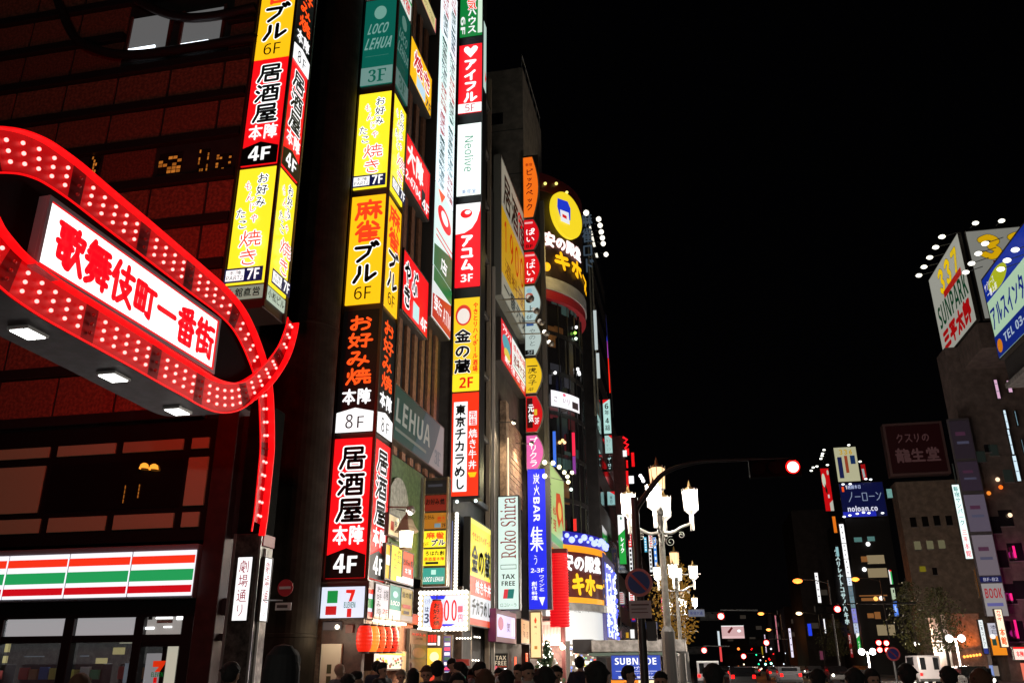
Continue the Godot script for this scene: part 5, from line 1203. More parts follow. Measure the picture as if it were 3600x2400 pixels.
	sign_box("beef_bowl_sign", "yellow, orange and white wall sign with black brush lettering over the dim entrance", side(-9.0, [1654, 1818, 1723, 2207]), Color(0.98, 0.9, 0.2), [["R", 0, 0, 1, 0.05, Color(1, 0.95, 0.4)], ["R", 0, 0.55, 1, 0.73, Color(0.9, 0.3, 0.15)], ["R", 0, 0.73, 1, 0.94, Color(0.85, 0.85, 0.87)], ["R", 0, 0.94, 1, 1, Color(0.85, 0.25, 0.12)], ["T", "金の蔵", 0.04, 0.24, 0.96, 0.53, BLACK, 0.15], ["T", "やきとりハイボール", 0.05, 0.12, 0.95, 0.2, Color(0.9, 0.35, 0.1), 0.12], ["T", "焼き牛丼", 0.2, 0.57, 0.98, 0.71, WHITE, 0.12], ["T", "チカラめし", 0.05, 0.75, 0.97, 0.92, BLACK, 0.14]], {"energy": 0.95, "glow": 0.3, "depth": 0.3, "tint": YELLOW})

# ---------- middle of the row: billboards, shaped sign tower, discount store drum
func prism(poly: PackedVector2Array, d: float) -> ArrayMesh:
	var st := SurfaceTool.new()
	st.begin(Mesh.PRIMITIVE_TRIANGLES)
	var tri := Geometry2D.triangulate_polygon(poly)
	for q in [[0.0, 1.0], [-d, -1.0]]:
		for i in range(0, tri.size(), 3):
			var a := poly[tri[i]]
			var b := poly[tri[i + 1]]
			var c := poly[tri[i + 2]]
			tri3(st, Vector3(a.x, a.y, q[0]), Vector3(b.x, b.y, q[0]), Vector3(c.x, c.y, q[0]), Vector3(0, 0, q[1]))
	var mid := Vector2.ZERO
	for a in poly:
		mid += a / poly.size()
	for i in poly.size():
		var a := poly[i]
		var b := poly[(i + 1) % poly.size()]
		var out := (b - a).orthogonal().normalized()
		if out.dot((a + b) / 2 - mid) < 0:
			out = -out
		quad(st, Vector3(a.x, a.y, 0), Vector3(b.x, b.y, 0), Vector3(b.x, b.y, -d), Vector3(a.x, a.y, -d), Vector3(out.x, out.y, 0))
	return st.commit()
func d_shape(w: float, h: float, grow := 0.0) -> PackedVector2Array:
	var p := PackedVector2Array()
	p.append(Vector2(-w / 2 - grow, -grow))
	for i in 13:
		var t := i / 12.0
		p.append(Vector2(w * 0.12 + w * 0.38 * sin(PI * t) + grow, lerpf(-grow, h + grow, t)))
	p.append(Vector2(-w / 2 - grow, h + grow))
	return p
func make_billboards() -> void:
	var X := -8.9
	var b := thing("plain_building", "beige windowless building wall with roof railing behind the big billboard", "building", Vector3(-15, 0, -46))
	var P := b.position
	var conc := grainy(0.30, 0.26, 0.22, 0.8, 2.0, 0.3)
	pbox(b, "wall", Vector3(-24, 0, -48.2) - P, Vector3(-9.3, 27, -40.1) - P, grainy(0.07, 0.062, 0.055, 0.7, 2.0))
	var top := on_z(1735, 250, -49).y
	pbox(b, "upper_wall", Vector3(-26, 24, -57) - P, Vector3(-9.0, top, -49) - P, conc)
	for k in 4:
		pbox(b, "wall_joint", Vector3(-26, 26 + k * 3.6, -49.0) - P, Vector3(-9.0, 26.06 + k * 3.6, -48.98) - P, paint(0.05, 0.05, 0.05))
	pbox(b, "dark_window", on_z(1728, 440, -48.97) - P, on_z(1768, 395, -48.95) - P, paint(0.015, 0.015, 0.017, 0.1))
	for k in 6:
		pbox(b, "rail_post", Vector3(-9.1, top, -49.2 - k * 1.5) - P, Vector3(-9.05, top + 1.3, -49.15 - k * 1.5) - P, paint(0.3, 0.3, 0.3, 0.4, 0.5))
	pbox(b, "rail_bar", Vector3(-9.1, top + 1.25, -57) - P, Vector3(-9.05, top + 1.3, -49.15) - P, paint(0.3, 0.3, 0.3, 0.4, 0.5))
	pbox(b, "drain_pipe", Vector3(-9.25, 0, -40.6) - P, Vector3(-9.1, 22, -40.45) - P, paint(0.5, 0.45, 0.4, 0.4))
	# brick bay, washed by small floodlights
	var wall := Vector3(-9.29, on_x(1800, 1745, -9.29).y - 0.3, on_x(1768, 1600, -9.29).z)
	var wend := on_x(1838, 1600, -9.29).z
	var bricks := [grainy(0.42, 0.25, 0.16, 0.8, 0.2), grainy(0.36, 0.20, 0.13, 0.8, 0.2), grainy(0.47, 0.30, 0.2, 0.8, 0.2)]
	var bw := 0.62
	var rows := 15
	for r in rows:
		for c in 12:
			var z0 := wall.z - c * bw - (0.31 if r % 2 else 0.0)
			if z0 - bw < wend - 0.7:
				continue
			pbox(b, "brick", Vector3(-9.3, wall.y + r * 0.3, z0 - bw + 0.03) - P, Vector3(-9.24 + 0.012 * ((r * 7 + c * 3) % 3), wall.y + r * 0.3 + 0.265, z0) - P, bricks[(r * 5 + c * 11) % 3])
	pbox(b, "pilaster", Vector3(-9.3, 4, wall.z + 0.05) - P, Vector3(-8.95, 15, wall.z + 0.75) - P, grainy(0.5, 0.33, 0.22, 0.7, 0.5))
	for q in [[1806, 1485], [1868, 1560]]:
		var fl := on_x(q[0], q[1], -8.3)
		flood(b, fl - P, Vector3(-0.5, -1, 0), fl + Vector3(-1, 0.1, 0) - P, 14.0, Color(1, 0.9, 0.75), 0.12)
	pbox(b, "tube_lamp", Vector3(-8.94, 9.5, wall.z + 0.4) - P, Vector3(-8.88, 13, wall.z + 0.48) - P, lit(Color(1, 0.86, 0.7), 1.5))
	# the two billboards
	var bb := sign_box("price_billboard", "big tilted looking billboard with red numerals on yellow and black brush script", side(X, [1762, 551, 1853, 1204]), Color(0.72, 0.7, 0.62), [["R", 0, 0.36, 1, 0.84, Color(0.93, 0.72, 0.1)], ["T", "1900", 0.05, 0.4, 0.9, 0.66, Color(0.85, 0.24, 0.05), 0.13], ["T", "酒料理", 0.1, 0.68, 0.85, 0.82, Color(0.6, 0.35, 0.05), 0.1], ["T", "居酒屋", 0.05, 0.05, 0.95, 0.34, Color(0.1, 0.08, 0.07), 0.12], ["T", "の", 0.6, 0.06, 0.85, 0.2, RED, 0.14], ["T", "一番元気", 0.05, 0.85, 0.95, 0.98, BLACK, 0.12]], {"energy": 0.5, "depth": 0.45, "frame": 0.12, "housing": paint(0.2, 0.2, 0.18, 0.5), "category": "billboard", "glow": 0.06})
	var BP := bb.position
	var lo := on_x(1853, 1204, X).y
	for k in 5:
		var zz: float = lerpf(on_x(1770, 1000, X).z, on_x(1850, 1000, X).z, k / 4.0)
		var arm := Node3D.new()
		arm.name = "lamp_bracket"
		bb.add_child(arm, true)
		var l0 := bb.to_local(Vector3(X, lo - 0.1, zz))
		arm.position = l0
		part(arm, "bracket_arm", tube([Vector3(0, 0, -0.3), Vector3(0, -0.1, 1.5)], 0.04, 0.04, 6), paint(0.3, 0.27, 0.2, 0.4, 0.6))
		var hd := part(arm, "lamp_hood", lathe([[0.2, 0.0], [0.17, 0.16], [0.05, 0.26]], 12), paint(0.25, 0.22, 0.18, 0.4, 0.4), Vector3(0, -0.05, 1.5))
		hd.rotation.x = 2.4
		part(arm, "lamp_glass", ball(0.13), lit(Color(1, 0.97, 0.9), 0.5 if k < 3 else 3.0), Vector3(0, -0.0, 1.42))
	sign_box("menu_billboard", "red and white billboard crowded with print under the price billboard", side(X, [1761, 1115, 1847, 1397]), Color(0.93, 0.95, 0.93), [["R", 0, 0, 0.42, 1, Color(0.85, 0.1, 0.15)], ["R", 0, 0.72, 1, 1, Color(0.8, 0.1, 0.14)], ["E", 0.2, 0.45, 0.16, 0.2, Color(0.3, 0.6, 0.65)], ["E", 0.22, 0.68, 0.12, 0.14, Color(0.85, 0.75, 0.3)], ["T", "フラント", 0.04, 0.05, 0.4, 0.25, WHITE, 0.14], ["T", "焼き料理", 0.45, 0.08, 0.97, 0.3, Color(0.8, 0.1, 0.15), 0.12], ["T", "酒場大安", 0.45, 0.34, 0.97, 0.62, Color(0.5, 0.1, 0.12), 0.12], ["R", 0.45, 0.65, 0.97, 0.68, Color(0.3, 0.5, 0.4)], ["T", "新宿本店", 0.1, 0.76, 0.95, 0.95, WHITE, 0.12]], {"energy": 1.0, "depth": 0.5, "category": "billboard", "glow": 0.2})
	sign_box("boutique_sign", "pale upright sign with dark red script reading upwards", front(-40.0, [1752, 1747, 1824, 2140]), Color(0.86, 0.95, 0.92), [["L", "Roko Shira", 0.1, 0.01, 0.88, 0.56, Color(0.5, 0.08, 0.1), "serif", 0.0, -1.0], ["R", 0.12, 0.615, 0.9, 0.62, BLACK], ["R", 0.12, 0.65, 0.9, 0.655, BLACK], ["R", 0.12, 0.615, 0.14, 0.655, BLACK], ["R", 0.88, 0.615, 0.9, 0.655, BLACK], ["L", "TAX", 0.17, 0.7, 0.83, 0.74, BLACK], ["L", "FREE", 0.17, 0.76, 0.83, 0.8, BLACK], ["P", [0.3, 0.83, 0.55, 0.83, 0.48, 0.91, 0.24, 0.91], Color(0.85, 0.2, 0.25)], ["P", [0.5, 0.83, 0.8, 0.83, 0.74, 0.91, 0.44, 0.91], Color(0.05, 0.45, 0.42)], ["T", "ロコシーラ", 0.1, 0.945, 0.92, 0.985, BLACK, 0.08]], {"energy": 1.0, "depth": 0.5, "glow": 0.3, "tint": PALE})
	# shop fronts below
	sign_box("purple_shop_sign", "white lit shop sign with a purple frame over a dark doorway", side(-8.7, [1746, 2156, 1811, 2246]), Color(0.85, 0.8, 0.97), [["E", 0.2, 0.4, 0.14, 0.3, Color(0.75, 0.35, 0.5)], ["T", "気", 0.5, 0.25, 0.72, 0.75, Color(0.45, 0.25, 0.5), 0.1], ["R", 0.78, 0.1, 0.82, 0.9, WHITE], ["R", 0.9, 0.1, 0.94, 0.9, WHITE]], {"energy": 0.9, "frame": 0.22, "housing": paint(0.22, 0.03, 0.12, 0.5), "glow": 0.3})
	sign_box("amber_shop_sign", "amber backlit shop sign with brown brush strokes", side(-8.7, [1831, 2176, 1862, 2262]), Color(0.93, 0.72, 0.5), [["T", "本陣", 0.2, 0.1, 0.5, 0.8, Color(0.6, 0.35, 0.2), 0.08], ["T", "小酒", 0.55, 0.1, 0.85, 0.8, Color(0.6, 0.35, 0.2), 0.08]], {"energy": 0.8, "glow": 0.2})
	var tx := sign_box("tax_free_sign", "small dark sign with tax free letters in pale neon", front(-41.5, [1738, 2300, 1782, 2345]), Color(0.02, 0.02, 0.02), [["L", "TAX", 0.1, 0.1, 0.95, 0.42, Color(0.9, 0.82, 0.7)], ["L", "FREE", 0.05, 0.5, 0.97, 0.85, Color(0.9, 0.82, 0.7)], ["R", 0, 0.92, 1, 0.97, Color(0.8, 0.3, 0.2)]], {"energy": 0.75, "depth": 0.08})
	var sh := thing("dark_shopfront", "dark shop entrance with glowing side strips under the boutique sign", "shop", Vector3(-9, 0, -44))
	P = sh.position
	pbox(sh, "back_wall", Vector3(-9.6, 0, -47.8) - P, Vector3(-9.32, 4.2, -40.2) - P, grainy(0.05, 0.04, 0.04, 0.5, 0.5))
	for q in [[1808, 2308, 1816, 2345], [1848, 2295, 1857, 2342]]:
		pbox(sh, "strip_light", on_x(q[0], q[3], -9.1) - P, on_x(q[2], q[1], -9.05) - P, lit(Color(1, 0.4, 0.25), 1.2))
	pbox(sh, "pink_poster_light", on_x(1733, 2365, -9.2) - P, on_x(1748, 2340, -9.16) - P, lit(Color(0.95, 0.4, 0.45), 0.8))
	part(sh, "spot_lamp", ball(0.07), lit(Color(1, 1, 1), 4.0), on_x(1776, 2347, -9.0) - P)

func make_shaped_tower() -> void:
	var z := -48.0
	var xl := on_z(1860, 2100, z).x
	var y0 := on_z(1890, 2142, z).y
	var o := thing("sign_tower", "sign tower of bulging oval panels standing on one long blue panel", "sign tower", Vector3(xl + 0.5, y0, z - 0.3))
	var P := o.position
	var rim := paint(0.35, 0.33, 0.3, 0.35, 0.5)
	pbox(o, "tower_body", Vector3(xl - 0.05, y0, z - 0.6) - P, Vector3(xl + 0.95, on_z(1860, 540, z).y, z - 0.2) - P, paint(0.05, 0.045, 0.04, 0.4))
	pbox(o, "side_post", Vector3(xl + 0.95, y0, z - 0.6) - P, Vector3(xl + 1.25, on_z(1860, 700, z).y, z - 0.3) - P, paint(0.12, 0.11, 0.1, 0.4))
	var list := [
		[1646, 1530, Color(0.9, 0.4, 0.68), [["T", "プリクラ", 0.15, 0.05, 0.7, 0.95, WHITE, 0.12]], 1.0],
		[1516, 1392, Color(0.85, 0.05, 0.08), [["R", 0.05, 0.05, 0.4, 0.9, Color(0.2, 0.02, 0.02)], ["T", "元気", 0.1, 0.2, 0.5, 0.75, WHITE, 0.16], ["R", 0.5, 0.38, 0.68, 0.55, Color(0.9, 0.75, 0.2)], ["L", "3F", 0.52, 0.62, 0.8, 0.8, WHITE]], 0.9],
		[1379, 1258, Color(0.92, 0.75, 0.08), [["T", "虎の子", 0.12, 0.28, 0.72, 0.8, BLACK, 0.1], ["R", 0.1, 0.22, 0.75, 0.25, BLACK], ["L", "4F", 0.15, 0.86, 0.5, 0.96, BLACK, "sans"]], 0.95],
		[1246, 1128, Color(0.78, 0.85, 0.83), [["R", 0.08, 0.06, 0.55, 0.14, Color(0.2, 0.35, 0.6)], ["T", "やのと", 0.2, 0.22, 0.7, 0.75, Color(0.15, 0.2, 0.2), 0.06], ["R", 0, 0.86, 0.55, 1, BLACK], ["L", "5F", 0.15, 0.88, 0.5, 0.98, Color(0.7, 0.75, 0.75), "sans"]], 0.75],
		[1124, 1004, Color(0.75, 0.86, 0.86), [["E", 0.3, 0.3, 0.25, 0.1, Color(0.75, 0.4, 0.35)], ["E", 0.3, 0.4, 0.25, 0.1, Color(0.1, 0.1, 0.1)], ["E", 0.3, 0.14, 0.18, 0.07, Color(0.6, 0.8, 0.85)], ["T", "上", 0.15, 0.55, 0.55, 0.8, BLACK, 0.12], ["L", "6F", 0.12, 0.86, 0.5, 0.97, BLACK, "sans"]], 0.75],
		[994, 884, Color(0.88, 0.05, 0.1), [["R", 0.05, 0.08, 0.7, 0.14, Color(0.95, 0.7, 0.7)], ["T", "っぱ", 0.35, 0.2, 0.85, 0.5, WHITE, 0.13], ["T", "はい", 0.05, 0.3, 0.75, 0.8, WHITE, 0.1], ["L", "7F", 0.1, 0.85, 0.6, 0.96, WHITE]], 0.95],
		[874, 770, Color(0.85, 0.05, 0.1), [["R", 0.05, 0.08, 0.6, 0.14, Color(0.95, 0.7, 0.7)], ["T", "っ", 0.35, 0.2, 0.85, 0.5, WHITE, 0.13], ["T", "はい", 0.05, 0.3, 0.75, 0.8, WHITE, 0.1], ["L", "8F", 0.1, 0.85, 0.6, 0.96, Color(0.3, 0.02, 0.02)]], 0.95],
		[760, 550, Color(0.98, 0.45, 0.1), [["T", "新宿", 0.15, 0.1, 0.65, 0.16, Color(0.6, 0.15, 0.05), 0.1], ["T", "ビックペック", 0.15, 0.2, 0.68, 0.9, Color(0.4, 0.05, 0.05), 0.12]], 0.95],
	]
	for it in list:
		var ya := on_z(1880, it[0], z).y
		var yb := on_z(1880, it[1], z).y
		var w := 0.98
		var h := yb - ya
		var n := Node3D.new()
		n.name = "oval_sign_panel"
		o.add_child(n, true)
		n.position = Vector3(xl + 0.46, ya, z) - P
		part(n, "rim", prism(d_shape(w, h, 0.05), 0.32), rim, Vector3(0, 0, -0.03))
		part(n, "sign_face", prism(d_shape(w, h), 0.03), lit(it[2], it[4]))
		part(n, "sign_lettering", print_mesh(it[3], w, h, it[4]), null)
		lamp_area(n, Vector3(0, h / 2, 0.15), w * 0.8, h * 0.8, it[2], 0.12)
	var r := front(z, [1857, 1650, 1925, 2140])
	panel(o, rect(Vector3(xl, r.o.y, z), 1.02, r.h), BLUE, [["T", "炭火", 0.3, 0.03, 0.72, 0.2, WHITE, 0.1], ["L", "BAR", 0.32, 0.21, 0.68, 0.39, WHITE, "bold", 0.0, 1.0], ["T", "集", 0.06, 0.41, 0.9, 0.61, WHITE, 0.1], ["T", "う", 0.25, 0.62, 0.55, 0.7, WHITE, 0.09], ["L", "2-3F", 0.12, 0.72, 0.86, 0.75, WHITE], ["T", "ワインと", 0.55, 0.765, 0.9, 0.88, WHITE, 0.12], ["T", "創作料理", 0.15, 0.81, 0.48, 0.94, WHITE, 0.12], ["P", [0.55, 0.92, 0.9, 0.92, 0.8, 0.955, 0.74, 0.98, 0.66, 0.955], WHITE]], 1.05, 0.3, BLUE)
	# cream billboard with strings of bulbs
	var c := sign_box("cream_billboard", "pale green billboard with an orange drawing under strings of bright bulbs", side(-7.9, [1914, 1602, 1988, 1942]), Color(0.72, 0.83, 0.52), [["P", [0.55, 0.3, 0.75, 0.25, 0.9, 0.4, 0.92, 0.72, 0.8, 0.6, 0.65, 0.75, 0.5, 0.55], Color(0.85, 0.3, 0.12)], ["E", 0.72, 0.5, 0.1, 0.12, Color(0.95, 0.8, 0.4)], ["T", "大酒場", 0.08, 0.2, 0.3, 0.8, Color(0.2, 0.25, 0.15), 0.1], ["T", "料理", 0.34, 0.5, 0.5, 0.85, Color(0.75, 0.15, 0.1), 0.1], ["R", 0, 0.9, 1, 1, Color(0.4, 0.7, 0.4)]], {"energy": 0.75, "depth": 0.35, "category": "billboard", "frame": 0.08, "housing": paint(0.3, 0.3, 0.2, 0.4)})
	var t := thing("bulb_string", "string of bright warm bulbs sagging past the cream billboard", "light string", on_x(1915, 1628, -7.4))
	var pts := [[1915, 1625], [1944, 1627], [1966, 1641], [1984, 1660], [1995, 1675], [2011, 1661], [1998, 1694], [1915, 1673]]
	var path := []
	for q in pts:
		var at := on_x(q[0], q[1], -7.3)
		path.append(at - t.position)
		part(t, "light_bulb", ball(0.13, 12), lit(Color(1, 0.97, 0.75), 4.0), at - t.position)
	part(t, "cable", tube(path, 0.02, 0.02, 5), paint(0.04, 0.04, 0.04))
	lamp_omni(t, Vector3(0.8, -0.3, -1.0), Color(1, 0.95, 0.7), 8.0, 0.4)
	var b := thing("mid_building", "dark office building behind the oval sign tower", "building", Vector3(-14, 0, -52))
	var Q := b.position
	pbox(b, "wall", Vector3(-22, 0, -54.5) - Q, Vector3(-8.95, 24, -48.7) - Q, grainy(0.06, 0.05, 0.05, 0.6, 1.5))
	for k in 6:
		pbox(b, "dark_window", Vector3(-8.95, 5 + k * 3.2, -54) - Q, Vector3(-8.9, 7 + k * 3.2, -49.4) - Q, paint(0.012, 0.012, 0.014, 0.08))
	# pleated banner and small upright sign
	var rb := front(-50.0, [1928, 1946, 2004, 2203])
	var bn := thing("pleated_banner", "bright red pleated hanging banner like a tall folded lantern", "banner", rb.o + Vector3(rb.w / 2, 0, 0))
	var n := 26
	var ph: float = rb.h / n
	var pleat := lathe([[rb.w * 0.46, 0.0], [rb.w * 0.5, ph * 0.5], [rb.w * 0.46, ph]], 24)
	for k in n:
		var pl := part(bn, "pleat_light", pleat, lit(Color(0.97, 0.05, 0.1), 0.8), Vector3(0, k * ph, 0))
		pl.scale = Vector3(1, 1, 0.5)
	pbox(bn, "banner_cap", Vector3(-rb.w * 0.48, rb.h, -0.25), Vector3(rb.w * 0.48, rb.h + 0.25, 0.25), paint(0.15, 0.01, 0.012, 0.5))
	for k in 2:
		pbox(bn, "hanger", Vector3(-1.3, 0.4 + k * 1.0, -0.04), Vector3(-rb.w / 2, 0.46 + k * 1.0, 0.02), paint(0.05, 0.02, 0.02, 0.4))
	lamp_area(bn, Vector3(0, rb.h / 2, 0.7), rb.w, rb.h, Color(1, 0.1, 0.1), 0.15)
	sign_box("cream_upright_sign", "slim cream lit upright sign with a small flame mark beside the pleated banner", front(-45.5, [1866, 2153, 1902, 2310]), Color(1, 0.88, 0.62), [["P", [0.5, 0.1, 0.62, 0.17, 0.55, 0.24, 0.42, 0.24, 0.35, 0.18], Color(0.9, 0.3, 0.1)], ["T", "料", 0.35, 0.29, 0.65, 0.36, Color(0.5, 0.35, 0.2), 0.1], ["T", "ハ", 0.35, 0.44, 0.65, 0.5, Color(0.6, 0.4, 0.2), 0.08], ["R", 0.35, 0.75, 0.65, 0.82, Color(0.75, 0.5, 0.2)]], {"energy": 1.1, "depth": 0.3, "frame": 0.06, "housing": paint(0.3, 0.15, 0.05, 0.4), "glow": 0.25})
	# bright street stall with striped menu sheets, festive tree and dressed figure
	var s := thing("street_stall", "bright stall front hung with white menu sheets under a tube light", "stall", Vector3(-8.2, 0, -52))
	Q = s.position
	var ms := front(-51.5, [1903, 2184, 1971, 2262])
	pbox(s, "menu_sheet", Vector3(ms.o.x, ms.o.y, -51.6) - Q, Vector3(ms.o.x + ms.w, ms.o.y + ms.h, -51.5) - Q, paint(0.72, 0.5, 0.47, 0.7))
	for k in 12:
		pbox(s, "menu_line", Vector3(ms.o.x + 0.1 + k * 0.085, ms.o.y + 0.35 + 0.2 * rng.randf(), -51.5) - Q, Vector3(ms.o.x + 0.13 + k * 0.085, ms.o.y + ms.h * 0.85, -51.49) - Q, paint(0.25, 0.06, 0.06))
	pbox(s, "tube_light", on_z(1902, 2268, -51.2) - Q, on_z(1978, 2259, -51.1) - Q, lit(Color(1, 0.95, 0.9), 4.0))
	part(s, "globe_light", ball(0.16), lit(Color(1, 0.9, 0.75), 4.0), on_z(1978, 2274, -51.0) - Q)
	pbox(s, "stall_post", on_z(1978, 2400, -51.3) - Q, on_z(1984, 2180, -51.2) - Q, paint(0.1, 0.02, 0.02))
	pbox(s, "back_wall", Vector3(ms.o.x - 0.5, 0, -52.3) - Q, Vector3(ms.o.x + ms.w + 0.2, 4.4, -52.2) - Q, grainy(0.4, 0.22, 0.2, 0.6, 0.5))
	lamp_omni(s, on_z(1940, 2272, -50.3) - Q, Color(1, 0.9, 0.8), 9.0, 0.3)
	var pb := on_z(1900, 2400, -49.5)
	var tree := thing("festive_tree", "small dark fir tree dotted with white lights in a pale pot", "tree", Vector3(pb.x + 0.4, 0, -49.5))
	part(tree, "pot", lathe([[0.3, 0.0], [0.36, 0.7], [0.38, 0.72]], 16), paint(0.6, 0.6, 0.6))
	part(tree, "trunk", cyl(0.05, 0.03, 2.2, 8), paint(0.08, 0.05, 0.03), Vector3(0, 1.7, 0))
	part(tree, "crown", leaf_crown(700, func(t: float) -> float: return 0.95 * (1.0 - t) + 0.05, 0.75, 2.9, 0.14, 3), foliage(Color(0.05, 0.09, 0.04)))
	for k in 46:
		var t2 := rng.randf()
		var a := rng.randf() * TAU
		part(tree, "light_bulb", ball(0.035, 6), lit(Color(1, 0.98, 0.92), 5.0), Vector3(cos(a), 0, sin(a)) * (0.95 * (1 - t2) + 0.05) + Vector3(0, 0.75 + t2 * 2.15, 0))
	var mq := on_z(1952, 2400, -49.0)
	var m := thing("dressed_mannequin", "white mannequin in a red sleeveless sports shirt beside the festive tree", "mannequin", Vector3(mq.x, 0, -49.0))
	part(m, "body", lathe([[0.16, 0.0], [0.12, 0.08], [0.1, 0.5], [0.17, 0.95], [0.2, 1.05], [0.16, 1.25], [0.21, 1.52], [0.19, 1.6], [0.07, 1.66], [0.06, 1.72], [0.1, 1.78], [0.11, 1.88], [0.07, 1.98], [0.0, 2.0]], 18), paint(0.75, 0.72, 0.7))
	part(m, "shirt", lathe([[0.23, 0.98], [0.19, 1.25], [0.235, 1.5], [0.2, 1.58], [0.11, 1.62]], 18), paint(0.5, 0.03, 0.06))

# ---------- leaves
func foliage(c: Color) -> StandardMaterial3D:
	var m := StandardMaterial3D.new()
	m.albedo_color = c.linear_to_srgb()
	m.roughness = 0.7
	m.backlight_enabled = true
	m.backlight = Color(c.r * 2, c.g * 2, c.b)
	return m
func leaf_crown(count: int, radius: Callable, y0: float, y1: float, size: float, seed_no: int) -> ArrayMesh:
	var r := RandomNumberGenerator.new()
	r.seed = seed_no
	var st := SurfaceTool.new()
	st.begin(Mesh.PRIMITIVE_TRIANGLES)
	for i in count:
		var t := r.randf()
		var a := r.randf() * TAU
		var rad: float = radius.call(t)
		rad *= sqrt(r.randf()) * (0.75 + 0.35 * sin(a * 3.0 + t * 9.0))
		var c := Vector3(cos(a) * rad, lerpf(y0, y1, t), sin(a) * rad)
		var u := Vector3(r.randf() - 0.5, r.randf() - 0.5, r.randf() - 0.5).normalized() * size
		var v := u.cross(Vector3(r.randf() - 0.5, r.randf() - 0.5, r.randf() - 0.5)).normalized() * size * 0.6
		var nn := u.cross(v).normalized()
		quad(st, c - u, c + v, c + u, c - v, nn)
	return st.commit()

# ---------- the discount store on the rounded corner
const DRUM := Vector3(-13.0, 0, -60.5)
func on_drum(px: float, py: float, r: float) -> Vector3:
	var d := ray(px, py)
	var o := Vector2(EYE.x - DRUM.x, EYE.z - DRUM.z)
	var e := Vector2(d.x, d.z)
	var a := e.dot(e)
	var b := 2.0 * o.dot(e)
	var c := o.dot(o) - r * r
	var disc := maxf(0.0, b * b - 4 * a * c)
	return EYE + d * ((-b - sqrt(disc)) / (2 * a))
func drum_angle(p: Vector3) -> float:
	return atan2(p.x - DRUM.x, p.z - DRUM.z)
func drum_print(o: Node3D, n: String, items: Array, r: float, a0: float, a1: float, y0: float, y1: float, e: float) -> void:
	var mid := (a0 + a1) / 2
	var m := part(o, n, print_mesh(items, absf(a1 - a0) * r, y1 - y0, e, r), null)
	m.position = DRUM + Vector3(sin(mid), 0, cos(mid)) * r + Vector3(0, y0, 0) - o.position
	m.rotation.y = mid
func drum_ring(o: Node3D, n: String, r: float, y0: float, y1: float, m: Material, lip := 0.0) -> void:
	part(o, n, lathe([[r - lip, y0], [r, y0], [r, y1], [r - lip, y1], [0.2, y1]], 72), m, DRUM - o.position)
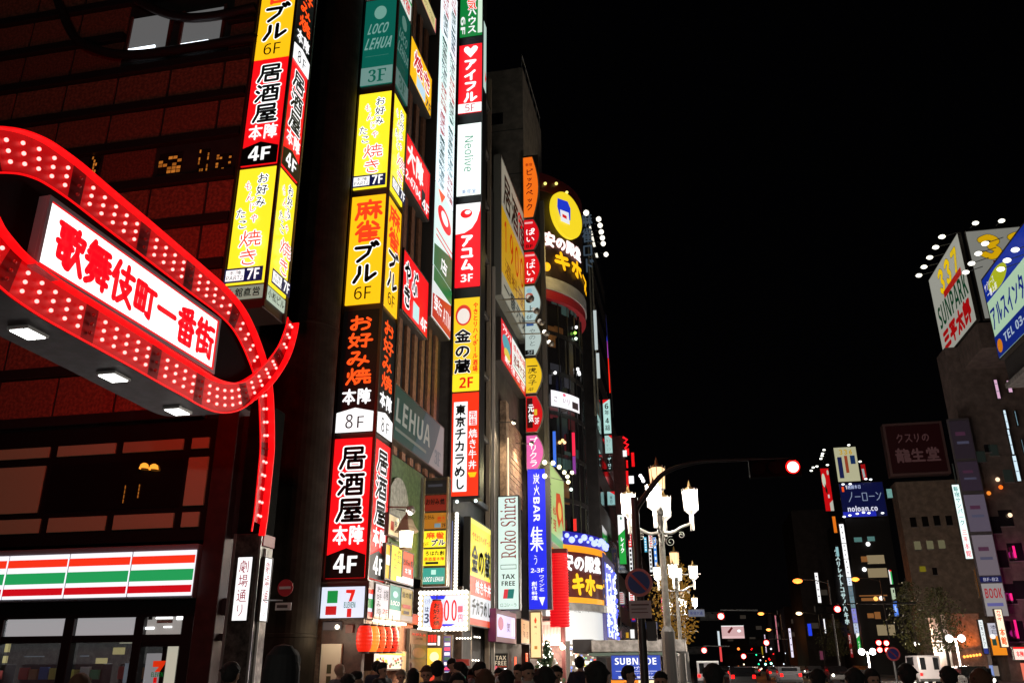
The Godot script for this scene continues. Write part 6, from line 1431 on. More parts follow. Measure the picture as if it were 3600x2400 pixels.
func make_discount_store() -> void:
	var o := thing("discount_store", "round cornered store tower with a yellow disc and white and yellow letters", "building", DRUM)
	var r := 6.6
	var yb := on_drum(1975, 1062, r).y
	var yw := on_drum(1975, 990, r).y
	var yt := on_drum(1975, 640, r).y
	drum_ring(o, "glass_drum", 6.2, 10.0, yb, paint(0.014, 0.013, 0.015, 0.12))
	drum_ring(o, "red_ring", 6.62, yb, yb + 0.7, paint(0.4, 0.02, 0.03, 0.4), 0.5)
	drum_ring(o, "white_ring", 6.7, yb + 0.7, yw, grainy(0.55, 0.55, 0.55, 0.4, 2.0, 0.25), 0.5)
	drum_ring(o, "dark_drum", r, yw, yt - 1.5, grainy(0.045, 0.025, 0.022, 0.5, 2.0), 0.5)
	drum_ring(o, "crown_ring", r + 0.08, yt - 1.5, yt, paint(0.10, 0.01, 0.015, 0.45), 0.5)
	for k in 14:
		var a := -0.6 + k * 0.17
		pbox(o, "mullion", Vector3(sin(a) * 6.24 - 0.04, 10, cos(a) * 6.24 - 0.04), Vector3(sin(a) * 6.24 + 0.04, yb, cos(a) * 6.24 + 0.04), paint(0.03, 0.03, 0.032, 0.3, 0.4))
	for k in 7:
		drum_ring(o, "floor_band", 6.26, 12.0 + k * 3.0, 12.3 + k * 3.0, paint(0.022, 0.02, 0.02, 0.3), 0.1)
	for k in 34:  # random glowing panes, added in place of reflections in the glass
		var a := 0.35 + rng.randf() * 1.05
		var yy := 11.5 + 3.0 * (k % 8) + rng.randf() * 1.2
		var m := lit([Color(0.5, 0.32, 0.16), Color(0.25, 0.36, 0.34), Color(0.4, 0.14, 0.16), Color(0.3, 0.3, 0.34)][k % 4], 0.16 + 0.3 * rng.randf())
		var win := pbox(o, "glowing_pane", Vector3(-0.3 - 0.3 * rng.randf(), 0, 0), Vector3(0.4, 0.5 + rng.randf(), 0.05), m)
		win.position = Vector3(sin(a) * 6.21, yy, cos(a) * 6.21)
		win.rotation.y = a
	# big letters
	var a0 := drum_angle(on_drum(1905, 850, r))
	var a1 := drum_angle(on_drum(1985, 870, r))
	var y1 := on_drum(1935, 822, r).y
	var y0 := on_drum(1935, 872, r).y
	var step := (a1 - a0) / 2.0
	drum_print(o, "sign_lettering", [["T", "安の殿堂", 0, 0, 1, 1, WHITE, 0.17, Color(0.98, 0.7, 0.65), 0.025]], r + 0.15, a0, a0 + step * 4, y0, y1, 1.4)
	var k0 := drum_angle(on_drum(1940, 900, r))
	var k1 := drum_angle(on_drum(2000, 900, r))
	var z1 := on_drum(1970, 888, r).y
	var z0 := on_drum(1970, 950, r).y
	drum_print(o, "sign_lettering", [["T", "キホーテ", 0, 0, 1, 1, Color(1, 0.72, 0.08), 0.2]], r + 0.15, k0, k0 + (k1 - k0) * 4, z0, z1, 1.25)
	var dp := on_drum(1920, 938, r)
	part(o, "sign_dot", ball(0.35), lit(Color(1, 0.72, 0.1), 1.2), dp - o.position)
	# plain yellow disc above the letters
	var dc := on_drum(1990, 758, r + 0.25)
	var da := drum_angle(dc)
	var disc := part(o, "disc_sign", cyl(1.72, 1.72, 0.25, 40), lit(Color(0.98, 0.86, 0.15), 0.95), dc - o.position)
	disc.basis = Basis(Vector3.UP, da) * Basis(Vector3.RIGHT, PI / 2) * Basis.from_scale(Vector3(1.05, 1, 1.12))
	var dl := part(o, "disc_sign_print", print_mesh([["P", [0.12, 0.22, 0.5, 0.16, 0.6, 0.3, 0.58, 0.62, 0.2, 0.66, 0.1, 0.45], Color(0.12, 0.22, 0.8)], ["P", [0.2, 0.48, 0.52, 0.44, 0.55, 0.74, 0.22, 0.76], Color(0.92, 0.93, 0.95)], ["R", 0.28, 0.56, 0.44, 0.64, Color(0.85, 0.1, 0.12)]], 3.2, 3.4, 0.95), null)
	dl.position = dc + Vector3(sin(da), 0, cos(da)) * 0.2 - o.position - Vector3(0, 1.7, 0)
	dl.rotation.y = da
	for q in [[1917, 645], [1956, 645], [1993, 676]]:
		part(o, "rim_lamp", ball(0.12), lit(Color(1, 0.95, 0.5), 1.5), on_drum(q[0], q[1], r + 0.2) - o.position)
	lamp_omni(o, on_drum(1990, 900, r + 2.5) - o.position, Color(1, 0.85, 0.5), 6.0, 1.0)
	# lower sign band, wider than the drum
	var R := 7.3
	var b0 := on_drum(2040, 2100, R).y
	var b1 := on_drum(2040, 1942, R).y
	drum_ring(o, "sign_band", R, b0, b1, paint(0.09, 0.012, 0.012, 0.4), 0.6)
	drum_ring(o, "amber_band_light", R + 0.06, b1, b1 + 0.42, lit(Color(1, 0.62, 0.08), 1.0), 0.5)
	drum_ring(o, "amber_band_light", R + 0.06, b0 - 0.35, b0, lit(Color(1, 0.66, 0.1), 1.0), 0.5)
	drum_ring(o, "blue_crown_light", R - 0.1, b1 + 0.42, b1 + 1.3, lit(Color(0.16, 0.14, 0.75), 0.5), 0.5)
	drum_ring(o, "soffit", R + 0.25, b0 - 0.8, b0 - 0.36, grainy(0.3, 0.29, 0.28, 0.5, 1.0), 1.0)
	var c0 := drum_angle(on_drum(2017, 1980, R))
	var c1 := drum_angle(on_drum(2055, 1980, R))
	drum_print(o, "sign_lettering", [["T", "安の殿堂", 0, 0, 1, 1, WHITE, 0.17]], R + 0.1, c0 - (c1 - c0) * 1.1, c0 + (c1 - c0) * 2.9, lerpf(b0, b1, 0.56), lerpf(b0, b1, 0.95), 1.4)
	var e0 := drum_angle(on_drum(2005, 2050, R))
	var e1 := drum_angle(on_drum(2052, 2050, R))
	drum_print(o, "sign_lettering", [["T", "キホーテ", 0, 0, 1, 1, Color(1, 0.75, 0.08), 0.2]], R + 0.1, e0, e0 + (e1 - e0) * 4, lerpf(b0, b1, 0.04), lerpf(b0, b1, 0.53), 1.25)
	for k in 30:
		var a := 0.1 + k * 0.055
		part(o, "blue_light_bulb", ball(0.1 + 0.06 * (k % 3), 8), lit(Color(0.55, 0.6, 1), 2.5), Vector3(sin(a) * (R + 0.1), b1 + 0.75 + 0.25 * (k % 2), cos(a) * (R + 0.1)))
	# bright ground floor
	drum_ring(o, "white_glow_wall", 7.0, 2.9, b0 - 0.8, lit(Color(0.9, 0.9, 0.89), 0.9), 0.5)  # the wall itself glows, in place of light falling on it
	drum_print(o, "wall_print", [["T", "に通っている", 0.05, 0.15, 0.95, 0.45, Color(0.55, 0.55, 0.55), 0.08]], 7.05, drum_angle(on_drum(2010, 2160, 7.0)), drum_angle(on_drum(2085, 2160, 7.0)), on_drum(2040, 2190, 7.0).y, on_drum(2040, 2125, 7.0).y, 0.7)
	drum_ring(o, "shop_wall", 6.4, 0.0, 2.9, grainy(0.3, 0.25, 0.2, 0.6, 0.5), 0.1)
	var goods := [Color(0.95, 0.9, 0.8), Color(0.9, 0.2, 0.15), Color(0.95, 0.8, 0.3), Color(0.4, 0.7, 0.4), Color(0.4, 0.5, 0.9), Color(1, 0.95, 0.9)]
	for k in 200:
		var a := 0.25 + rng.randf() * 1.1
		var yy := 0.9 + rng.randf() * 1.9
		var at := Vector3(sin(a) * 6.75, yy, cos(a) * 6.75)
		pbox(o, "glow_goods", at - Vector3(0.07, 0.06, 0.07), at + Vector3(0.06, 0.05 + 0.06 * (k % 3), 0.06), lit(goods[k % 6], 0.6 + 1.0 * rng.randf()))  # goods glow by themselves to look brightly lit
	lamp_omni(o, Vector3(sin(0.7) * 8.6, 2.5, cos(0.7) * 8.6), Color(1, 0.95, 0.9), 22.0, 0.4)
	for k in 9:
		var a := 0.3 + k * 0.13
		var tl := pbox(o, "shop_tube_light", Vector3(-0.35, 0, 0), Vector3(0.35, 0.12, 0.08), lit(Color(1, 0.98, 0.95), 3.0))
		tl.position = Vector3(sin(a) * 6.7, 2.72, cos(a) * 6.7)
		tl.rotation.y = a
	# blue lit wing facing the avenue
	var w := thing("led_facade", "store wing wall covered in blue white lamps next to the curved sign band", "sign", Vector3(-5.6, 3.0, -66))
	var fy0 := on_x(2112, 2150, -5.6).y
	var zz0 := -5.6 / 0.0945
	var zz1 := -5.6 / 0.083
	pbox(w, "housing", Vector3(-5.9, 3.2, zz1) - w.position, Vector3(-5.63, b1 + 0.3, zz0) - w.position, paint(0.05, 0.05, 0.2, 0.4))
	pbox(w, "sign_face", Vector3(-5.63, 3.4, zz1 + 0.2) - w.position, Vector3(-5.6, b1 - 0.3, zz0 - 0.1) - w.position, lit(Color(0.35, 0.4, 0.95), 0.7))
	for k in 90:
		part(w, "blue_light_bulb", ball(0.12, 6), lit([Color(0.85, 0.9, 1), Color(0.3, 0.35, 1)][k % 2], 2.0), Vector3(-5.55, lerpf(3.5, b1 - 0.4, rng.randf()), lerpf(zz1 + 0.3, zz0 - 0.2, rng.randf())) - w.position)
	for k in 3:
		pbox(w, "white_strip_light", Vector3(-5.58, 3.4, zz0 - 1.0 - k * 2.4) - w.position, Vector3(-5.54, b1 - 1.0, zz0 - 0.6 - k * 2.4) - w.position, lit(Color(0.9, 0.93, 1), 1.2))
	sign_box("navy_upright_sign", "unlit navy upright sign given a faint glow, dull yellow lettering, beyond the blue lamps", front(-80.0, [2152, 1930, 2179, 2165]), Color(0.05, 0.06, 0.22), [["T", "ドン・キホ｜テ", 0.2, 0.04, 0.85, 0.96, Color(0.5, 0.38, 0.1), 0.14]], {"energy": 0.4})  # faint glow in the face stands in for street light on it
	# signs seen in the dark glass
	var ws := thing("balcony_sign", "white balcony sign with a pink mark high on the dark glass drum", "sign", on_drum(1988, 1438, 6.6))
	var wa := drum_angle(on_drum(1990, 1410, 6.5))
	var wm := part(ws, "sign_face", print_mesh([["R", 0, 0, 1, 1, Color(0.95, 0.93, 0.95)], ["T", "こかいり", 0.06, 0.3, 0.62, 0.75, Color(0.4, 0.35, 0.4), 0.1], ["R", 0.68, 0.4, 0.94, 0.85, Color(0.2, 0.15, 0.15)], ["E", 0.4, 0.16, 0.05, 0.1, Color(0.95, 0.4, 0.5)]], 3.0, 1.15, 1.2, 6.6), null)
	wm.rotation.y = wa
	wm.position = DRUM + Vector3(sin(wa), 0, cos(wa)) * 6.6 + Vector3(0, on_drum(1990, 1437, 6.6).y, 0) - ws.position
	pbox(ws, "housing", Vector3(sin(wa) * 6.3 - 0.2, -0.1, cos(wa) * 6.3) + DRUM - ws.position + Vector3(0, ws.position.y, 0), Vector3(sin(wa) * 6.3 + 0.2, 1.2, cos(wa) * 6.3 + 0.1) + DRUM - ws.position + Vector3(0, ws.position.y, 0), paint(0.05, 0.04, 0.04))
	for q in [[2013, 1527, 2029, 1602, Color(1, 0.15, 0.3), "red upright neon strip on the dark glass drum"], [1946, 1518, 1953, 1640, Color(0.25, 0.45, 0.9), "thin blue neon strip on the dark glass drum"], [2015, 1610, 2031, 1665, Color(0.5, 0.2, 0.55), "purple neon strip below the red one on the glass drum"], [2017, 1826, 2026, 1866, Color(1, 0.1, 0.1), "short red lamp strip above the curved sign band"]]:
		var pa := on_drum(q[0], q[3], 6.5)
		var pb2 := on_drum(q[2], q[1], 6.5)
		var nn := thing("neon_strip", q[5], "neon sign", pa)
		pbox(nn, "housing", Vector3(-0.02, -0.05, -0.16), Vector3(0.22, pb2.y - pa.y + 0.05, -0.02), paint(0.03, 0.03, 0.03))
		pbox(nn, "neon_light", Vector3(0, 0, -0.02), Vector3(0.2, pb2.y - pa.y, 0.03), lit(q[4], 1.0))
	for q in [[2008, 1720, Color(0.9, 1, 0.95)], [1978, 1548, Color(1, 0.8, 0.5)], [1968, 1555, Color(1, 0.75, 0.5)], [1985, 1555, Color(1, 0.8, 0.6)], [2031, 1297, WHITE], [2035, 1308, WHITE], [2037, 1315, WHITE], [2026, 1150, WHITE], [2022, 1170, Color(0.7, 1, 0.4)], [2025, 1190, Color(0.9, 1, 0.9)], [1952, 1310, WHITE]]:
		part(o, "window_lamp", ball(0.12, 8), lit(q[2], 2.0), on_drum(q[0], q[1], 6.35) - o.position)

# ---------- ground, street furniture, far end of the near row
func sheet(x0: float, x1: float, z0: float, z1: float, y: float) -> ArrayMesh:
	var st := SurfaceTool.new()
	st.begin(Mesh.PRIMITIVE_TRIANGLES)
	quad(st, Vector3(x0, y, z0), Vector3(x1, y, z0), Vector3(x1, y, z1), Vector3(x0, y, z1), Vector3.UP)
	return st.commit()
func make_ground() -> void:
	setting("ground", sheet(-900, 900, 300, -1400, -0.01), grainy(0.05, 0.05, 0.05, 0.8, 2.0))
	setting("road", sheet(-0.35, 24.0, 60, -900, 0.0), grainy(0.05, 0.05, 0.052, 0.45, 1.2))
	setting("side_street", sheet(-34.0, -0.4, 6.0, -16.2, 0.004), grainy(0.05, 0.05, 0.052, 0.5, 1.2))
	var w := grainy(0.20, 0.19, 0.18, 0.6, 0.6)
	for q in [[-9.6, -0.4, -16.6, -400.0], [-9.6, -0.4, 60.0, 6.2], [24.1, 28.2, 60.0, -400.0]]:
		var b := BoxMesh.new()
		b.size = Vector3(q[1] - q[0], 0.13, q[2] - q[3])
		var o := setting("pavement", b, w)
		o.position = Vector3((q[0] + q[1]) / 2, 0.055, (q[2] + q[3]) / 2)
	var paintm := paint(0.6, 0.6, 0.58, 0.6)
	for k in 40:
		for x in [5.8, 17.6]:
			setting("lane_marking", sheet(x - 0.07, x + 0.07, -10.0 - k * 10, -15.0 - k * 10, 0.006), paintm)
	for x in [11.6, 11.9]:
		setting("lane_marking", sheet(x - 0.06, x + 0.06, 30, -400, 0.006), paint(0.6, 0.4, 0.05, 0.6))

var lamp_master: Node3D
func make_street_lamp(at: Vector3, label: String) -> void:
	var o: Node3D
	if lamp_master:
		o = lamp_master.duplicate()
		o.name = numbered("street_lamp")
		add_child(o)
		o.position = at
		o.set_meta("label", label)
		return
	o = thing("street_lamp", label, "street lamp", at, "ornate street lamps along the kerb")
	lamp_master = o
	var metal := grainy(0.33, 0.31, 0.27, 0.4, 0.5, 0.3, 0.2)
	part(o, "base", lathe([[0.30, 0.0], [0.30, 0.25], [0.22, 0.35], [0.2, 2.55], [0.13, 2.7]], 12), paint(0.09, 0.085, 0.08, 0.45))
	part(o, "post", lathe([[0.11, 2.6], [0.085, 6.0], [0.13, 6.05], [0.13, 6.15], [0.08, 6.25], [0.07, 6.75]], 14), metal)
	for k in 4:
		var a := k * PI / 2 + 0.12
		var d := Vector3(cos(a), 0, sin(a))
		var arm := Node3D.new()
		arm.name = "lamp_arm"
		o.add_child(arm, true)
		arm.rotation.y = -a
		part(arm, "arm_tube", tube(smooth_path([Vector3(0.05, 5.5, 0), Vector3(0.35, 5.47, 0), Vector3(0.65, 5.62, 0), Vector3(0.95, 5.72, 0)], 4), 0.055, 0.045, 8), metal)
		part(arm, "arm_cup", lathe([[0.06, 5.5], [0.065, 5.95], [0.05, 6.0]], 10).duplicate(), metal, Vector3(0.98, 0, 0))
		var sp := []
		for i in 30:
			var t := i / 29.0
			var an := t * TAU * 1.6 + 1.2
			var rr := 0.16 * (1.0 - t * 0.8)
			sp.append(Vector3(0.28 + cos(an) * rr, 5.2 + sin(an) * rr, 0))
		part(arm, "scroll", tube(sp, 0.014, 0.014, 5), metal)
		var sp2 := []
		for i in 24:
			var t := i / 23.0
			var an := -t * TAU * 1.4 + 2.2
			var rr := 0.11 * (1.0 - t * 0.8)
			sp2.append(Vector3(0.62 + cos(an) * rr, 5.38 + sin(an) * rr, 0))
		part(arm, "scroll", tube(sp2, 0.013, 0.013, 5), metal)
		lantern_head(arm, Vector3(0.98, 6.02, 0), 1.0, Color(1, 1, 0.97), 4.0)
		lamp_omni(arm, Vector3(1.38, 6.3, 0), Color(1, 0.97, 0.92), 22.0, 0.2)
	lantern_head(o, Vector3(0, 6.75, 0), 1.08, Color(1, 0.82, 0.6), 1.9)
	part(o, "bar", tube([Vector3(-0.55, 4.2, 0), Vector3(1.1, 4.2, 0)], 0.02, 0.02, 6), metal)
func lantern_head(parent: Node3D, at: Vector3, k: float, c: Color, e: float) -> void:
	var h := Node3D.new()
	h.name = "lantern"
	parent.add_child(h, true)
	h.position = at
	var gold := paint(0.45, 0.3, 0.12, 0.4, 0.5)
	part(h, "lantern_light", lathe([[0.12 * k, 0.06], [0.19 * k, 0.12], [0.225 * k, 0.7 * k], [0.17 * k, 0.74 * k]], 8), lit(c, e))
	var ribs := SurfaceTool.new()
	ribs.begin(Mesh.PRIMITIVE_TRIANGLES)
	for i in 8:
		var a := TAU * i / 8
		var d := Vector3(cos(a), 0, sin(a))
		ribs.append_from(tube([d * 0.2 * k + Vector3(0, 0.1, 0), d * 0.24 * k + Vector3(0, 0.78 * k, 0)], 0.013, 0.013, 5), 0, Transform3D())
	part(h, "lantern_ribs", ribs.commit(), paint(0.6, 0.57, 0.5, 0.4))
	part(h, "lantern_cap", lathe([[0.21 * k, 0.72 * k], [0.17 * k, 0.78 * k], [0.06 * k, 0.84 * k], [0.035 * k, 0.95 * k], [0.0, 1.08 * k]], 12), gold)
	part(h, "lantern_cup", lathe([[0.05, -0.04], [0.09, 0.0], [0.2 * k, 0.1]], 12), paint(0.5, 0.48, 0.44, 0.4))

func traffic_signal(n: String, label: String, at: Vector3, lamps: Array, r: float, across: bool, pole: Array, group := "traffic signals over the avenue") -> void:
	# lamps: colours in order, null for an unlit one; pole: points of the arm that holds it, in the world
	var o := thing(n, label, "traffic signal", at, group)
	var body := paint(0.004, 0.004, 0.004, 0.95)
	body.metallic_specular = 0.05
	var step := r * 2.5
	var len := step * lamps.size()
	if across:
		pbox(o, "signal_body", Vector3(-len + r * 1.25, -r * 1.3, -0.2), Vector3(r * 1.25, r * 1.3, -0.02), body)
	else:
		pbox(o, "signal_body", Vector3(-r * 1.3, -len + r * 1.25, -0.2), Vector3(r * 1.3, r * 1.25, -0.02), body)
	for i in lamps.size():
		var p := Vector3(-step * i, 0, 0) if across else Vector3(0, -step * i, 0)
		var lens := part(o, "signal_light", cyl(r, r, 0.06, 24), lit(lamps[i], 3.0) if lamps[i] != null else dull(paint(0.005, 0.005, 0.005, 0.8)), p)
		lens.rotation.x = PI / 2
		if lamps[i] != null:
			var core := part(o, "signal_light_core", cyl(r * 0.8, r * 0.8, 0.02, 24), lit(lamps[i].lerp(Color(1, 0.95, 0.9), 0.75), 4.0), p + Vector3(0, -r * 0.1, 0.04))
			core.rotation.x = PI / 2
		part(o, "signal_hood", tube([p + Vector3(0, r * 0.9, 0.02), p + Vector3(0, r * 0.95, r * 1.0)], r * 0.5, r * 0.35, 8, 0.1), body)
	if pole:
		var pts := []
		for p in pole:
			pts.append(p - at)
		part(o, "arm", tube(smooth_path(pts, 5), 0.07, 0.03, 8), paint(0.012, 0.012, 0.012, 0.5))
	for i in lamps.size():
		if lamps[i] != null:
			lamp_omni(o, (Vector3(-step * i, 0, 0) if across else Vector3(0, -step * i, 0)) + Vector3(0, -0.1, r * 4.0), lamps[i], 0.2, r)

func make_furniture() -> void:
	make_street_lamp(Vector3(-0.76, 0, -27.2), "ornate white street lamp with five lanterns behind the round no parking sign")
	make_street_lamp(Vector3(-0.74, 0, -49.5), "second ornate street lamp, with a blue street name plate beside it")
	make_street_lamp(Vector3(-0.72, 0, -74.0), "far ornate street lamp standing beside the yellow leaved tree")
	make_street_lamp(Vector3(-0.76, 0, 18.0), "ornate street lamp standing behind the crossing")
	# pole with round no parking sign and the curved signal arm
	var z := -19.5
	var px := on_z(2262, 2300, z).x
	var o := thing("sign_pole", "dark steel pole with a round blue no parking sign and a plate below", "sign pole", Vector3(px, 0, z))
	var dark := paint(0.05, 0.048, 0.045, 0.45)
	var c := on_z(2259, 2047, z + 0.1)
	part(o, "pole", cyl(0.095, 0.085, 5.2, 14), dark, Vector3(0, 2.6, 0))
	var disc := Node3D.new()
	disc.name = "round_sign"
	o.add_child(disc, true)
	disc.position = Vector3(0, c.y, 0.13)
	var p1 := part(disc, "red_rim", cyl(0.3, 0.3, 0.02, 36), paint(0.5, 0.03, 0.03, 0.4))
	p1.rotation.x = PI / 2
	part(disc, "blue_field", print_mesh([["E", 0.5, 0.5, 0.4, 0.4, Color(0.04, 0.16, 0.5)], ["P", [0.2, 0.25, 0.26, 0.19, 0.8, 0.75, 0.74, 0.81], Color(0.72, 0.18, 0.2)]], 0.6, 0.6, 0.0), null, Vector3(0, -0.3, 0.01))
	pbox(o, "plate", Vector3(-0.24, c.y - 0.75, 0.11), Vector3(0.24, c.y - 0.38, 0.13), paint(0.45, 0.42, 0.42, 0.5))
	part(o, "plate_print", print_mesh([["R", 0.1, 0.2, 0.9, 0.28, Color(0.35, 0.2, 0.2)], ["R", 0.1, 0.45, 0.8, 0.5, Color(0.4, 0.25, 0.25)], ["R", 0.1, 0.65, 0.85, 0.7, Color(0.4, 0.25, 0.25)]], 0.48, 0.37, 0.0), null, Vector3(0, c.y - 0.75, 0.13))
	for k in 2:
		pbox(o, "clamp", Vector3(-0.11, c.y - 0.55 + 0.5 * k, -0.11), Vector3(0.11, c.y - 0.5 + 0.5 * k, 0.11), paint(0.2, 0.2, 0.2, 0.4, 0.5))
	pbox(o, "control_box", Vector3(0.1, 2.1, -0.12), Vector3(0.32, 2.5, 0.14), paint(0.04, 0.04, 0.04, 0.5))
	var sg := on_z(2788, 1640, z + 0.1)
	traffic_signal("traffic_signal", "glowing red traffic signal on the long curved arm of the dark pole", sg, [Color(1, 0.06, 0.05), null, null], 0.15, true, [Vector3(px, 4.9, z), on_z(2285, 1720, z), on_z(2340, 1660, z), on_z(2440, 1627, z), on_z(2560, 1618, z), on_z(2800, 1612, z)])
	# no entry sign on a thin pole by the gate post
	z = -18.3
	var q := on_z(1004, 2066, z)
	var ne := thing("no_entry_sign", "red no entry disc with white bar on a thin pole beside the gate post", "road sign", Vector3(on_z(897, 2300, z).x, 0, z))
	var N := ne.position
	part(ne, "pole", cyl(0.035, 0.035, on_z(897, 1930, z).y, 10), paint(0.5, 0.5, 0.48, 0.4, 0.4), Vector3(0, on_z(897, 1930, z).y / 2, 0))
	part(ne, "side_bar", tube([Vector3(0, q.y - 0.25, 0), Vector3(q.x - N.x - 0.05, q.y - 0.27, 0)], 0.015, 0.015, 6), paint(0.4, 0.4, 0.4, 0.4, 0.5))
	var d2 := part(ne, "disc", cyl(0.185, 0.185, 0.02, 32), paint(0.42, 0.02, 0.03, 0.4), Vector3(q.x - N.x, q.y, 0.02))
	d2.rotation.x = PI / 2
	part(ne, "white_bar", print_mesh([["R", 0.12, 0.42, 0.88, 0.58, Color(0.75, 0.72, 0.72)]], 0.37, 0.37, 0.0), null, Vector3(q.x - N.x, q.y - 0.185, 0.032))
	pbox(ne, "plate", Vector3(q.x - N.x - 0.2, q.y - 0.48, 0.01), Vector3(q.x - N.x + 0.18, q.y - 0.32, 0.03), paint(0.55, 0.53, 0.5, 0.5))
	part(ne, "plate_print", print_mesh([["T", "自転車", 0, 0, 1, 1, Color(0.1, 0.1, 0.1), 0.1], ["R", 0.12, 0.3, 0.8, 0.7, Color(0.25, 0.22, 0.2)]], 0.38, 0.16, 0.0), null, Vector3(q.x - N.x - 0.01, q.y - 0.48, 0.03))
	# street name plate
	var sp := front(-48.8, [2420, 2143, 2478, 2166])
	sign_box("street_name_plate", "blue and white street name plate on an arm beside the second lamp", sp, Color(0.45, 0.5, 0.62), [["T", "新宿大通", 0.1, 0.2, 0.9, 0.8, Color(0.1, 0.15, 0.5), 0.1]], {"energy": 0.35, "depth": 0.06, "frame": 0.02})
	# underground arcade shelter
	z = -33.0
	var s := thing("arcade_shelter", "low shelter over the underground arcade stairs with a pale roof band", "shelter", Vector3(-2.6, 0, z - 2))
	var S := s.position
	var ra := on_z(2080, 2292, z)
	var rb := on_z(2408, 2246, z)
	pbox(s, "roof_band", Vector3(ra.x, ra.y, z - 4) - S, Vector3(rb.x, rb.y, z) - S, grainy(0.40, 0.38, 0.36, 0.35, 0.6, 0.4))
	pbox(s, "roof_edge", Vector3(ra.x - 0.1, ra.y - 0.14, z - 4.1) - S, Vector3(rb.x - 0.3, ra.y - 0.02, z + 0.05) - S, paint(0.08, 0.12, 0.1, 0.4))
	var da := on_z(2006, 2290, z - 1.5)
	pbox(s, "canopy", Vector3(on_z(2006, 2290, z).x, ra.y - 0.02, z - 4) - S, Vector3(ra.x, rb.y + 0.05, z - 0.6) - S, paint(0.03, 0.03, 0.032, 0.4))
	for x in [on_z(1996, 2300, z).x, rb.x - 0.4]:
		pbox(s, "post", Vector3(x - 0.07, 0, z - 0.2) - S, Vector3(x + 0.07, ra.y + 0.4, z - 0.05) - S, paint(0.22, 0.22, 0.21, 0.4, 0.4))
	sign_box("arcade_sign", "blue lit sign of the underground arcade under the pale roof band", front(z + 0.1, [2149, 2304, 2326, 2388]), Color(0.10, 0.24, 0.66), [["L", "SUBNADE", 0.07, 0.1, 0.92, 0.38, WHITE], ["T", "新宿サブナード", 0.3, 0.45, 0.75, 0.6, WHITE, 0.12], ["R", 0.08, 0.645, 0.92, 0.66, WHITE], ["T", "ファッションレストラン", 0.2, 0.7, 0.85, 0.79, WHITE, 0.1], ["T", "営店間円年料理通", 0.12, 0.84, 0.88, 0.97, WHITE, 0.1]], {"energy": 1.0, "depth": 0.2, "frame": 0.02, "glow": 0.2, "tint": BLUE})
	var orr := front(z + 0.1, [2149, 2389, 2326, 2420])
	sign_box("arcade_price_sign", "orange and cream lit strip under the blue arcade sign", orr, Color(1, 0.55, 0.12), [["R", 0.55, 0, 0.9, 1, Color(1, 0.95, 0.75)]], {"energy": 1.0, "depth": 0.2, "frame": 0.02})
	# yellow leaved tree by the kerb
	var tp := Vector3(0.2 - 1.0, 0, -68)
	var t := thing("ginkgo_tree", "yellow leaved street tree beside the far lamp", "tree", Vector3(-1.2, 0, -64))
	tree_parts(t, 9.0, 1.6, 3.0, Color(0.30, 0.20, 0.03), 2600, 5)
func tree_parts(t: Node3D, h: float, r: float, y0: float, c: Color, count: int, sd: int) -> void:
	part(t, "trunk", tube([Vector3(0, 0, 0), Vector3(0.05, h * 0.3, 0.03), Vector3(-0.05, h * 0.6, 0), Vector3(0, h * 0.92, 0)], 0.17, 0.04, 9), grainy(0.10, 0.08, 0.06, 0.85, 0.3))
	for k in 7:
		var a := k * 2.4
		var yy := h * (0.32 + 0.08 * k)
		part(t, "limb", tube([Vector3(0, yy, 0), Vector3(cos(a) * r * 0.45, yy + r * 0.45, sin(a) * r * 0.45), Vector3(cos(a) * r * 0.75, yy + r * 0.9, sin(a) * r * 0.75)], 0.06, 0.015, 6), grainy(0.10, 0.08, 0.06, 0.85, 0.3))
	part(t, "crown", leaf_crown(count, func(x: float) -> float: return r * (0.35 + 0.75 * sin(PI * clampf(x * 0.9 + 0.12, 0, 1))), y0, h, 0.12, sd), foliage(c))

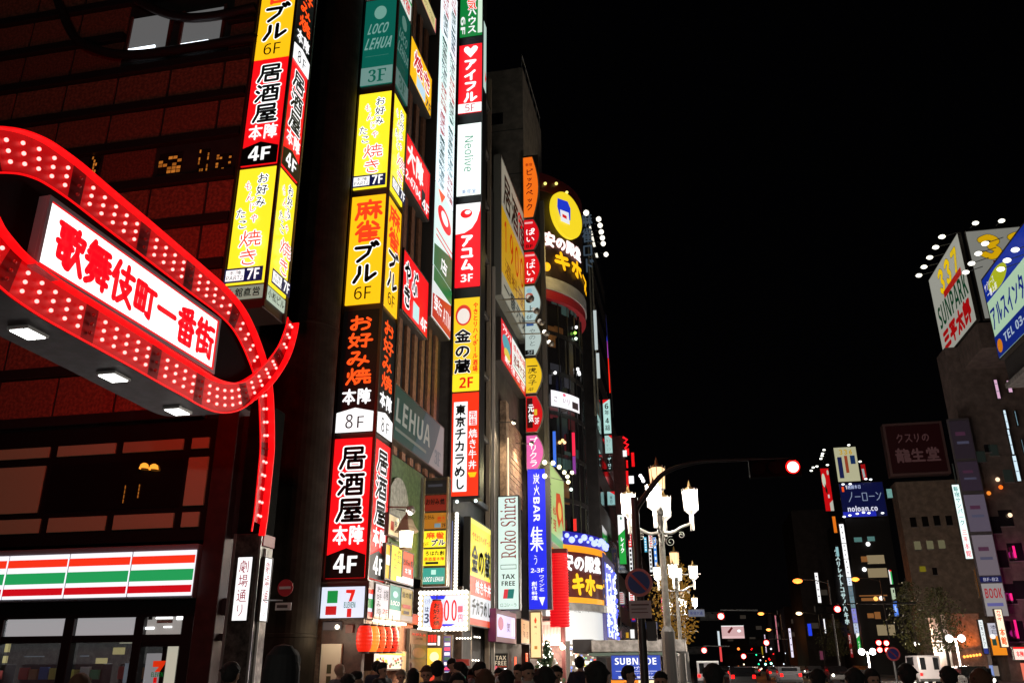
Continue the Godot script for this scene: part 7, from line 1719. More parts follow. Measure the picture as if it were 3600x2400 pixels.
func upright(label: String, z: float, px: Array, face: Color, items: Array, e := 1.0, d := 0.4) -> void:
	sign_box("upright_sign", label, front(z, px), face, items, {"energy": e, "depth": d, "frame": 0.05, "group": "upright signs far along the near row"})
func make_far_row() -> void:
	# tall office tower with projecting floodlights
	var b := thing("office_tower", "tall dark office tower with pale vertical strips beyond the round store", "building", Vector3(-13, 0, -87))
	var P := b.position
	var top := on_z(2085, 775, -78).y
	pbox(b, "wall", Vector3(-20, 0, -96) - P, Vector3(-7.6, top, -78) - P, grainy(0.035, 0.03, 0.03, 0.5, 2.0))
	for q in [[2072, 2078], [2083, 2087]]:
		pbox(b, "pale_strip", Vector3(on_z(q[0], 1000, -78).x, 24, -78) - P, Vector3(on_z(q[1], 1000, -78).x, top - 1, -77.8) - P, grainy(0.42, 0.4, 0.3, 0.5, 1.0))
	for k in 12:
		pbox(b, "window_band", Vector3(-7.6, 5 + k * 3.6, -95) - P, Vector3(-7.55, 6.6 + k * 3.6, -79) - P, paint(0.02, 0.02, 0.025, 0.08))
	var fl := [[2061, 748], [2105, 770], [2110, 792], [2114, 815], [2118, 836], [2121, 856], [2131, 894]]
	for i in fl.size():
		var at := on_x(fl[i][0], fl[i][1], -7.0) if i > 0 else on_z(fl[i][0], fl[i][1], -77.0)
		var f := Node3D.new()
		f.name = "floodlight"
		b.add_child(f, true)
		f.position = at - P
		part(f, "lamp_arm", tube([Vector3(-0.7, 0.3, 0), Vector3.ZERO], 0.03, 0.03, 5), paint(0.1, 0.1, 0.1))
		part(f, "lamp_glass", ball(0.3, 10), lit(Color(1, 0.97, 0.9), 2.0))
	part(b, "rooftop_letters", print_mesh([["T", "麻雀ロド", 0, 0, 1, 1, Color(0.3, 0.36, 0.42), 0.14]], 1.2, 7.0, 0.5), null, on_z(2070, 960, -77.7) - P)
	var pa := on_z(2095, 1170, -77.5)
	for q in [[2092, 1090, 2096, 1230], [2100, 1240, 2106, 1330]]:
		pbox(b, "strip_light", on_z(q[0], q[3], -77.7) - P, on_z(q[2], q[1], -77.6) - P, lit(Color(0.8, 0.85, 0.85), 0.8))
	var n := thing("neon_spire", "tall neon spire turning from blue to red against the sky", "neon sign", on_z(2142, 1380, -97))
	var pts := []
	for q in [[2122, 1115], [2128, 1200], [2133, 1260], [2138, 1320], [2142, 1380]]:
		pts.append(on_z(q[0], q[1], -97) - n.position)
	part(n, "blue_neon_light", tube([pts[0], pts[1]], 0.16, 0.26, 8), lit(Color(0.25, 0.3, 1), 1.3))
	part(n, "violet_neon_light", tube([pts[1], pts[2]], 0.26, 0.22, 8), lit(Color(0.75, 0.3, 0.8), 1.1))
	part(n, "red_neon_light", tube([pts[2], pts[3], pts[4]], 0.24, 0.16, 8), lit(Color(1, 0.15, 0.08), 1.1))
	part(n, "mast", tube([pts[0] + Vector3(0.3, 0.5, -0.3), pts[4] + Vector3(0.3, -3, -0.3)], 0.06, 0.08, 6), paint(0.05, 0.05, 0.05))
	upright("pale green school number sign with black figures on the office tower", -84, [2119, 1405, 2150, 1523], Color(0.75, 0.93, 0.9), [["P", [0, 0, 0.9, 0, 0, 0.12], RED], ["L", "6", 0.25, 0.12, 0.75, 0.28, BLACK], ["T", "年", 0.15, 0.3, 0.85, 0.47, BLACK, 0.1], ["L", "4", 0.25, 0.55, 0.75, 0.7, BLACK], ["T", "組", 0.15, 0.74, 0.85, 0.92, BLACK, 0.1]], 0.85)
	upright("dim grey green sign panel turned beside the school number sign", -84.3, [2084, 1407, 2110, 1515], Color(0.32, 0.42, 0.4), [["P", [0, 0, 0.9, 0, 0.6, 0.12], RED], ["L", "3", 0.4, 0.12, 0.85, 0.3, BLACK, "sans"], ["R", 0.5, 0.8, 0.9, 0.95, BLACK]], 0.45)
	upright("white sign with two columns of small script under the school number sign", -84, [2126, 1531, 2154, 1592], Color(0.72, 0.88, 0.86), [["P", [0.5, 0, 1, 0, 1, 0.2], RED], ["T", "ファン", 0.55, 0.2, 0.8, 0.9, BLACK, 0.1], ["T", "タシン", 0.2, 0.2, 0.45, 0.9, BLACK, 0.1]], 0.75)
	upright("dark grey sign panel behind the white two column sign", -84.4, [2086, 1535, 2116, 1592], Color(0.25, 0.36, 0.34), [["P", [0.4, 0.1, 0.7, 0.5, 0.4, 0.9], BLACK]], 0.45)
	upright("black sign with white katakana letters", -84, [2134, 1606, 2152, 1652], Color(0.02, 0.02, 0.02), [["T", "ザ・ロッ", 0.1, 0.05, 0.9, 0.95, Color(0.8, 0.95, 0.95), 0.14]], 0.8)
	upright("small pale sign lower on the office tower", -84, [2135, 1728, 2163, 1774], Color(0.6, 0.8, 0.8), [["P", [0.3, 0, 1, 0, 1, 0.25], RED], ["T", "本日", 0.3, 0.3, 0.7, 0.9, BLACK, 0.1]], 0.7)
	upright("white and green slanted loan sign beside the lamp lantern", -90, [2171, 1810, 2203, 1982], WHITE, [["P", [0, 0.42, 1, 0.3, 1, 1, 0, 1], Color(0.08, 0.62, 0.22)], ["E", 0.5, 0.07, 0.16, 0.03, Color(0.3, 0.5, 0.4)], ["T", "レイク", 0.2, 0.45, 0.85, 0.78, WHITE, 0.18]], 1.0)
	# red neon front
	var rn := thing("red_neon_front", "building edge outlined in jagged red neon above white panels", "neon sign", on_z(2200, 1800, -100))
	var zig := []
	for q in [[2190, 1536], [2205, 1545], [2195, 1556], [2209, 1562], [2198, 1575], [2207, 1585]]:
		zig.append(on_z(q[0], q[1], -100) - rn.position)
	part(rn, "neon_light", tube(zig, 0.13, 0.13, 6), lit(Color(1, 0.1, 0.14), 1.2))
	for q in [[2191, 1582, 2203, 1605, WHITE], [2206, 1575, 2211, 1600, RED], [2203, 1617, 2207, 1645, RED], [2204, 1654, 2208, 1715, RED], [2222, 1590, 2229, 1640, RED], [2212, 1672, 2228, 1700, WHITE]]:
		pbox(rn, "neon_panel_light", on_z(q[0], q[3], -100) - rn.position, on_z(q[2], q[1], -99.9) - rn.position, lit(q[4], 1.0))
	pbox(rn, "mounting_wall", on_z(2160, 1900, -102) - rn.position, on_z(2192, 1530, -100.2) - rn.position, grainy(0.12, 0.03, 0.03, 0.6, 1.0))
	for q in [[2252, 1672, 4], [2258, 1681, 4], [2262, 1690, 4]]:
		part(rn, "spot_lamp", ball(0.22, 8), lit(WHITE, 2.0), on_z(q[0], q[1], -100) - rn.position)
	var many := [
		["red and white striped upright sign beyond the green loan sign", -108, [2204, 1815, 2218, 1868], RED, WHITE], ["red upright sign with white blocks above the white tenant strips", -108, [2208, 1870, 2222, 1922], RED, WHITE],
		["white tenant strip with dark print, lower part of the stack", -108, [2211, 1924, 2226, 2010], WHITE, BLACK], ["narrow white upright strip behind the lamp post", -115, [2226, 1905, 2233, 1975], WHITE, RED],
		["cyan upright sign behind the lamp scrolls", -125, [2264, 1888, 2276, 1940], Color(0.3, 0.75, 0.9), WHITE], ["white upright sign with a red triangle top behind the lamp post", -130, [2280, 1880, 2296, 1925], WHITE, RED],
		["sky blue upright sign with white print beside the lamp post", -135, [2296, 1888, 2313, 1998], Color(0.3, 0.6, 0.95), WHITE], ["white upright sign with black print beside the sky blue one", -135, [2281, 1930, 2295, 2010], WHITE, BLACK],
		["white upright sign with red mark over the navy one", -110, [2211, 2080, 2232, 2122], WHITE, RED], ["navy upright sign with red lettering", -110, [2217, 2124, 2236, 2185], Color(0.12, 0.1, 0.45), RED],
		["pink and white upright sign with round letters above the shelter roof", -95, [2155, 2184, 2185, 2243], Color(0.75, 0.5, 0.62), Color(0.2, 0.25, 0.5)], ["white lamp box above the shelter roof", -96, [2216, 2212, 2232, 2243], WHITE, WHITE],
		["small amber framed card sign above the shelter roof", -96, [2198, 2222, 2214, 2243], Color(0.3, 0.18, 0.08), GOLD], ["dark green tall banner beyond the navy sign", -112, [2182, 2060, 2205, 2170], Color(0.35, 0.08, 0.02), BLACK],
		["pink upright neon seen between lamp posts", -140, [2324, 2100, 2336, 2160], Color(0.95, 0.2, 0.4), WHITE], ["blue street sign box beside the second lamp", -100, [2270, 2188, 2312, 2210], Color(0.2, 0.3, 0.5), WHITE],
	]
	for m in many:
		var items := []
		for k in 5:
			items.append(["R", 0.2, 0.08 + 0.18 * k, 0.8, 0.18 + 0.18 * k, m[4]])
		upright(m[0], m[1], m[2], m[3], items, 0.9)
	# masses behind the signs
	var i := 0
	for q in [[-18.0, -7.9, -98.0, -118.0, 30.0], [-18.0, -7.6, -119.0, -140.0, 24.0], [-18.0, -7.6, -141.0, -175.0, 19.0], [-18.0, -8.0, -176.0, -230.0, 15.0]]:
		var bb := thing("row_building", ["dark building behind the red neon front", "dark building behind the cyan upright sign", "low dark building behind the pink upright neon", "farthest dark building at the end of the near row"][i], "building", Vector3((q[0] + q[1]) / 2, 0, (q[2] + q[3]) / 2))
		pbox(bb, "wall", Vector3(q[0], 0, q[3]) - bb.position, Vector3(q[1], q[4], q[2]) - bb.position, grainy(0.04, 0.035, 0.035, 0.6, 2.0))
		for k in int(q[4] / 3.5) - 1:
			pbox(bb, "window_band", Vector3(q[1], 4.5 + k * 3.5, q[3] + 1) - bb.position, Vector3(q[1] + 0.05, 6.2 + k * 3.5, q[2] - 1) - bb.position, paint(0.02, 0.02, 0.024, 0.1))
		i += 1

# ---------- people: one continuous skin over a skeleton of tapered capsules, meshed as surface nets
func capsule(p: Vector3, a: Vector3, b: Vector3, ra: float, rb: float) -> float:
	var ab := b - a
	var t := clampf((p - a).dot(ab) / maxf(1e-6, ab.length_squared()), 0, 1)
	return (p - a - ab * t).length() - lerpf(ra, rb, t)
func nets(bones: Array, lo: Vector3, hi: Vector3, cell: float, k: float, verts: PackedVector3Array, norms: PackedVector3Array, index: PackedInt32Array) -> void:
	var n := Vector3i(((hi - lo) / cell).ceil()) + Vector3i.ONE
	var f := PackedFloat32Array()
	f.resize(n.x * n.y * n.z)
	f.fill(1.0)
	for b in bones:
		var r: float = maxf(b[2], b[3]) + cell * 3 + k
		var l: Vector3 = ((b[0].min(b[1]) - Vector3.ONE * r - lo) / cell).floor().max(Vector3.ZERO)
		var h: Vector3 = ((b[0].max(b[1]) + Vector3.ONE * r - lo) / cell).ceil().min(Vector3(n - Vector3i.ONE))
		for z in range(int(l.z), int(h.z) + 1):
			for y in range(int(l.y), int(h.y) + 1):
				for x in range(int(l.x), int(h.x) + 1):
					var i := (z * n.y + y) * n.x + x
					var d := capsule(lo + Vector3(x, y, z) * cell, b[0], b[1], b[2], b[3])
					var e := f[i]
					var m := clampf(0.5 + 0.5 * (e - d) / k, 0, 1)
					f[i] = lerpf(e, d, m) - k * m * (1 - m)
	var at := PackedInt32Array()
	at.resize(f.size())
	at.fill(-1)
	var first := verts.size()
	var offs := [0, 1, n.x, n.x + 1, n.x * n.y, n.x * n.y + 1, n.x * n.y + n.x, n.x * n.y + n.x + 1]
	var corner := [Vector3(0, 0, 0), Vector3(1, 0, 0), Vector3(0, 1, 0), Vector3(1, 1, 0), Vector3(0, 0, 1), Vector3(1, 0, 1), Vector3(0, 1, 1), Vector3(1, 1, 1)]
	var edges := [[0, 1], [2, 3], [4, 5], [6, 7], [0, 2], [1, 3], [4, 6], [5, 7], [0, 4], [1, 5], [2, 6], [3, 7]]
	for z in n.z - 1:
		for y in n.y - 1:
			for x in n.x - 1:
				var i := (z * n.y + y) * n.x + x
				var inside := 0
				for o in offs:
					if f[i + o] < 0:
						inside += 1
				if inside == 0 or inside == 8:
					continue
				var sum := Vector3.ZERO
				var c := 0
				for e in edges:
					var fa := f[i + offs[e[0]]]
					var fb := f[i + offs[e[1]]]
					if (fa < 0) != (fb < 0):
						sum += corner[e[0]].lerp(corner[e[1]], fa / (fa - fb))
						c += 1
				at[i] = verts.size()
				verts.append(lo + (Vector3(x, y, z) + sum / c) * cell)
				var g := Vector3(f[i + 1] - f[i] + f[i + offs[7]] - f[i + offs[6]], f[i + offs[2]] - f[i] + f[i + offs[7]] - f[i + offs[5]], f[i + offs[4]] - f[i] + f[i + offs[7]] - f[i + offs[3]])
				norms.append(g.normalized())
	var step := [1, n.x, n.x * n.y]
	for z in range(1, n.z - 1):
		for y in range(1, n.y - 1):
			for x in range(1, n.x - 1):
				var i := (z * n.y + y) * n.x + x
				for ax in 3:
					var a := f[i] < 0
					var b := f[i + step[ax]] < 0
					if a == b:
						continue
					var u: int = step[(ax + 1) % 3]
					var v: int = step[(ax + 2) % 3]
					var q := [at[i], at[i - u], at[i - u - v], at[i - v]]
					if q.has(-1):
						continue
					if a:
						q.reverse()
					for t in [0, 1, 2, 0, 2, 3]:
						index.append(q[t])
var figures := {}
func figure(kind: String) -> Dictionary:
	if figures.has(kind):
		return figures[kind]
	var bones := []
	var stride := 0.16 if kind != "stand" else 0.04
	var flare := 0.05 if kind == "long" else 0.0
	for s in [-1.0, 1.0]:
		var fz: float = stride * s
		bones.append([Vector3(0.09 * s, 0.9, 0), Vector3(0.1 * s, 0.5, fz * 0.7), 0.1 + flare, 0.07])
		bones.append([Vector3(0.1 * s, 0.5, fz * 0.7), Vector3(0.1 * s, 0.09, fz - 0.03), 0.07, 0.048])
		bones.append([Vector3(0.1 * s, 0.05, fz - 0.06), Vector3(0.11 * s, 0.035, fz + 0.15), 0.05, 0.035])
		var el := Vector3(0.265 * s, 1.12, -fz * 0.7)
		var wr := Vector3(0.25 * s, 0.88, -fz * 0.9 + 0.06)
		if kind == "phone" and s > 0:
			el = Vector3(0.25, 1.12, 0.02)
			wr = Vector3(0.14, 1.2, 0.24)
		bones.append([Vector3(0.185 * s, 1.4, 0), el, 0.068, 0.052])
		bones.append([el, wr, 0.052, 0.038])
		var d := (wr - el).normalized()
		bones.append([wr, wr + d * 0.08, 0.034, 0.03])
		for k in 4:
			bones.append([wr + d * 0.07 + Vector3(0, 0, (k - 1.5) * 0.019), wr + d * (0.15 + 0.012 * sin(k * 1.3)) + Vector3(-0.012 * s, 0, (k - 1.5) * 0.019), 0.0105, 0.009])
		bones.append([wr + d * 0.02 + Vector3(0, 0, 0.025), wr + d * 0.08 + Vector3(-0.01 * s, 0, 0.05), 0.013, 0.01])
		bones.append([Vector3(0.06 * s, 1.0, 0), Vector3(0.1 * s, 1.32, 0), 0.115, 0.105])
		bones.append([Vector3(0.02 * s, 1.4, -0.01), Vector3(0.16 * s, 1.4, -0.01), 0.085, 0.068])
	bones.append([Vector3(0, 1.38, -0.01), Vector3(0, 1.5, 0.005), 0.07, 0.056])
	var v := PackedVector3Array()
	var n := PackedVector3Array()
	var ix := PackedInt32Array()
	nets(bones, Vector3(-0.4, -0.03, -0.34), Vector3(0.4, 1.5, 0.36), 0.026, 0.04, v, n, ix)
	var head := [[Vector3(0, 1.42, -0.005), Vector3(0, 1.52, 0.0), 0.055, 0.052], [Vector3(0, 1.635, -0.012), Vector3(0, 1.615, -0.005), 0.092, 0.088], [Vector3(0, 1.6, 0.015), Vector3(0, 1.535, 0.035), 0.07, 0.044], [Vector3(0, 1.605, 0.085), Vector3(0, 1.575, 0.105), 0.01, 0.016], [Vector3(-0.03, 1.54, 0.078), Vector3(0.03, 1.54, 0.078), 0.008, 0.008]]
	for s in [-1.0, 1.0]:
		head.append([Vector3(0.088 * s, 1.61, -0.01), Vector3(0.094 * s, 1.575, -0.005), 0.014, 0.01])
	nets(head, Vector3(-0.14, 1.44, -0.15), Vector3(0.14, 1.75, 0.15), 0.0115, 0.018, v, n, ix)
	var region := PackedInt32Array()
	for p in v:
		var r := 1
		if p.y > 1.475:
			r = 0
			if absf(p.y - 1.605) < 0.011 and p.z > 0.06 and absf(absf(p.x) - 0.033) < 0.014:
				r = 4
			elif absf(p.y - 1.54) < 0.007 and p.z > 0.07 and absf(p.x) < 0.026:
				r = 5
		elif p.y < 0.1:
			r = 3
		elif p.y < (0.55 if kind == "long" else 0.82) and absf(p.x) < 0.21:
			r = 2
		elif absf(p.x) > 0.17 and p.y < 0.885 and kind != "phone":
			r = 0
		elif kind == "phone" and p.z > 0.235:
			r = 0
		region.append(r)
	var hv := PackedVector3Array()
	var hn := PackedVector3Array()
	var hi := PackedInt32Array()
	var hair := [[Vector3(0, 1.655, -0.022), Vector3(0, 1.62, -0.045), 0.098, 0.09], [Vector3(0, 1.7, 0.03), Vector3(0, 1.69, -0.02), 0.055, 0.07]]
	for k in 22:
		var a := k * 2.39996
		var up := 0.15 + 0.8 * float(k) / 22.0
		var d := Vector3(cos(a) * sqrt(1 - up * up), up, sin(a) * sqrt(1 - up * up))
		if d.z > 0.55 and up < 0.6:
			continue
		var c := Vector3(0, 1.64, -0.03)
		hair.append([c + d * 0.085, c + d * (0.108 + 0.012 * sin(k * 5.0)) + Vector3(0.02 * sin(k * 3.0), -0.02, 0.02 * cos(k * 2.0)), 0.022, 0.009])
	if kind == "long":
		for s in [-1.0, 1.0]:
			hair.append([Vector3(0.075 * s, 1.64, -0.02), Vector3(0.085 * s, 1.4, -0.03), 0.045, 0.035])
		hair.append([Vector3(0, 1.64, -0.05), Vector3(0, 1.36, -0.09), 0.085, 0.06])
	nets(hair, Vector3(-0.17, 1.28, -0.19), Vector3(0.17, 1.78, 0.12), 0.0145, 0.02, hv, hn, hi)
	figures[kind] = {"v": v, "n": n, "i": ix, "region": region, "hair": plain_mesh(hv, hn, hi)}
	return figures[kind]
func plain_mesh(v: PackedVector3Array, n: PackedVector3Array, i: PackedInt32Array, c := PackedColorArray()) -> ArrayMesh:
	var arr := []
	arr.resize(Mesh.ARRAY_MAX)
	arr[Mesh.ARRAY_VERTEX] = v
	arr[Mesh.ARRAY_NORMAL] = n
	arr[Mesh.ARRAY_INDEX] = i
	if c.size():
		arr[Mesh.ARRAY_COLOR] = c
	var m := ArrayMesh.new()
	m.add_surface_from_arrays(Mesh.PRIMITIVE_TRIANGLES, arr)
	return m
var bodies := {}
func person(px: float, z: float, h: float, yaw: float, kind: String, coat: Color, hair: Color, label: String, extra := "") -> void:
	var f := figure(kind)
	var key := kind + coat.to_html()
	if not bodies.has(key):
		var cs := PackedColorArray()
		var table := [Color(0.42, 0.25, 0.17), coat, Color(0.03, 0.03, 0.035), Color(0.02, 0.018, 0.016), Color(0.02, 0.015, 0.012), Color(0.3, 0.1, 0.09)]
		for r in f.region:
			cs.append(table[r])
		bodies[key] = plain_mesh(f.v, f.n, f.i, cs)
	var cloth: StandardMaterial3D
	if not mats.has("cloth"):
		cloth = StandardMaterial3D.new()
		cloth.vertex_color_use_as_albedo = true
		cloth.roughness = 0.8
		mats["cloth"] = cloth
	cloth = mats["cloth"]
	var o := thing("person", label, "person", Vector3(on_z(px, 2345, z).x, 0.12 if on_z(px, 2345, z).x < -0.4 and z < -16.6 else 0.004, z), "people walking along the pavement", yaw)
	o.scale = Vector3.ONE * (h / 1.75)
	part(o, "body", bodies[key], cloth)
	if extra != "bald":
		part(o, "hair", f.hair, paint(hair.r, hair.g, hair.b, 0.85))
	if extra == "hood":
		part(o, "hood", lathe([[0.14, 1.42], [0.13, 1.5], [0.128, 1.62], [0.11, 1.71], [0.06, 1.77], [0.0, 1.785]], 20), paint(coat.r, coat.g, coat.b, 0.85), Vector3(0, 0, -0.07))
	if extra == "mask":
		part(o, "face_mask", ball(0.06, 12), paint(0.7, 0.7, 0.72, 0.7), Vector3(0, 1.555, 0.062))
	if extra == "scarf":
		part(o, "scarf", lathe([[0.1, 1.4], [0.12, 1.44], [0.1, 1.5], [0.07, 1.5]], 16), paint(0.35, 0.33, 0.3, 0.9))
func make_people() -> void:
	var blk := Color(0.012, 0.012, 0.013)
	var nav := Color(0.012, 0.016, 0.035)
	var gry := Color(0.07, 0.07, 0.075)
	var brn := Color(0.06, 0.035, 0.022)
	var bei := Color(0.25, 0.2, 0.14)
	var red := Color(0.12, 0.02, 0.025)
	var dk := Color(0.01, 0.009, 0.008)
	var bh := Color(0.09, 0.04, 0.02)
	var list := [
		[285, -6.0, 1.56, 0.4, "walk", blk, bh, "short brown haired person passing the convenience store window", ""],
		[815, -7.3, 1.66, PI, "stand", blk, dk, "black haired person in a black coat before the steel gate post", ""],
		[1012, -4.9, 1.72, 2.9, "stand", blk, dk, "person in a dark hood facing away before the round column", "hood"],
		[1195, -12.0, 1.68, 2.6, "walk", gry, dk, "bald man in a grey jacket near the white shop door", "bald"],
		[1228, -9.0, 1.52, PI, "walk", blk, dk, "small dark haired person next to the bald man", ""],
		[1257, -9.6, 1.55, 2.0, "walk", brn, dk, "person in a brown jacket walking past the lantern shop corner", ""],
		[1346, -13.0, 1.68, 1.2, "walk", blk, dk, "young man in a black jacket seen in profile before the menu case", ""],
		[1326, -14.0, 1.6, PI, "stand", nav, dk, "person in navy behind the young man at the menu case", ""],
		[1412, -13.0, 1.56, 0.5, "walk", gry, bei, "fair haired person in grey beside the cream door", "scarf"],
		[1455, -12.4, 1.58, PI, "long", blk, dk, "long haired woman with her back turned before the pot poster", ""],
		[1500, -11.0, 1.62, 0.2, "stand", brn, bh, "brown haired person in a brown hooded coat by the yellow panel", "scarf"],
		[1540, -10.2, 1.68, PI, "walk", blk, dk, "tall person in black turned away before the screen column", ""],
		[1590, -14.5, 1.64, 1.0, "walk", gry, dk, "person in a dark grey coat at the dim entrance", ""],
		[1614, -10.4, 1.66, -1.3, "walk", nav, dk, "man in navy looking aside before the dim entrance", ""],
		[1610, -9.0, 1.53, 0.4, "long", blk, dk, "long haired woman before the man in navy", ""],
		[1660, -11.0, 1.57, 0.1, "long", blk, dk, "long haired woman wearing a white face mask near the green lamp", "mask"],
		[1690, -10.0, 1.66, 0.9, "phone", blk, dk, "person raising a phone beside the masked woman", ""],
		[1708, -8.0, 1.57, PI, "long", brn, bh, "woman with long brown hair walking away past the masked woman", ""],
		[1755, -12.6, 1.58, 0.0, "walk", gry, dk, "person in grey wearing a white face mask under the small neon letters", "mask"],
		[1783, -8.2, 1.56, PI, "stand", blk, dk, "person in black with short hair below the small neon letters", ""],
		[1822, -12.0, 1.63, -0.5, "walk", red, dk, "person in a dark red jacket at the dark shop entrance", ""],
		[1857, -10.0, 1.65, 0.6, "walk", gry, dk, "man in grey before the slim cream sign", "scarf"],
		[1886, -13.0, 1.56, 0.2, "walk", bei, bh, "person in a beige coat near the festive tree", ""],
		[1917, -6.2, 1.59, PI, "stand", blk, dk, "black haired person close up, back turned to the festive tree", ""],
		[1955, -11.0, 1.61, 0.2, "stand", brn, dk, "person in brown facing out from the bright stall", ""],
		[2041, -14.0, 1.65, 2.8, "walk", nav, dk, "person in navy walking toward the bright discount store", ""],
		[2098, -6.0, 1.63, PI, "stand", blk, dk, "broad person in black blocking the edge of the arcade sign", ""],
		[2212, -11.0, 1.6, 1.4, "walk", nav, dk, "man in a dark suit in profile before the blue arcade sign", "scarf"],
		[2320, -10.0, 1.53, 0.0, "walk", red, dk, "short person in dark red below the arcade sign edge", ""],
		[2507, -7.0, 1.61, PI, "stand", blk, dk, "person in black standing in the road before the white van", ""],
		[2870, -9.0, 1.55, PI, "walk", blk, dk, "dark haired person crossing in front of the far traffic", ""],
		[3000, -8.0, 1.56, PI, "walk", nav, dk, "person in navy crossing below the white tenant column", ""],
		[3062, -9.5, 1.55, 0.3, "long", blk, dk, "long haired woman crossing beside the person in navy", ""],
		[3185, -8.5, 1.6, PI, "walk", brn, dk, "person in a brown coat crossing before the white box truck", ""],
		[3330, -9.0, 1.57, PI, "walk", gry, dk, "person in grey crossing before the red lit shop row", ""],
		[3440, -8.0, 1.55, PI, "long", blk, bh, "brown haired woman in black crossing before the shop row", ""],
	]
	for a in list:
		person(a[0], a[1] * 1.2, a[2], a[3], a[4], a[5], a[6], a[7], a[8])

# ---------- opposite side of the avenue, far end, traffic
func rsign(n: String, label: String, z: float, px: Array, face: Color, items: Array, e := 1.0, opts := {}) -> Node3D:
	opts["energy"] = e
	if not opts.has("frame"):
		opts["frame"] = 0.06
	return sign_box(n, label, front(z, px), face, items, opts)
func spot_head(o: Node3D, at: Vector3, r := 0.3, c := Color(1, 0.98, 0.92), e := 2.5, arm := Vector3(0, -0.8, 0)) -> void:
	var f := Node3D.new()
	f.name = "floodlight"
	o.add_child(f, true)
	f.position = at - o.position
	part(f, "lamp_arm", tube([arm, Vector3.ZERO], 0.035, 0.035, 5), paint(0.08, 0.08, 0.08))
	var g := part(f, "lamp_glass", ball(r, 10), lit(c, e))
	g.scale = Vector3(1.2, 0.7, 1)
func block(n: String, label: String, a: Vector3, b: Vector3, m: Material) -> Node3D:
	var o := thing(n, label, "building", Vector3((a.x + b.x) / 2, 0, (a.z + b.z) / 2))
	pbox(o, "wall", a - o.position, b - o.position, m)
	return o
func windows(o: Node3D, z: float, x: bool, list: Array, name_: String, m: Material) -> void:
	for q in list:
		var p := on_x(q[0], q[3], z) if x else on_z(q[0], q[3], z)
		var r := on_x(q[2], q[1], z) if x else on_z(q[2], q[1], z)
		var g := Node3D.new()
		g.name = name_
		o.add_child(g, true)
		g.position = p - o.position
		var d := r - p
		if x:
			pbox(g, "pane", Vector3(-0.04, 0, 0), Vector3(0.0, d.y, d.z), m)
			pbox(g, "sill", Vector3(-0.12, -0.1, minf(0, d.z) - 0.05), Vector3(0, -0.01, maxf(0, d.z) + 0.05), paint(0.15, 0.13, 0.13))
		else:
			pbox(g, "pane", Vector3(0, 0, 0), Vector3(d.x, d.y, 0.04), m)
			pbox(g, "sill", Vector3(-0.05, -0.1, 0), Vector3(d.x + 0.05, -0.01, 0.14), paint(0.15, 0.13, 0.13))
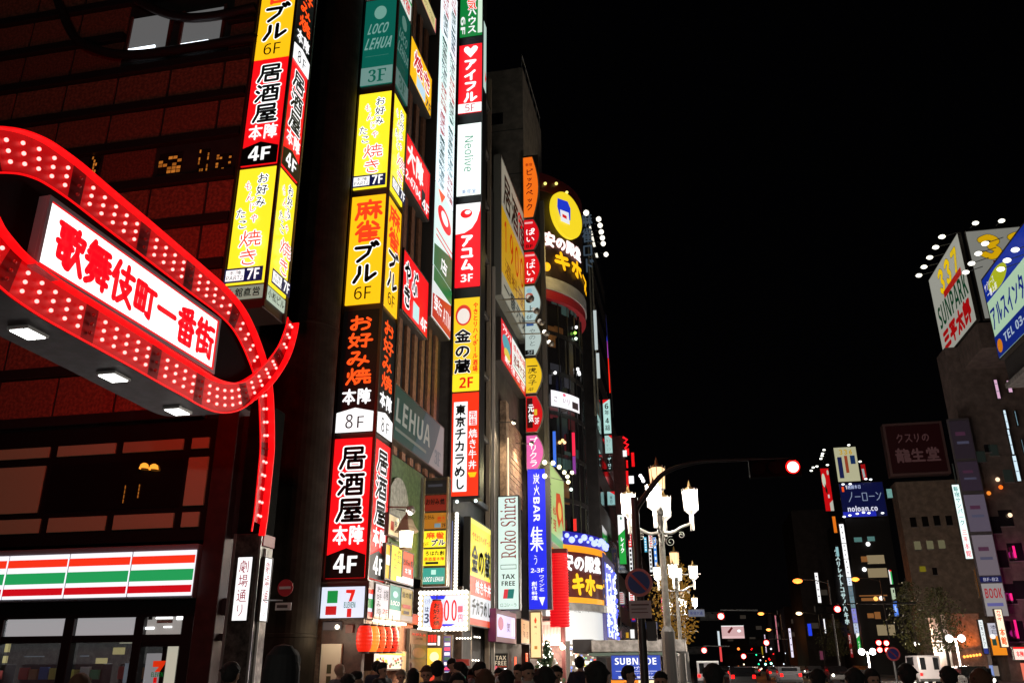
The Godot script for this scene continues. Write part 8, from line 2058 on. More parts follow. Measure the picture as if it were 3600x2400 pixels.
func make_right_side() -> void:
	var X := 28.0
	var darkwall := grainy(0.16, 0.12, 0.11, 0.75, 2.0, 0.3)
	# roof billboard and its building
	var zf := -X / 0.3107
	var zn := -X / 0.3536
	var b := block("billboard_building", "tall building with the two sided green and red roof billboard", Vector3(26.8, 0, -89), Vector3(46, 31.1, -86), darkwall)
	pbox(b, "upper_storey", Vector3(X, 28.6, -86) - b.position, Vector3(X + 12, 31.1, zn - 0.4) - b.position, darkwall)
	var r := side(X, [3270, 981, 3436, 1126])
	r = rect(Vector3(X - 0.1, 31.3, zf), zn - zf, 9.0, -PI / 2)
	var bd := sign_box("roof_billboard", "two sided white roof billboard with yellow, green and red lettering, its glow replacing floodlight", r, Color(0.62, 0.62, 0.58), [["T", "337", 0.25, 0.06, 0.9, 0.36, Color(0.85, 0.72, 0.05), 0.24, Color(0.1, 0.12, 0.05), 0.02], ["R", 0.35, 0.34, 0.9, 0.42, Color(0.65, 0.1, 0.08)], ["L", "SUNPARK", 0.08, 0.42, 0.97, 0.68, Color(0.02, 0.22, 0.12)], ["T", "三平太郎", 0.08, 0.7, 0.95, 0.96, Color(0.6, 0.04, 0.05), 0.2]], {"energy": 0.85, "category": "billboard", "frame": 0.1, "depth": 0.3, "glow": 0.05})  # face glows by itself in place of light from the floodlight heads
	var rf := rect(Vector3(X + 0.6, 31.3, zn + 0.1), 9.0, 9.0)
	sign_box("billboard_front", "", rf, Color(0.55, 0.55, 0.52), [["T", "337", 0.06, 0.06, 0.94, 0.34, Color(0.85, 0.68, 0.05), 0.24, Color(0.1, 0.12, 0.05), 0.02], ["R", 0.2, 0.36, 0.5, 0.6, Color(0.4, 0.03, 0.06)], ["R", 0.6, 0.36, 0.95, 0.6, Color(0.02, 0.18, 0.1)], ["R", 0.2, 0.7, 0.45, 0.95, Color(0.5, 0.04, 0.05)], ["R", 0.6, 0.7, 0.9, 0.95, Color(0.02, 0.2, 0.12)]], {"parent": bd, "energy": 0.7, "frame": 0.1, "depth": 0.3})
	var front_part := bd.get_child(bd.get_child_count() - 1)
	bd.remove_child(front_part)
	bd.add_child(front_part, true)
	front_part.transform = bd.transform.affine_inverse() * Transform3D(Basis(), rf.o + Vector3(4.5, 0, 0))
	var fb := thing("floodlight_rig", "row of floodlights on arms in front of the roof billboard", "lamps", Vector3(X - 1.5, 40, zn))
	for q in [[3313, 832], [3291, 869], [3270, 905], [3250, 938], [3232, 968]]:
		spot_head(fb, on_x(q[0], q[1], X - 1.6), 0.27, Color(1, 0.98, 0.9), 2.5, Vector3(1.5, 0.3, 0))
	for q in [[3431, 784], [3523, 776]]:
		spot_head(fb, on_z(q[0], q[1], zn + 1.6), 0.25, Color(1, 0.98, 0.9), 2.5, Vector3(0, 0.3, -1.5))
	# big slanting billboard of the next building
	var Xn := 26.5
	var p0 := on_x(3454, 986, Xn)
	var p1 := on_x(3510, 1266, Xn)
	var rr := rect(Vector3(Xn, p1.y, p0.z), 16.0, p0.y - p1.y, -PI / 2)
	var al := sign_box("agency_billboard", "white billboard with blue bands and navy katakana its glow replacing lamps below and above", rr, Color(0.72, 0.85, 0.72), [["P", [0, 0, 1, 0, 1, 0.3, 0, 0.3], Color(0.06, 0.18, 0.62)], ["E", 0.2, 0.17, 0.14, 0.12, Color(0.72, 0.75, 0.1)], ["T", "サブリース", 0.01, 0.08, 0.16, 0.18, WHITE, 0.12], ["T", "一番上店", 0.03, 0.18, 0.18, 0.28, WHITE, 0.12], ["T", "アルスインターナショナル", 0.01, 0.38, 0.98, 0.68, Color(0.05, 0.12, 0.5), 0.18], ["R", 0, 0.74, 1, 1, Color(0.06, 0.15, 0.5)], ["L", "TEL 03-5155", 0.12, 0.8, 0.6, 0.9, Color(0.7, 0.78, 0.85)], ["E", 0.05, 0.88, 0.035, 0.08, Color(0.85, 0.5, 0.08)]], {"energy": 0.75, "category": "billboard", "frame": 0.15, "depth": 0.4, "glow": 0.04})  # printed face glows in place of light from the lamps on arms
	var ab := thing("floodlight_rig", "floodlights on arms along the blue banded billboard", "lamps", Vector3(Xn - 1.4, p0.y, p0.z))
	for q in [[3465, 856], [3441, 891], [3417, 926], [3397, 957], [3571, 878], [3542, 915], [3520, 946]]:
		spot_head(ab, on_x(q[0], q[1], Xn - 1.5), 0.24, Color(1, 0.98, 0.92), 2.5, Vector3(1.4, 0.4, 0))
	var near := block("opposite_building", "building mass behind the blue banded billboard at the end of the opposite row", Vector3(Xn + 0.5, p1.y - 2.0, p0.z - 0.5), Vector3(Xn + 16, p0.y, p0.z + 16), paint(0.03, 0.028, 0.03, 0.6))
	pbox(near, "soffit", Vector3(Xn + 0.2, p1.y - 2.4, p0.z - 0.7) - near.position, Vector3(Xn + 16.2, p1.y - 2.0, p0.z + 16.2) - near.position, grainy(0.25, 0.24, 0.24, 0.6, 1.0))
	windows(b, -86, false, [[3505, 1933, 3538, 1995], [3552, 1908, 3592, 1972], [3526, 2052, 3565, 2122], [3575, 2040, 3625, 2105], [3550, 2182, 3595, 2255], [3480, 1815, 3512, 1875], [3465, 1562, 3480, 1590], [3520, 1792, 3556, 1850]], "dark_window", paint(0.014, 0.012, 0.016, 0.1))
	windows(b, -86, false, [[3440, 1585, 3462, 1625], [3482, 1562, 3506, 1602], [3535, 1650, 3558, 1695]], "dim_window", lit(Color(0.2, 0.24, 0.22), 0.22))
	var wi := 0
	for q in [[3528, 1442, 3550, 1506], [3542, 1510, 3568, 1596], [3560, 1602, 3592, 1690], [3568, 1445, 3582, 1495], [3592, 1545, 3606, 1600], [3495, 1335, 3520, 1400], [3540, 1338, 3562, 1378]]:
		rsign("window_sign", ["top white lit strip in a column on the dark wall across the avenue", "middle white lit strip in a column on the dark wall across the avenue", "bottom white lit strip, longest of its column across the avenue", "small bluish lit window beside the white strips", "narrow bluish lit window at the wall end", "pink rimmed white window sign below the blue banded billboard", "small pale window sign beside the pink rimmed one"][wi], -85.6, q, Color(0.85, 0.95, 1) if wi < 3 else (Color(0.5, 0.66, 0.72) if wi < 5 else Color(0.95, 0.75, 0.88)), [["R", 0.1, 0.2, 0.9, 0.24, Color(0.5, 0.55, 0.6)], ["R", 0.1, 0.6, 0.9, 0.64, Color(0.5, 0.55, 0.6)]], 1.0 if wi < 3 else 0.75, {"group": "lit strips on the dark wall across the avenue", "depth": 0.2})
		wi += 1
	for q in [[3509, 1685, Color(1, 0.85, 0.7)], [3520, 1712, Color(0.9, 0.4, 0.1)], [3478, 1733, Color(0.8, 0.45, 0.15)], [3553, 1810, Color(1, 0.85, 0.7)], [3598, 1335, Color(1, 0.4, 0.1)]]:
		part(b, "window_lamp", ball(0.2, 8), lit(q[2], 1.6), on_z(q[0], q[1], -85.7) - b.position)
	for q in [[3560, 2085, 3566, 2112], [3582, 2178, 3590, 2245], [3573, 1918, 3578, 1962]]:
		var nn := thing("pink_neon", ["short pink neon tube in a window across the avenue", "long pink neon tube across the avenue, low on the wall", "thin red neon tube in an upper window across the avenue"][[3560, 3582, 3573].find(q[0])], "neon sign", on_z(q[0], q[3], -85.5))
		part(nn, "neon_tube", tube([Vector3.ZERO, Vector3(0, on_z(q[2], q[1], -85.5).y - nn.position.y, 0)], 0.1, 0.1, 8), lit(Color(1, 0.12, 0.5), 1.0))
		part(nn, "neon_clip", ball(0.12, 6), paint(0.1, 0.1, 0.1))
		lamp_omni(nn, Vector3(0.3, 0.5, 0.9), Color(1, 0.2, 0.7), 0.7, 0.3)
	# tenant strip and name sign
	var zs := -85.0
	var ts := thing("tenant_strip", "tall pale strip of tenant panels with faded print across the avenue", "sign", Vector3(on_z(3450, 2165, zs).x, on_z(3450, 2165, zs).y, zs))
	var x0 := on_z(3364, 1617, zs).x
	var x1 := x0 + 1.75
	pbox(ts, "housing", Vector3(x0 - 0.1, ts.position.y, zs - 0.4) - ts.position, Vector3(x1 + 0.1, on_z(3360, 1470, zs).y, zs - 0.05) - ts.position, paint(0.08, 0.07, 0.08))
	var cuts := [[1478, 1612], [1622, 1725], [1738, 1868], [1880, 2022], [2026, 2046], [2050, 2165]]
	for i in 6:
		var mid: float = 3375 + (i * 26)
		var yy1 := on_z(mid, cuts[i][0], zs).y
		var yy0 := on_z(mid, cuts[i][1], zs).y
		panel(ts, rect(Vector3(x0, yy0, zs), x1 - x0, yy1 - yy0), [Color(0.2, 0.16, 0.2), Color(0.24, 0.19, 0.25), Color(0.42, 0.38, 0.45), Color(0.5, 0.46, 0.5), Color(0.1, 0.12, 0.35), Color(0.62, 0.6, 0.6)][i], [["R", 0.2, 0.3, 0.7, 0.4, Color(0.35, 0.2, 0.3)], ["R", 0.2, 0.55, 0.8, 0.62, Color(0.35, 0.35, 0.45)]] if i < 4 else ([["L", "BF-B2", 0.15, 0.2, 0.85, 0.8, Color(0.7, 0.7, 0.8)]] if i == 4 else [["L", "BOOK", 0.1, 0.15, 0.9, 0.45, Color(0.7, 0.15, 0.2), "bold"], ["R", 0.1, 0.6, 0.85, 0.7, Color(0.4, 0.4, 0.65)]]), [0.4, 0.4, 0.5, 0.55, 0.6, 0.7][i])
	rsign("name_sign", "white upright sign with teal and red characters across the avenue", -93.0, [3347, 1704, 3423, 1963], Color(0.93, 1, 0.98), [["T", "新宿サンパーク", 0.1, 0.02, 0.9, 0.56, Color(0.1, 0.5, 0.5), 0.1], ["T", "三平本館", 0.1, 0.6, 0.9, 0.98, Color(0.9, 0.3, 0.4), 0.1]], 1.15, {"glow": 0.3})
	var nd := front(-93.0, [3352, 1630, 3365, 1700])
	rsign("thin_light_strip", "thin pale light strip above the white upright name sign", -93.2, [3353, 1630, 3364, 1700], Color(0.55, 0.75, 0.72), [], 0.6)
	rsign("amber_strip", "thin amber light strip hanging below the white name sign", -95, [3427, 2000, 3447, 2098], Color(0.9, 0.55, 0.2), [], 0.7)
	# low salmon house with uplights, store signs
	var low := block("low_shop_building", "low salmon coloured shop building with warm uplights across the avenue", on_z(3365, 2400, -88) * Vector3(1, 0, 1) + Vector3(0, 0, -6), Vector3(on_z(3470, 2300, -88).x, on_z(3400, 2155, -88).y, -88), grainy(0.42, 0.26, 0.2, 0.7, 1.0))
	for k in 6:
		var at := on_z(3392 + k * 11, 2308 - k * 1.5, -87.7)
		part(low, "uplight_lamp", ball(0.12, 8), lit(Color(1, 0.6, 0.25), 3.0), at - low.position)
		lamp_spot(low, at + Vector3(0, 0.1, 0.3) - low.position, Vector3(0, 1, -0.25), Color(1, 0.55, 0.2), 3.0, 35)
	rsign("store_sign", "white upright store sign with navy katakana on the low salmon building", -86, [3440, 2179, 3478, 2297], Color(0.92, 0.95, 0.95), [["T", "三平ストア", 0.15, 0.03, 0.85, 0.8, NAVY, 0.12], ["R", 0, 0.84, 1, 1, Color(0.15, 0.2, 0.5)]], 1.0)
	rsign("karaoke_sign", "white and orange upright karaoke sign across the avenue", -82, [3497, 2142, 3548, 2273], Color(1, 0.92, 0.8), [["T", "カラオケ", 0.1, 0.02, 0.9, 0.4, Color(0.85, 0.15, 0.08), 0.14], ["T", "本館", 0.1, 0.5, 0.9, 0.95, Color(0.9, 0.35, 0.08), 0.16]], 1.15, {"glow": 0.3})
	rsign("yellow_store_sign", "orange and white store sign with a dark mark at shop level across the avenue", -84, [3472, 2190, 3545, 2302], Color(0.75, 0.75, 0.8), [["R", 0, 0.4, 1, 1, Color(0.95, 0.55, 0.1)], ["R", 0.1, 0.5, 0.4, 0.7, Color(0.1, 0.25, 0.22)], ["T", "本日", 0.1, 0.05, 0.7, 0.35, Color(0.2, 0.2, 0.3), 0.1], ["E", 0.2, 0.42, 0.2, 0.08, WHITE], ["E", 0.75, 0.4, 0.2, 0.08, WHITE]], 0.9)
	rsign("red_shop_sign", "red edged white shop sign at the far end of the opposite row", -78, [3562, 2274, 3640, 2318], Color(1, 0.85, 0.8), [["R", 0, 0, 1, 0.15, RED], ["T", "本陣大", 0.1, 0.3, 0.7, 0.8, RED, 0.14]], 1.1, {"glow": 0.2})
	# shop row at pavement level
	var row := block("shop_row", "strip of lit shop fronts at pavement level across the avenue", Vector3(X - 0.2, 0, -110), Vector3(X + 3, 3.2, -45), paint(0.04, 0.03, 0.03))
	for q in [[3347, 2345, 3361, 2366, Color(1, 0.15, 0.12)], [3383, 2343, 3395, 2362, Color(1, 0.2, 0.15)], [3396, 2352, 3415, 2372, Color(1, 0.35, 0.25)], [3445, 2345, 3462, 2362, Color(1, 0.7, 0.45)], [3472, 2338, 3490, 2385, Color(0.45, 0.55, 0.8)], [3500, 2340, 3520, 2375, Color(0.6, 0.55, 0.5)], [3530, 2335, 3556, 2372, Color(1, 0.95, 0.75)], [3562, 2340, 3580, 2372, Color(0.8, 0.7, 0.5)], [3585, 2330, 3600, 2390, Color(1, 0.5, 0.4)], [3310, 2360, 3325, 2370, Color(1, 0.3, 0.25)]]:
		pbox(row, "shop_window_light", on_x(q[0], q[3], X - 0.22) - row.position, on_x(q[2], q[1], X - 0.26) - row.position, lit(q[4], 0.8))
	# pharmacy sign building
	var zk := -118.0
	var kb := block("pharmacy_building", "pale building with rows of small windows under the dark pharmacy roof sign", Vector3(on_z(3152, 1720, zk).x, 0, zk - 3), Vector3(on_z(3345, 1720, zk).x + 2.0, on_z(3240, 1690, zk).y, zk), grainy(0.30, 0.22, 0.17, 0.75, 2.0, 0.3))
	windows(kb, zk, false, [[3204, 1818, 3220, 1852], [3246, 1815, 3262, 1850], [3287, 1812, 3303, 1847], [3330, 1812, 3346, 1846], [3282, 1995, 3294, 2020]], "dark_window", paint(0.014, 0.012, 0.012, 0.15))
	windows(kb, zk, false, [[3218, 1902, 3236, 1932], [3262, 1900, 3280, 1930], [3303, 1898, 3321, 1928]], "lit_window", lit(Color(0.5, 0.48, 0.36), 0.5))
	windows(kb, zk, false, [[3236, 1990, 3254, 2010]], "lit_window", lit(Color(0.55, 0.5, 0.1), 0.5))
	windows(kb, zk, false, [[3122, 1718, 3135, 1750]], "lit_window", lit(Color(0.45, 0.65, 0.62), 0.8))
	rsign("pharmacy_sign", "unlit dark maroon roof sign with faintly glowing pink characters and a pale rim", zk + 0.3, [3112, 1498, 3336, 1656], Color(0.10, 0.012, 0.018), [["T", "クスリの", 0.16, 0.17, 0.78, 0.38, Color(0.30, 0.2, 0.2), 0.13], ["T", "龍生堂", 0.1, 0.48, 0.92, 0.8, Color(0.30, 0.2, 0.2), 0.14]], 0.55, {"frame": 0.3, "housing": paint(0.16, 0.09, 0.09), "depth": 1.5})  # weak glow in face and letters stands in for light on this unlit sign
	# loan company tower
	var zl := -150.0
	var lb := block("loan_building", "dark tower with lit restaurant floors under the blue loan sign", Vector3(on_z(2975, 1850, zl).x, 0, zl - 20), Vector3(on_z(3130, 1850, zl).x, on_z(3030, 1800, zl).y, zl), paint(0.02, 0.018, 0.018, 0.4))
	windows(lb, zl, false, [[3005, 1888, 3030, 1905], [3052, 1885, 3075, 1902]], "lit_window", lit(Color(0.4, 0.6, 0.58), 0.5))
	windows(lb, zl, false, [[3052, 1950, 3108, 1982], [3055, 1996, 3118, 2030], [3088, 2195, 3145, 2233]], "restaurant_window", lit(Color(0.62, 0.55, 0.42), 0.7))
	windows(lb, zl, false, [[3030, 1955, 3050, 1975], [3022, 2090, 3120, 2096], [3030, 2100, 3112, 2112], [3052, 2155, 3072, 2172], [3078, 2150, 3095, 2175]], "restaurant_window", lit(Color(0.65, 0.42, 0.22), 0.55))
	for q in [[3040, 2001, WHITE], [3053, 1912, WHITE], [3100, 2102, Color(1, 0.95, 0.9)], [3080, 2104, Color(1, 0.7, 0.35)], [3008, 2036, Color(1, 0.55, 0.2)]]:
		part(lb, "window_lamp", ball(0.35, 8), lit(q[2], 1.8), on_z(q[0], q[1], zl + 0.2) - lb.position)
	rsign("loan_sign", "dark blue roof sign with white letters and small lamps along its edges", zl + 0.3, [2950, 1700, 3122, 1812], Color(0.03, 0.05, 0.22), [["R", 0, 0.85, 0.75, 1, Color(0.12, 0.16, 0.7)], ["T", "ノーローン", 0.15, 0.22, 0.95, 0.6, Color(0.5, 0.55, 0.65), 0.12], ["L", "noloan.co", 0.12, 0.68, 0.8, 0.85, Color(0.92, 0.92, 1)], ["L", "1", 0.14, 0.06, 0.17, 0.17, WHITE], ["T", "週間本日", 0.18, 0.05, 0.5, 0.18, Color(0.7, 0.75, 0.9), 0.12], ["R", 0.05, 0.1, 0.1, 0.25, ORANGE]], 0.9, {"frame": 0.1})
	var lr := thing("floodlight_rig", "small lamps along the edges of the blue loan sign", "lamps", on_z(3030, 1700, zl + 1.0))
	for q in [[2965, 1702], [2990, 1701], [3045, 1683], [3062, 1685], [2969, 1816], [2989, 1811], [3015, 1805], [3037, 1801], [3056, 1803], [3104, 1803]]:
		spot_head(lr, on_z(q[0], q[1], zl + 1.0), 0.22, Color(0.95, 0.97, 1), 2.0, Vector3(0, 0, -0.7))
	rsign("rooftop_box_sign", "white roof sign with navy and red characters above the blue loan sign", zl + 0.5, [2931, 1574, 3027, 1690], Color(0.75, 0.74, 0.6), [["T", "336", 0.2, 0.06, 0.85, 0.22, Color(0.75, 0.6, 0.1), 0.2], ["R", 0.1, 0.28, 0.3, 0.9, Color(0.1, 0.12, 0.3)], ["R", 0.42, 0.25, 0.56, 0.75, Color(0.6, 0.25, 0.15)], ["R", 0.68, 0.25, 0.9, 0.5, Color(0.08, 0.18, 0.35)]], 0.8, {"depth": 3.0})
	var rt := thing("floodlight_rig", "row of lamps standing off the white roof sign", "lamps", on_z(2895, 1600, zl + 1.0))
	for q in [[2898, 1581], [2893, 1594], [2891, 1602], [2887, 1612], [2873, 1639], [2860, 1643], [2853, 1654], [2985, 1564], [3025, 1622], [2910, 1634]]:
		spot_head(rt, on_z(q[0], q[1], zl + 1.0), 0.22, Color(1, 1, 0.95), 2.0, Vector3(0.5, -0.5, -0.7))
	rsign("cola_sign", "red roof sign with a white curved ribbon beside the white roof sign", zl + 0.8, [2884, 1647, 2934, 1795], Color(0.8, 0.03, 0.06), [["E", 0.25, 0.28, 0.22, 0.16, Color(0.8, 0.85, 0.75)], ["P", [0.3, 0.35, 0.55, 0.5, 0.5, 0.62, 0.3, 0.55], Color(0.1, 0.08, 0.06)], ["P", [0.6, 0.82, 1, 0.75, 1, 1, 0.6, 1], Color(0.75, 0.75, 0.7)], ["R", 0.5, 0.62, 0.7, 0.7, Color(0.85, 0.8, 0.8)], ["E", 0.85, 0.1, 0.12, 0.06, Color(0.75, 0.75, 0.7)]], 0.85)
	rsign("red_corner_sign", "red sign panel with white figure peeking past the white roof sign", zl + 0.2, [3026, 1632, 3050, 1685], Color(0.7, 0.03, 0.05), [["P", [0.1, 0.3, 0.6, 0.3, 0.7, 0.8, 0.2, 0.9], Color(0.7, 0.75, 0.75)]], 0.7)
	rsign("amber_panel_sign", "plain orange lit panel left under the red roof sign", zl + 0.5, [2926, 1815, 2945, 1872], Color(0.95, 0.48, 0.1), [], 0.85)
	# bright tenant columns
	var col := thing("tenant_column", "tall bright white column of tenant panels on the loan tower", "sign", on_z(3035, 2300, zl + 1.5))
	var cx0 := on_z(2951, 1842, zl + 1.5).x
	var cx1 := on_z(2966, 1842, zl + 1.5).x
	var yy := [1842, 1910, 1965, 2030, 2060, 2095, 2138, 2190, 2230]
	for i in 8:
		var pxm: float = 2958 + (yy[i] - 1842) * 0.17
		var ya := on_z(pxm, yy[i + 1] - 2, zl + 1.5).y
		var yb := on_z(pxm, yy[i], zl + 1.5).y
		panel(col, rect(Vector3(cx0, ya, zl + 1.5), cx1 - cx0, yb - ya), [WHITE, WHITE, WHITE, Color(0.9, 0.95, 1), Color(0.45, 0.55, 0.6), Color(0.5, 0.62, 0.66), Color(0.55, 0.55, 0.85), Color(0.75, 0.8, 0.9)][i], [["R", 0.3, 0.1, 0.6, 0.2, Color(0.5, 0.5, 0.5)], ["R", 0.3, 0.4, 0.7, 0.5, Color(0.6, 0.6, 0.6)], ["R", 0.3, 0.7, 0.6, 0.8, Color(0.5, 0.5, 0.55)]], [1.2, 1.2, 1.2, 1.0, 0.7, 0.7, 0.9, 0.9][i])
	pbox(col, "housing", Vector3(cx0 - 0.1, on_z(3035, 2300, zl).y, zl + 0.9) - col.position, Vector3(cx1 + 0.1, on_z(2951, 1840, zl).y, zl + 1.4) - col.position, paint(0.06, 0.05, 0.05))
	rsign("green_loan_sign", "green and white panel at the foot of the bright tenant column", zl + 1.7, [3010, 2225, 3032, 2298], Color(0.1, 0.62, 0.2), [["P", [0, 0, 1, 0, 1, 0.1, 0, 0.25], WHITE], ["T", "レイク", 0.25, 0.35, 0.8, 0.8, WHITE, 0.16]], 0.95)
	rsign("chicken_shop_sign", "dark red upright sign with white letters beside the green panel", zl + 2.0, [2981, 2226, 3002, 2310], Color(0.5, 0.03, 0.06), [["L", "KFC", 0.2, 0.08, 0.85, 0.45, Color(0.85, 0.8, 0.78), "bold", 0.0, 1.0], ["R", 0.3, 0.65, 0.8, 0.85, Color(0.8, 0.6, 0.6)]], 0.8)
	var kt := thing("katakana_strip", "thin dark strip of small white katakana beside the tenant column", "sign", on_z(2975, 2210, zl + 1.8))
	for i in 12:
		var g := part(kt, "sign_letter", print_mesh([["T", "クスリレナトコサノハキホ"[i], 0, 0, 1, 1, Color(0.75, 0.85, 0.85), 0.2]], 0.75, 1.0, 0.9), null, on_z(2944 + i * 3.4, 1948 + i * 22.5, zl + 1.85) - kt.position)
	pbox(kt, "mounting_bar", on_z(2978, 2215, zl + 1.6) - kt.position, on_z(2945, 1915, zl + 1.7) - kt.position, paint(0.03, 0.02, 0.02))
	rsign("teal_box_sign", "small teal lit box at the top of the katakana strip", zl + 1.9, [2938, 1922, 2952, 1955], Color(0.6, 0.8, 0.82), [], 0.8)
	rsign("green_white_sign", "small green and white sign on the side of the loan tower", zl + 1.0, [3124, 2003, 3142, 2053], Color(0.2, 0.7, 0.35), [["R", 0, 0, 0.5, 1, WHITE], ["R", 0.3, 0, 1, 0.1, RED]], 0.9)
	rsign("cream_side_sign", "small cream sign below the green and white one", zl + 1.0, [3132, 2066, 3152, 2108], Color(0.75, 0.82, 0.7), [["R", 0.5, 0.15, 0.8, 0.4, BLACK]], 0.8)
	rsign("blue_side_sign", "small blue lit sign below the cream one", zl + 1.0, [3139, 2114, 3162, 2165], Color(0.35, 0.55, 0.95), [["R", 0.3, 0.3, 0.7, 0.7, Color(0.7, 0.8, 1)]], 0.9)
	# thin bright strip and other far signs
	var far := [
		["tall white light strip on the dark far tower", -170.0, [2864, 2013, 2889, 2118], WHITE, 1.1], ["tan glowing strip continuing below the white light strip", -170.0, [2884, 2120, 2893, 2190], Color(0.55, 0.4, 0.25), 0.6], ["cluster of white lamps at the foot of the tan strip", -169.0, [2895, 2175, 2906, 2225], WHITE, 1.1],
		["blue lit sign on a dark far wall", -175.0, [2839, 2192, 2857, 2234], Color(0.12, 0.25, 0.9), 1.0], ["pink and white tall strip of tenant signs far along the avenue", -240.0, [2724, 2163, 2742, 2290], Color(0.85, 0.5, 0.55), 0.9], ["white upright tenant strip far along the avenue", -220.0, [2772, 2208, 2792, 2310], Color(0.95, 0.92, 1), 1.0],
		["short white strip behind the far red signal", -260.0, [2687, 2230, 2697, 2293], Color(0.95, 0.85, 0.95), 0.9], ["slim yellow strip beside the far red signal", -262.0, [2676, 2263, 2684, 2300], Color(0.7, 0.6, 0.1), 0.7], ["white and red strip of signs at the far end of the near row", -230.0, [2522, 2218, 2534, 2270], Color(0.85, 0.9, 0.92), 0.9], ["red and white lower strip of signs at the far end of the near row", -229.0, [2529, 2272, 2541, 2325], Color(0.95, 0.3, 0.3), 0.9],
		["pink poster panel on the far opposite pavement", -160.0, [2882, 2288, 2902, 2318], Color(0.45, 0.2, 0.3), 0.6], ["green pair of small far signs", -190.0, [2853, 2270, 2868, 2305], Color(0.25, 0.6, 0.2), 0.8], ["small teal shop light strip far across the avenue", -185.0, [2880, 2322, 2888, 2345], Color(0.1, 0.6, 0.4), 0.9],
	]
	for q in far:
		var its := []
		for k in 4:
			its.append(["R", 0.25, 0.1 + 0.22 * k, 0.7, 0.15 + 0.22 * k, Color(0.45, 0.4, 0.45)])
		rsign("far_sign", q[0], q[1], q[2], q[3], its if q[2][3] - q[2][1] > 60 else [], q[4], {"group": "signs at the far end of the avenue", "frame": 0.1})
	rsign("far_screen", "bright pinkish advertising screen hung over the far end of the avenue", -260.0, [2536, 2199, 2619, 2243], Color(0.82, 0.66, 0.66), [["P", [0.25, 0.5, 0.45, 0.1, 0.52, 0.2, 0.33, 0.62], Color(0.35, 0.08, 0.1)], ["E", 0.78, 0.42, 0.09, 0.12, WHITE], ["R", 0, 0.82, 1, 1, Color(0.9, 0.75, 0.75)], ["R", 0, 0, 1, 0.06, WHITE]], 1.0, {"category": "screen", "frame": 0.15})
	var fb2 := [["dark slab building under the far screen", -262.0, 2545, 2700, 2240], ["dark tower behind the white light strip", -176.0, 2845, 2985, 1790], ["dark far tower behind the pink tenant strip", -242.0, 2728, 2775, 2150], ["dark far block beside the white tenant strip", -225.0, 2776, 2850, 2130], ["dark hotel block far behind the pharmacy building", -190.0, 3130, 3300, 2050]]
	for q in fb2:
		var xa := on_z(q[2], 2300, q[1]).x
		var xb := on_z(q[3], 2300, q[1]).x
		var o := block("far_building", q[0], Vector3(xa, 0, q[1] - 20), Vector3(xb, on_z(q[2], q[4], q[1]).y, q[1] - 0.6), grainy(0.05, 0.04, 0.04, 0.7, 3.0))
		for k in 5:
			var wx := lerpf(xa, xb, 0.12 + 0.17 * k)
			pbox(o, "far_window", Vector3(wx, 8 + 3.0 * (k % 3), q[1] - 0.6) - o.position, Vector3(wx + 1.6, 9 + 3.0 * (k % 3), q[1] - 0.5) - o.position, lit(Color(0.5, 0.45, 0.4), 0.12))
	# sodium street lights and far signals
	var li := 0
	for q in [[2805, 2042, -95.0, Color(1, 0.5, 0.2)], [2676, 2157, -150.0, Color(1, 0.55, 0.25)], [2703, 2213, -190.0, Color(1, 0.6, 0.3)], [2810, 2156, -150.0, Color(1, 0.85, 0.65)], [2812, 2278, -220.0, Color(1, 0.55, 0.25)], [3008, 2036, -120.0, Color(1, 0.55, 0.2)]]:
		var at := on_z(q[0], q[1], q[2])
		var o := thing("road_light", ["orange road light on a long arm nearest the red arm signal", "orange road light above the far screen side of the avenue", "small orange road light further down the avenue", "warm white road light over the far lanes", "tiny orange road light at the end of the avenue", "orange road light before the restaurant windows"][li], "street light", Vector3(at.x + 3.0, 0, q[2]), "road lights over the avenue")
		part(o, "post", cyl(0.12, 0.08, at.y, 8), paint(0.03, 0.03, 0.03), Vector3(0, at.y / 2, 0))
		part(o, "arm", tube([Vector3(0, at.y - 0.3, 0), Vector3(-1.5, at.y + 0.1, 0), Vector3(-3.0, at.y + 0.15, 0)], 0.06, 0.05, 6), paint(0.03, 0.03, 0.03))
		var g := part(o, "lamp_light", ball(0.45, 12), lit(q[3], 3.5), Vector3(-3.0, at.y, 0))
		g.scale = Vector3(1.1, 0.55, 0.8)
		lamp_omni(o, Vector3(-3.0, at.y - 0.6, 0), q[3], 5.0, 0.4)
		li += 1
	var red := Color(1, 0.05, 0.06)
	var k := 0
	for q in [[2535, 2165, -55.0, 0.2], [2476, 2285, -80.0, 0.24], [2945, 2140, -62.0, 0.22], [2615, 2306, -110.0, 0.3], [2695, 2258, -95.0, 0.28]]:
		var at := on_z(q[0], q[1], q[2])
		traffic_signal("traffic_signal", ["red signal above the far advertising screen", "red signal beside the yellow leaved tree", "red signal in front of the dark red upright sign", "small red signal low over the far lanes", "red signal before the short white strip"][k], at, [red, null, null], q[3], true, [Vector3(at.x + (2.2 if q[0] < 2900 else 5), at.y + 0.3, at.z - 0.2), Vector3(at.x, at.y + 0.35, at.z - 0.15)])
		k += 1
	for q in [[2692, 2334], [2712, 2331]]:
		traffic_signal("traffic_signal", ["green signal over the far near side lanes", "green signal over the far middle lanes"][int(q[0] > 2700)], on_z(q[0], q[1], -200), [Color(0.1, 0.9, 0.7)], 0.25, true, [], "far green signals")
	for q in [[3090, 2258], [3117, 2259]]:
		traffic_signal("pedestrian_signal", ["red pedestrian signal pair before the restaurant windows", "second red pedestrian signal turned aside"][int(q[0] > 3100)], on_z(q[0], q[1], -60), [red, red], 0.17, false, [])
	# countless small lights at the end of the avenue, too far to pick apart
	var dots := {}
	var rr2 := RandomNumberGenerator.new()
	rr2.seed = 77
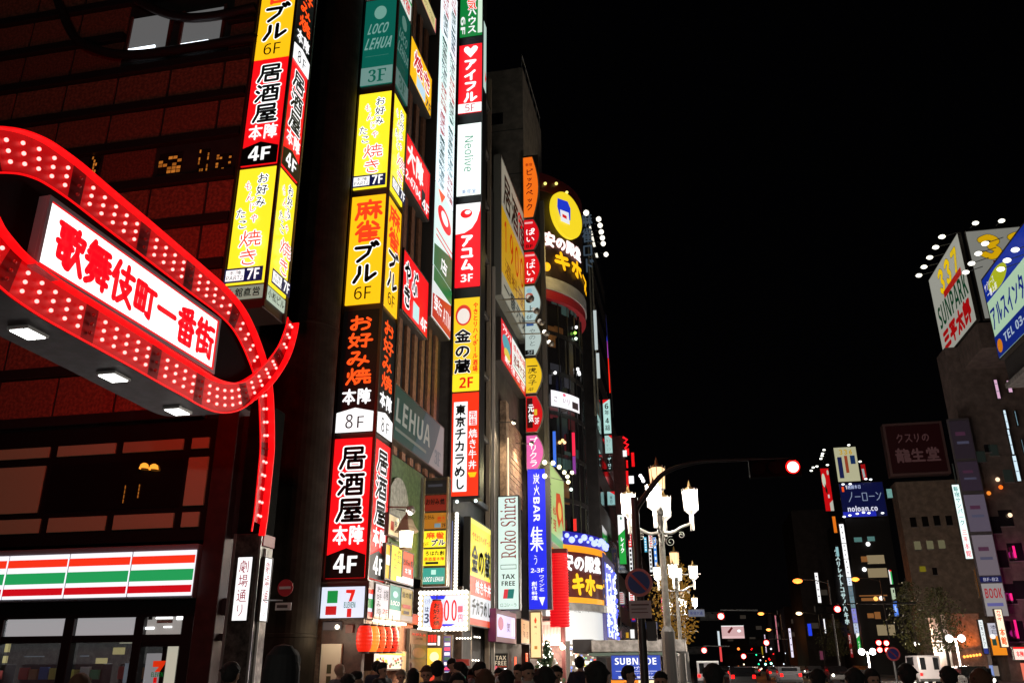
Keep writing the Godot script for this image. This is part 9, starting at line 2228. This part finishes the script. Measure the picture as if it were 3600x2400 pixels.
	for i in 70:
		var zz := -210.0 - rr2.randf() * 60.0
		var at := on_z(2560 + rr2.randf() * 330, 2338 - pow(rr2.randf(), 1.6) * 75 + 12, zz)
		at.y = maxf(at.y, 0.5)
		var cc: Color = [Color(1, 0.08, 0.08), Color(1, 0.9, 0.75), Color(1, 0.5, 0.2), Color(0.9, 0.95, 1), Color(0.15, 0.9, 0.6) if i % 4 == 0 else Color(1, 0.7, 0.5), Color(1, 0.1, 0.1)][i % 6]
		if not dots.has(cc):
			dots[cc] = SurfaceTool.new()
			dots[cc].begin(Mesh.PRIMITIVE_TRIANGLES)
		dots[cc].append_from(ball(0.12 + 0.2 * rr2.randf(), 8), 0, Transform3D(Basis(), at))
	var am := ArrayMesh.new()
	for cc in dots:
		dots[cc].commit(am)
		am.surface_set_material(am.get_surface_count() - 1, lit(cc, 2.5))
	var dl := MeshInstance3D.new()
	dl.name = "distant_lights"
	dl.mesh = am
	dl.set_meta("kind", "stuff")
	dl.set_meta("label", "scatter of tiny red, white and orange lights at the end of the avenue")
	dl.set_meta("category", "lights")
	add_child(dl)
	# lamps and trees on the opposite pavement
	for q in [[3050, 2290, -75.0], [3360, 2243, -70.0], [3225, 2262, -95.0]]:
		var at := on_z(q[0], q[1], q[2])
		var o := thing("twin_lamp", ["twin white lamp post below the bright tenant column", "white lamp cluster before the low salmon building", "single white lamp before the pharmacy building"][[3050, 3360, 3225].find(q[0])], "street lamp", Vector3(at.x, 0, q[2]))
		part(o, "post", cyl(0.1, 0.07, at.y, 8), paint(0.15, 0.15, 0.15), Vector3(0, at.y / 2, 0))
		for s in ([-1, 1] if q[0] != 3225 else [0]):
			part(o, "lamp_light", ball(0.26, 10), lit(WHITE, 3.0), Vector3(0.42 * s, at.y, 0))
		lamp_omni(o, Vector3(0, at.y - 0.5, 0.6), Color(1, 0.93, 0.85), 70.0, 0.3)
	var tr := [[3230, -90.0, 9.0, "dark leafy street tree before the pharmacy building"], [3330, -84.0, 8.0, "dark leafy street tree beside the white lamp cluster"], [2945, -120.0, 7.0, "small dim street tree beside the green panel"]]
	for q in tr:
		var at := on_z(q[0], 2300, q[1])
		var t := thing("street_tree", q[3], "tree", Vector3(at.x, 0, q[1]))
		tree_parts(t, q[2], 2.2, 2.6, Color(0.06, 0.06, 0.02), 1600, int(q[0]))
	var np := on_z(3140, 2298, -55)
	var s2 := thing("round_road_sign", "round no parking sign on the opposite kerb", "road sign", Vector3(np.x, 0, -55))
	part(s2, "pole", cyl(0.05, 0.05, np.y, 8), paint(0.2, 0.2, 0.2), Vector3(0, np.y / 2, 0))
	var dd := part(s2, "disc", cyl(0.38, 0.38, 0.03, 24), paint(0.4, 0.05, 0.06), Vector3(0, np.y, 0.07))
	dd.rotation.x = PI / 2
	part(s2, "blue_field", print_mesh([["E", 0.5, 0.5, 0.38, 0.38, Color(0.1, 0.12, 0.4)], ["P", [0.2, 0.25, 0.26, 0.19, 0.8, 0.75, 0.74, 0.81], Color(0.5, 0.1, 0.1)]], 0.76, 0.76, 0.0), null, Vector3(0, np.y - 0.38, 0.09))

# ---------- traffic
func car(n: String, label: String, at: Vector3, away: bool, c: Color, tall: float, long: float, lamp_e := 3.0) -> void:
	var o := thing(n, label, n.get_slice("_", 1) if n.contains("_") else n, at, "traffic on the avenue", 0.0 if away else PI)
	var w := 1.7
	var body := paint(c.r, c.g, c.b, 0.25)
	var dark := paint(0.012, 0.013, 0.015, 0.08)
	var poly := PackedVector2Array()
	if n.ends_with("van") or n.ends_with("truck"):
		for q in [[0, 0.3], [0, tall * 0.55], [0.06, tall - 0.1], [0.15, tall], [long - 0.7, tall], [long - 0.25, tall * 0.55], [long, tall * 0.42], [long, 0.3]]:
			poly.append(Vector2(q[0] - long / 2, q[1]))
	else:
		for q in [[0, 0.3], [0, 0.85], [0.15, 0.98], [0.7, 1.02], [1.15, tall], [2.6, tall], [3.3, 1.0], [4.2, 0.85], [long, 0.7], [long, 0.3]]:
			poly.append(Vector2(q[0] * long / 4.5 - long / 2, q[1]))
	var bm := part(o, "body", prism(poly, w), body)
	bm.rotation.y = PI / 2
	bm.position = Vector3(w / 2, 0, 0)
	# local +z is the rear
	var z := long / 2
	if n.ends_with("van") or n.ends_with("truck"):
		pbox(o, "rear_window", Vector3(-0.68, tall * 0.52, z - 0.02), Vector3(-0.3, tall - 0.16, z + 0.025), dark)
		pbox(o, "rear_window", Vector3(0.3, tall * 0.52, z - 0.02), Vector3(0.68, tall - 0.16, z + 0.025), dark)
		pbox(o, "rear_panel", Vector3(-0.28, tall * 0.5, z - 0.02), Vector3(0.28, tall - 0.12, z + 0.02), body)
	else:
		pbox(o, "rear_window", Vector3(-0.6, 1.04, z - 0.62 * long / 4.5 - 0.35), Vector3(0.6, tall - 0.08, z - 0.6 * long / 4.5 - 0.2), dark)
	pbox(o, "side_window", Vector3(-w / 2 - 0.012, tall * 0.66, -long * 0.28), Vector3(-w / 2 + 0.01, tall - 0.12, long * 0.2), dark)
	pbox(o, "side_window", Vector3(w / 2 - 0.01, tall * 0.66, -long * 0.28), Vector3(w / 2 + 0.012, tall - 0.12, long * 0.2), dark)
	pbox(o, "bumper", Vector3(-w / 2 - 0.01, 0.3, z - 0.05), Vector3(w / 2 + 0.01, 0.5, z + 0.08), paint(0.03, 0.03, 0.03, 0.5))
	for s in [-1.0, 1.0]:
		pbox(o, "tail_light", Vector3(s * 0.72 - 0.1, 0.72, z - 0.02), Vector3(s * 0.72 + 0.1, 0.95, z + 0.04), lit(Color(1, 0.04, 0.04), lamp_e))
		part(o, "headlight", ball(0.13, 10), lit(Color(1, 0.96, 0.9), lamp_e * 1.6), Vector3(s * 0.6, 0.66, -z - 0.0))
		for f in [-1.0, 1.0]:
			var wl := part(o, "wheel", cyl(0.31, 0.31, 0.2, 16), paint(0.02, 0.02, 0.02, 0.7), Vector3(s * (w / 2 - 0.08), 0.31, f * long * 0.31))
			wl.rotation.z = PI / 2
func make_traffic() -> void:
	var wht := Color(0.65, 0.63, 0.62)
	var blk := Color(0.015, 0.015, 0.017)
	var v0 := on_z(2490, 2360, -74)
	car("white_van", "white van with two small rear windows stopped in the near lane", Vector3(v0.x, 0, -74), true, wht, 1.92, 3.4, 3.5)
	car("dark_taxi", "dark taxi directly ahead of the white van", Vector3(v0.x + 0.2, 0, -82), true, blk, 1.5, 4.5)
	var cars := [[3.2, -68, true, "dark saloon car in the lane beside the white van"], [4.4, -90, true, "dark saloon car further ahead in the second lane"], [7.4, -78, true, "black saloon car in the third lane with red tail lights"], [8.6, -105, true, "dark car far ahead in the third lane"], [5.2, -125, true, "dark car far down the second lane"], [13.2, -92, false, "oncoming car with bright headlights next to the centre line"], [14.6, -120, false, "far oncoming car beside the centre line"], [19.2, -84, false, "oncoming car in the outer lane with bright headlights"], [20.0, -118, false, "far oncoming car in the outer lane"], [16.0, -150, false, "most distant oncoming car near the end of the avenue"], [9.0, -150, true, "most distant dark car in the third lane"]]
	var lanes := [[3.0, -112, "third dark car in the lane of the white van"], [6.6, -140, "dark car behind the far red signal"], [4.2, -165, "distant dark car in the second lane"], [8.4, -180, "distant dark car by the centre line"], [6.0, -205, "very distant dark car in the middle lane"], [3.6, -230, "very distant dark car at the kerb lane"]]
	for q in lanes:
		cars.append([q[0], q[1], true, q[2]])
	for q in [[13.0, -135, "second oncoming car beside the centre line"], [18.4, -145, "oncoming car far off in the outer lane"], [15.4, -175, "distant oncoming car in the inner lane"], [20.4, -190, "distant oncoming car by the opposite kerb"], [13.6, -215, "very distant oncoming car beside the centre line"], [17.0, -62, "near oncoming car in the middle lane"]]:
		cars.append([q[0], q[1], false, q[2]])
	for q in cars:
		car("saloon_car", q[3], Vector3(q[0], 0, q[1]), q[2], blk if int(q[1]) % 3 else Color(0.12, 0.12, 0.13), 1.45, 4.5, 3.5)
	var t := on_z(3245, 2345, -80)
	car("box_truck", "pale grey box truck parked across the avenue", Vector3(t.x, 0, -80), true, Color(0.4, 0.38, 0.4), 2.25, 4.8, 1.0)
	var g := on_z(3420, 2365, -46)
	car("parked_taxi", "dark parked taxi before the red lit shop row", Vector3(22.5, 0, -58), false, blk, 1.5, 4.5, 2.0)

func build_all() -> void:
	make_ground()
	make_gate()
	make_corner_block()
	make_lantern_shop()
	make_facade_signs()
	make_directory()
	make_tower_c()
	make_billboards()
	make_shaped_tower()
	make_discount_store()
	make_far_row()
	make_right_side()
	make_furniture()
	make_traffic()
	make_people()

func _ready() -> void:
	rng.seed = 11
	var cam := Camera3D.new()
	cam.name = "camera"
	add_child(cam)
	cam.position = EYE
	cam.basis = cam_basis
	cam.fov = 2.0 * rad_to_deg(atan(1200.0 / FOCAL))
	cam.near = 0.1
	cam.far = 2000.0
	cam.current = true
	var we := WorldEnvironment.new()
	we.name = "environment"
	var env := Environment.new()
	env.background_mode = Environment.BG_SKY
	var sky := Sky.new()
	var sm := ProceduralSkyMaterial.new()
	sm.sky_top_color = Color(0.004, 0.004, 0.006)
	sm.sky_horizon_color = Color(0.016, 0.014, 0.015)
	sm.ground_bottom_color = Color(0.004, 0.004, 0.004)
	sm.ground_horizon_color = Color(0.016, 0.014, 0.015)
	sky.sky_material = sm
	env.sky = sky
	env.tonemap_mode = Environment.TONE_MAPPER_LINEAR
	env.tonemap_exposure = 1.0
	env.sdfgi_enabled = true
	env.ssao_enabled = true
	env.ssil_enabled = true
	we.environment = env
	add_child(we)
	build_all()
	print("built ", get_child_count())
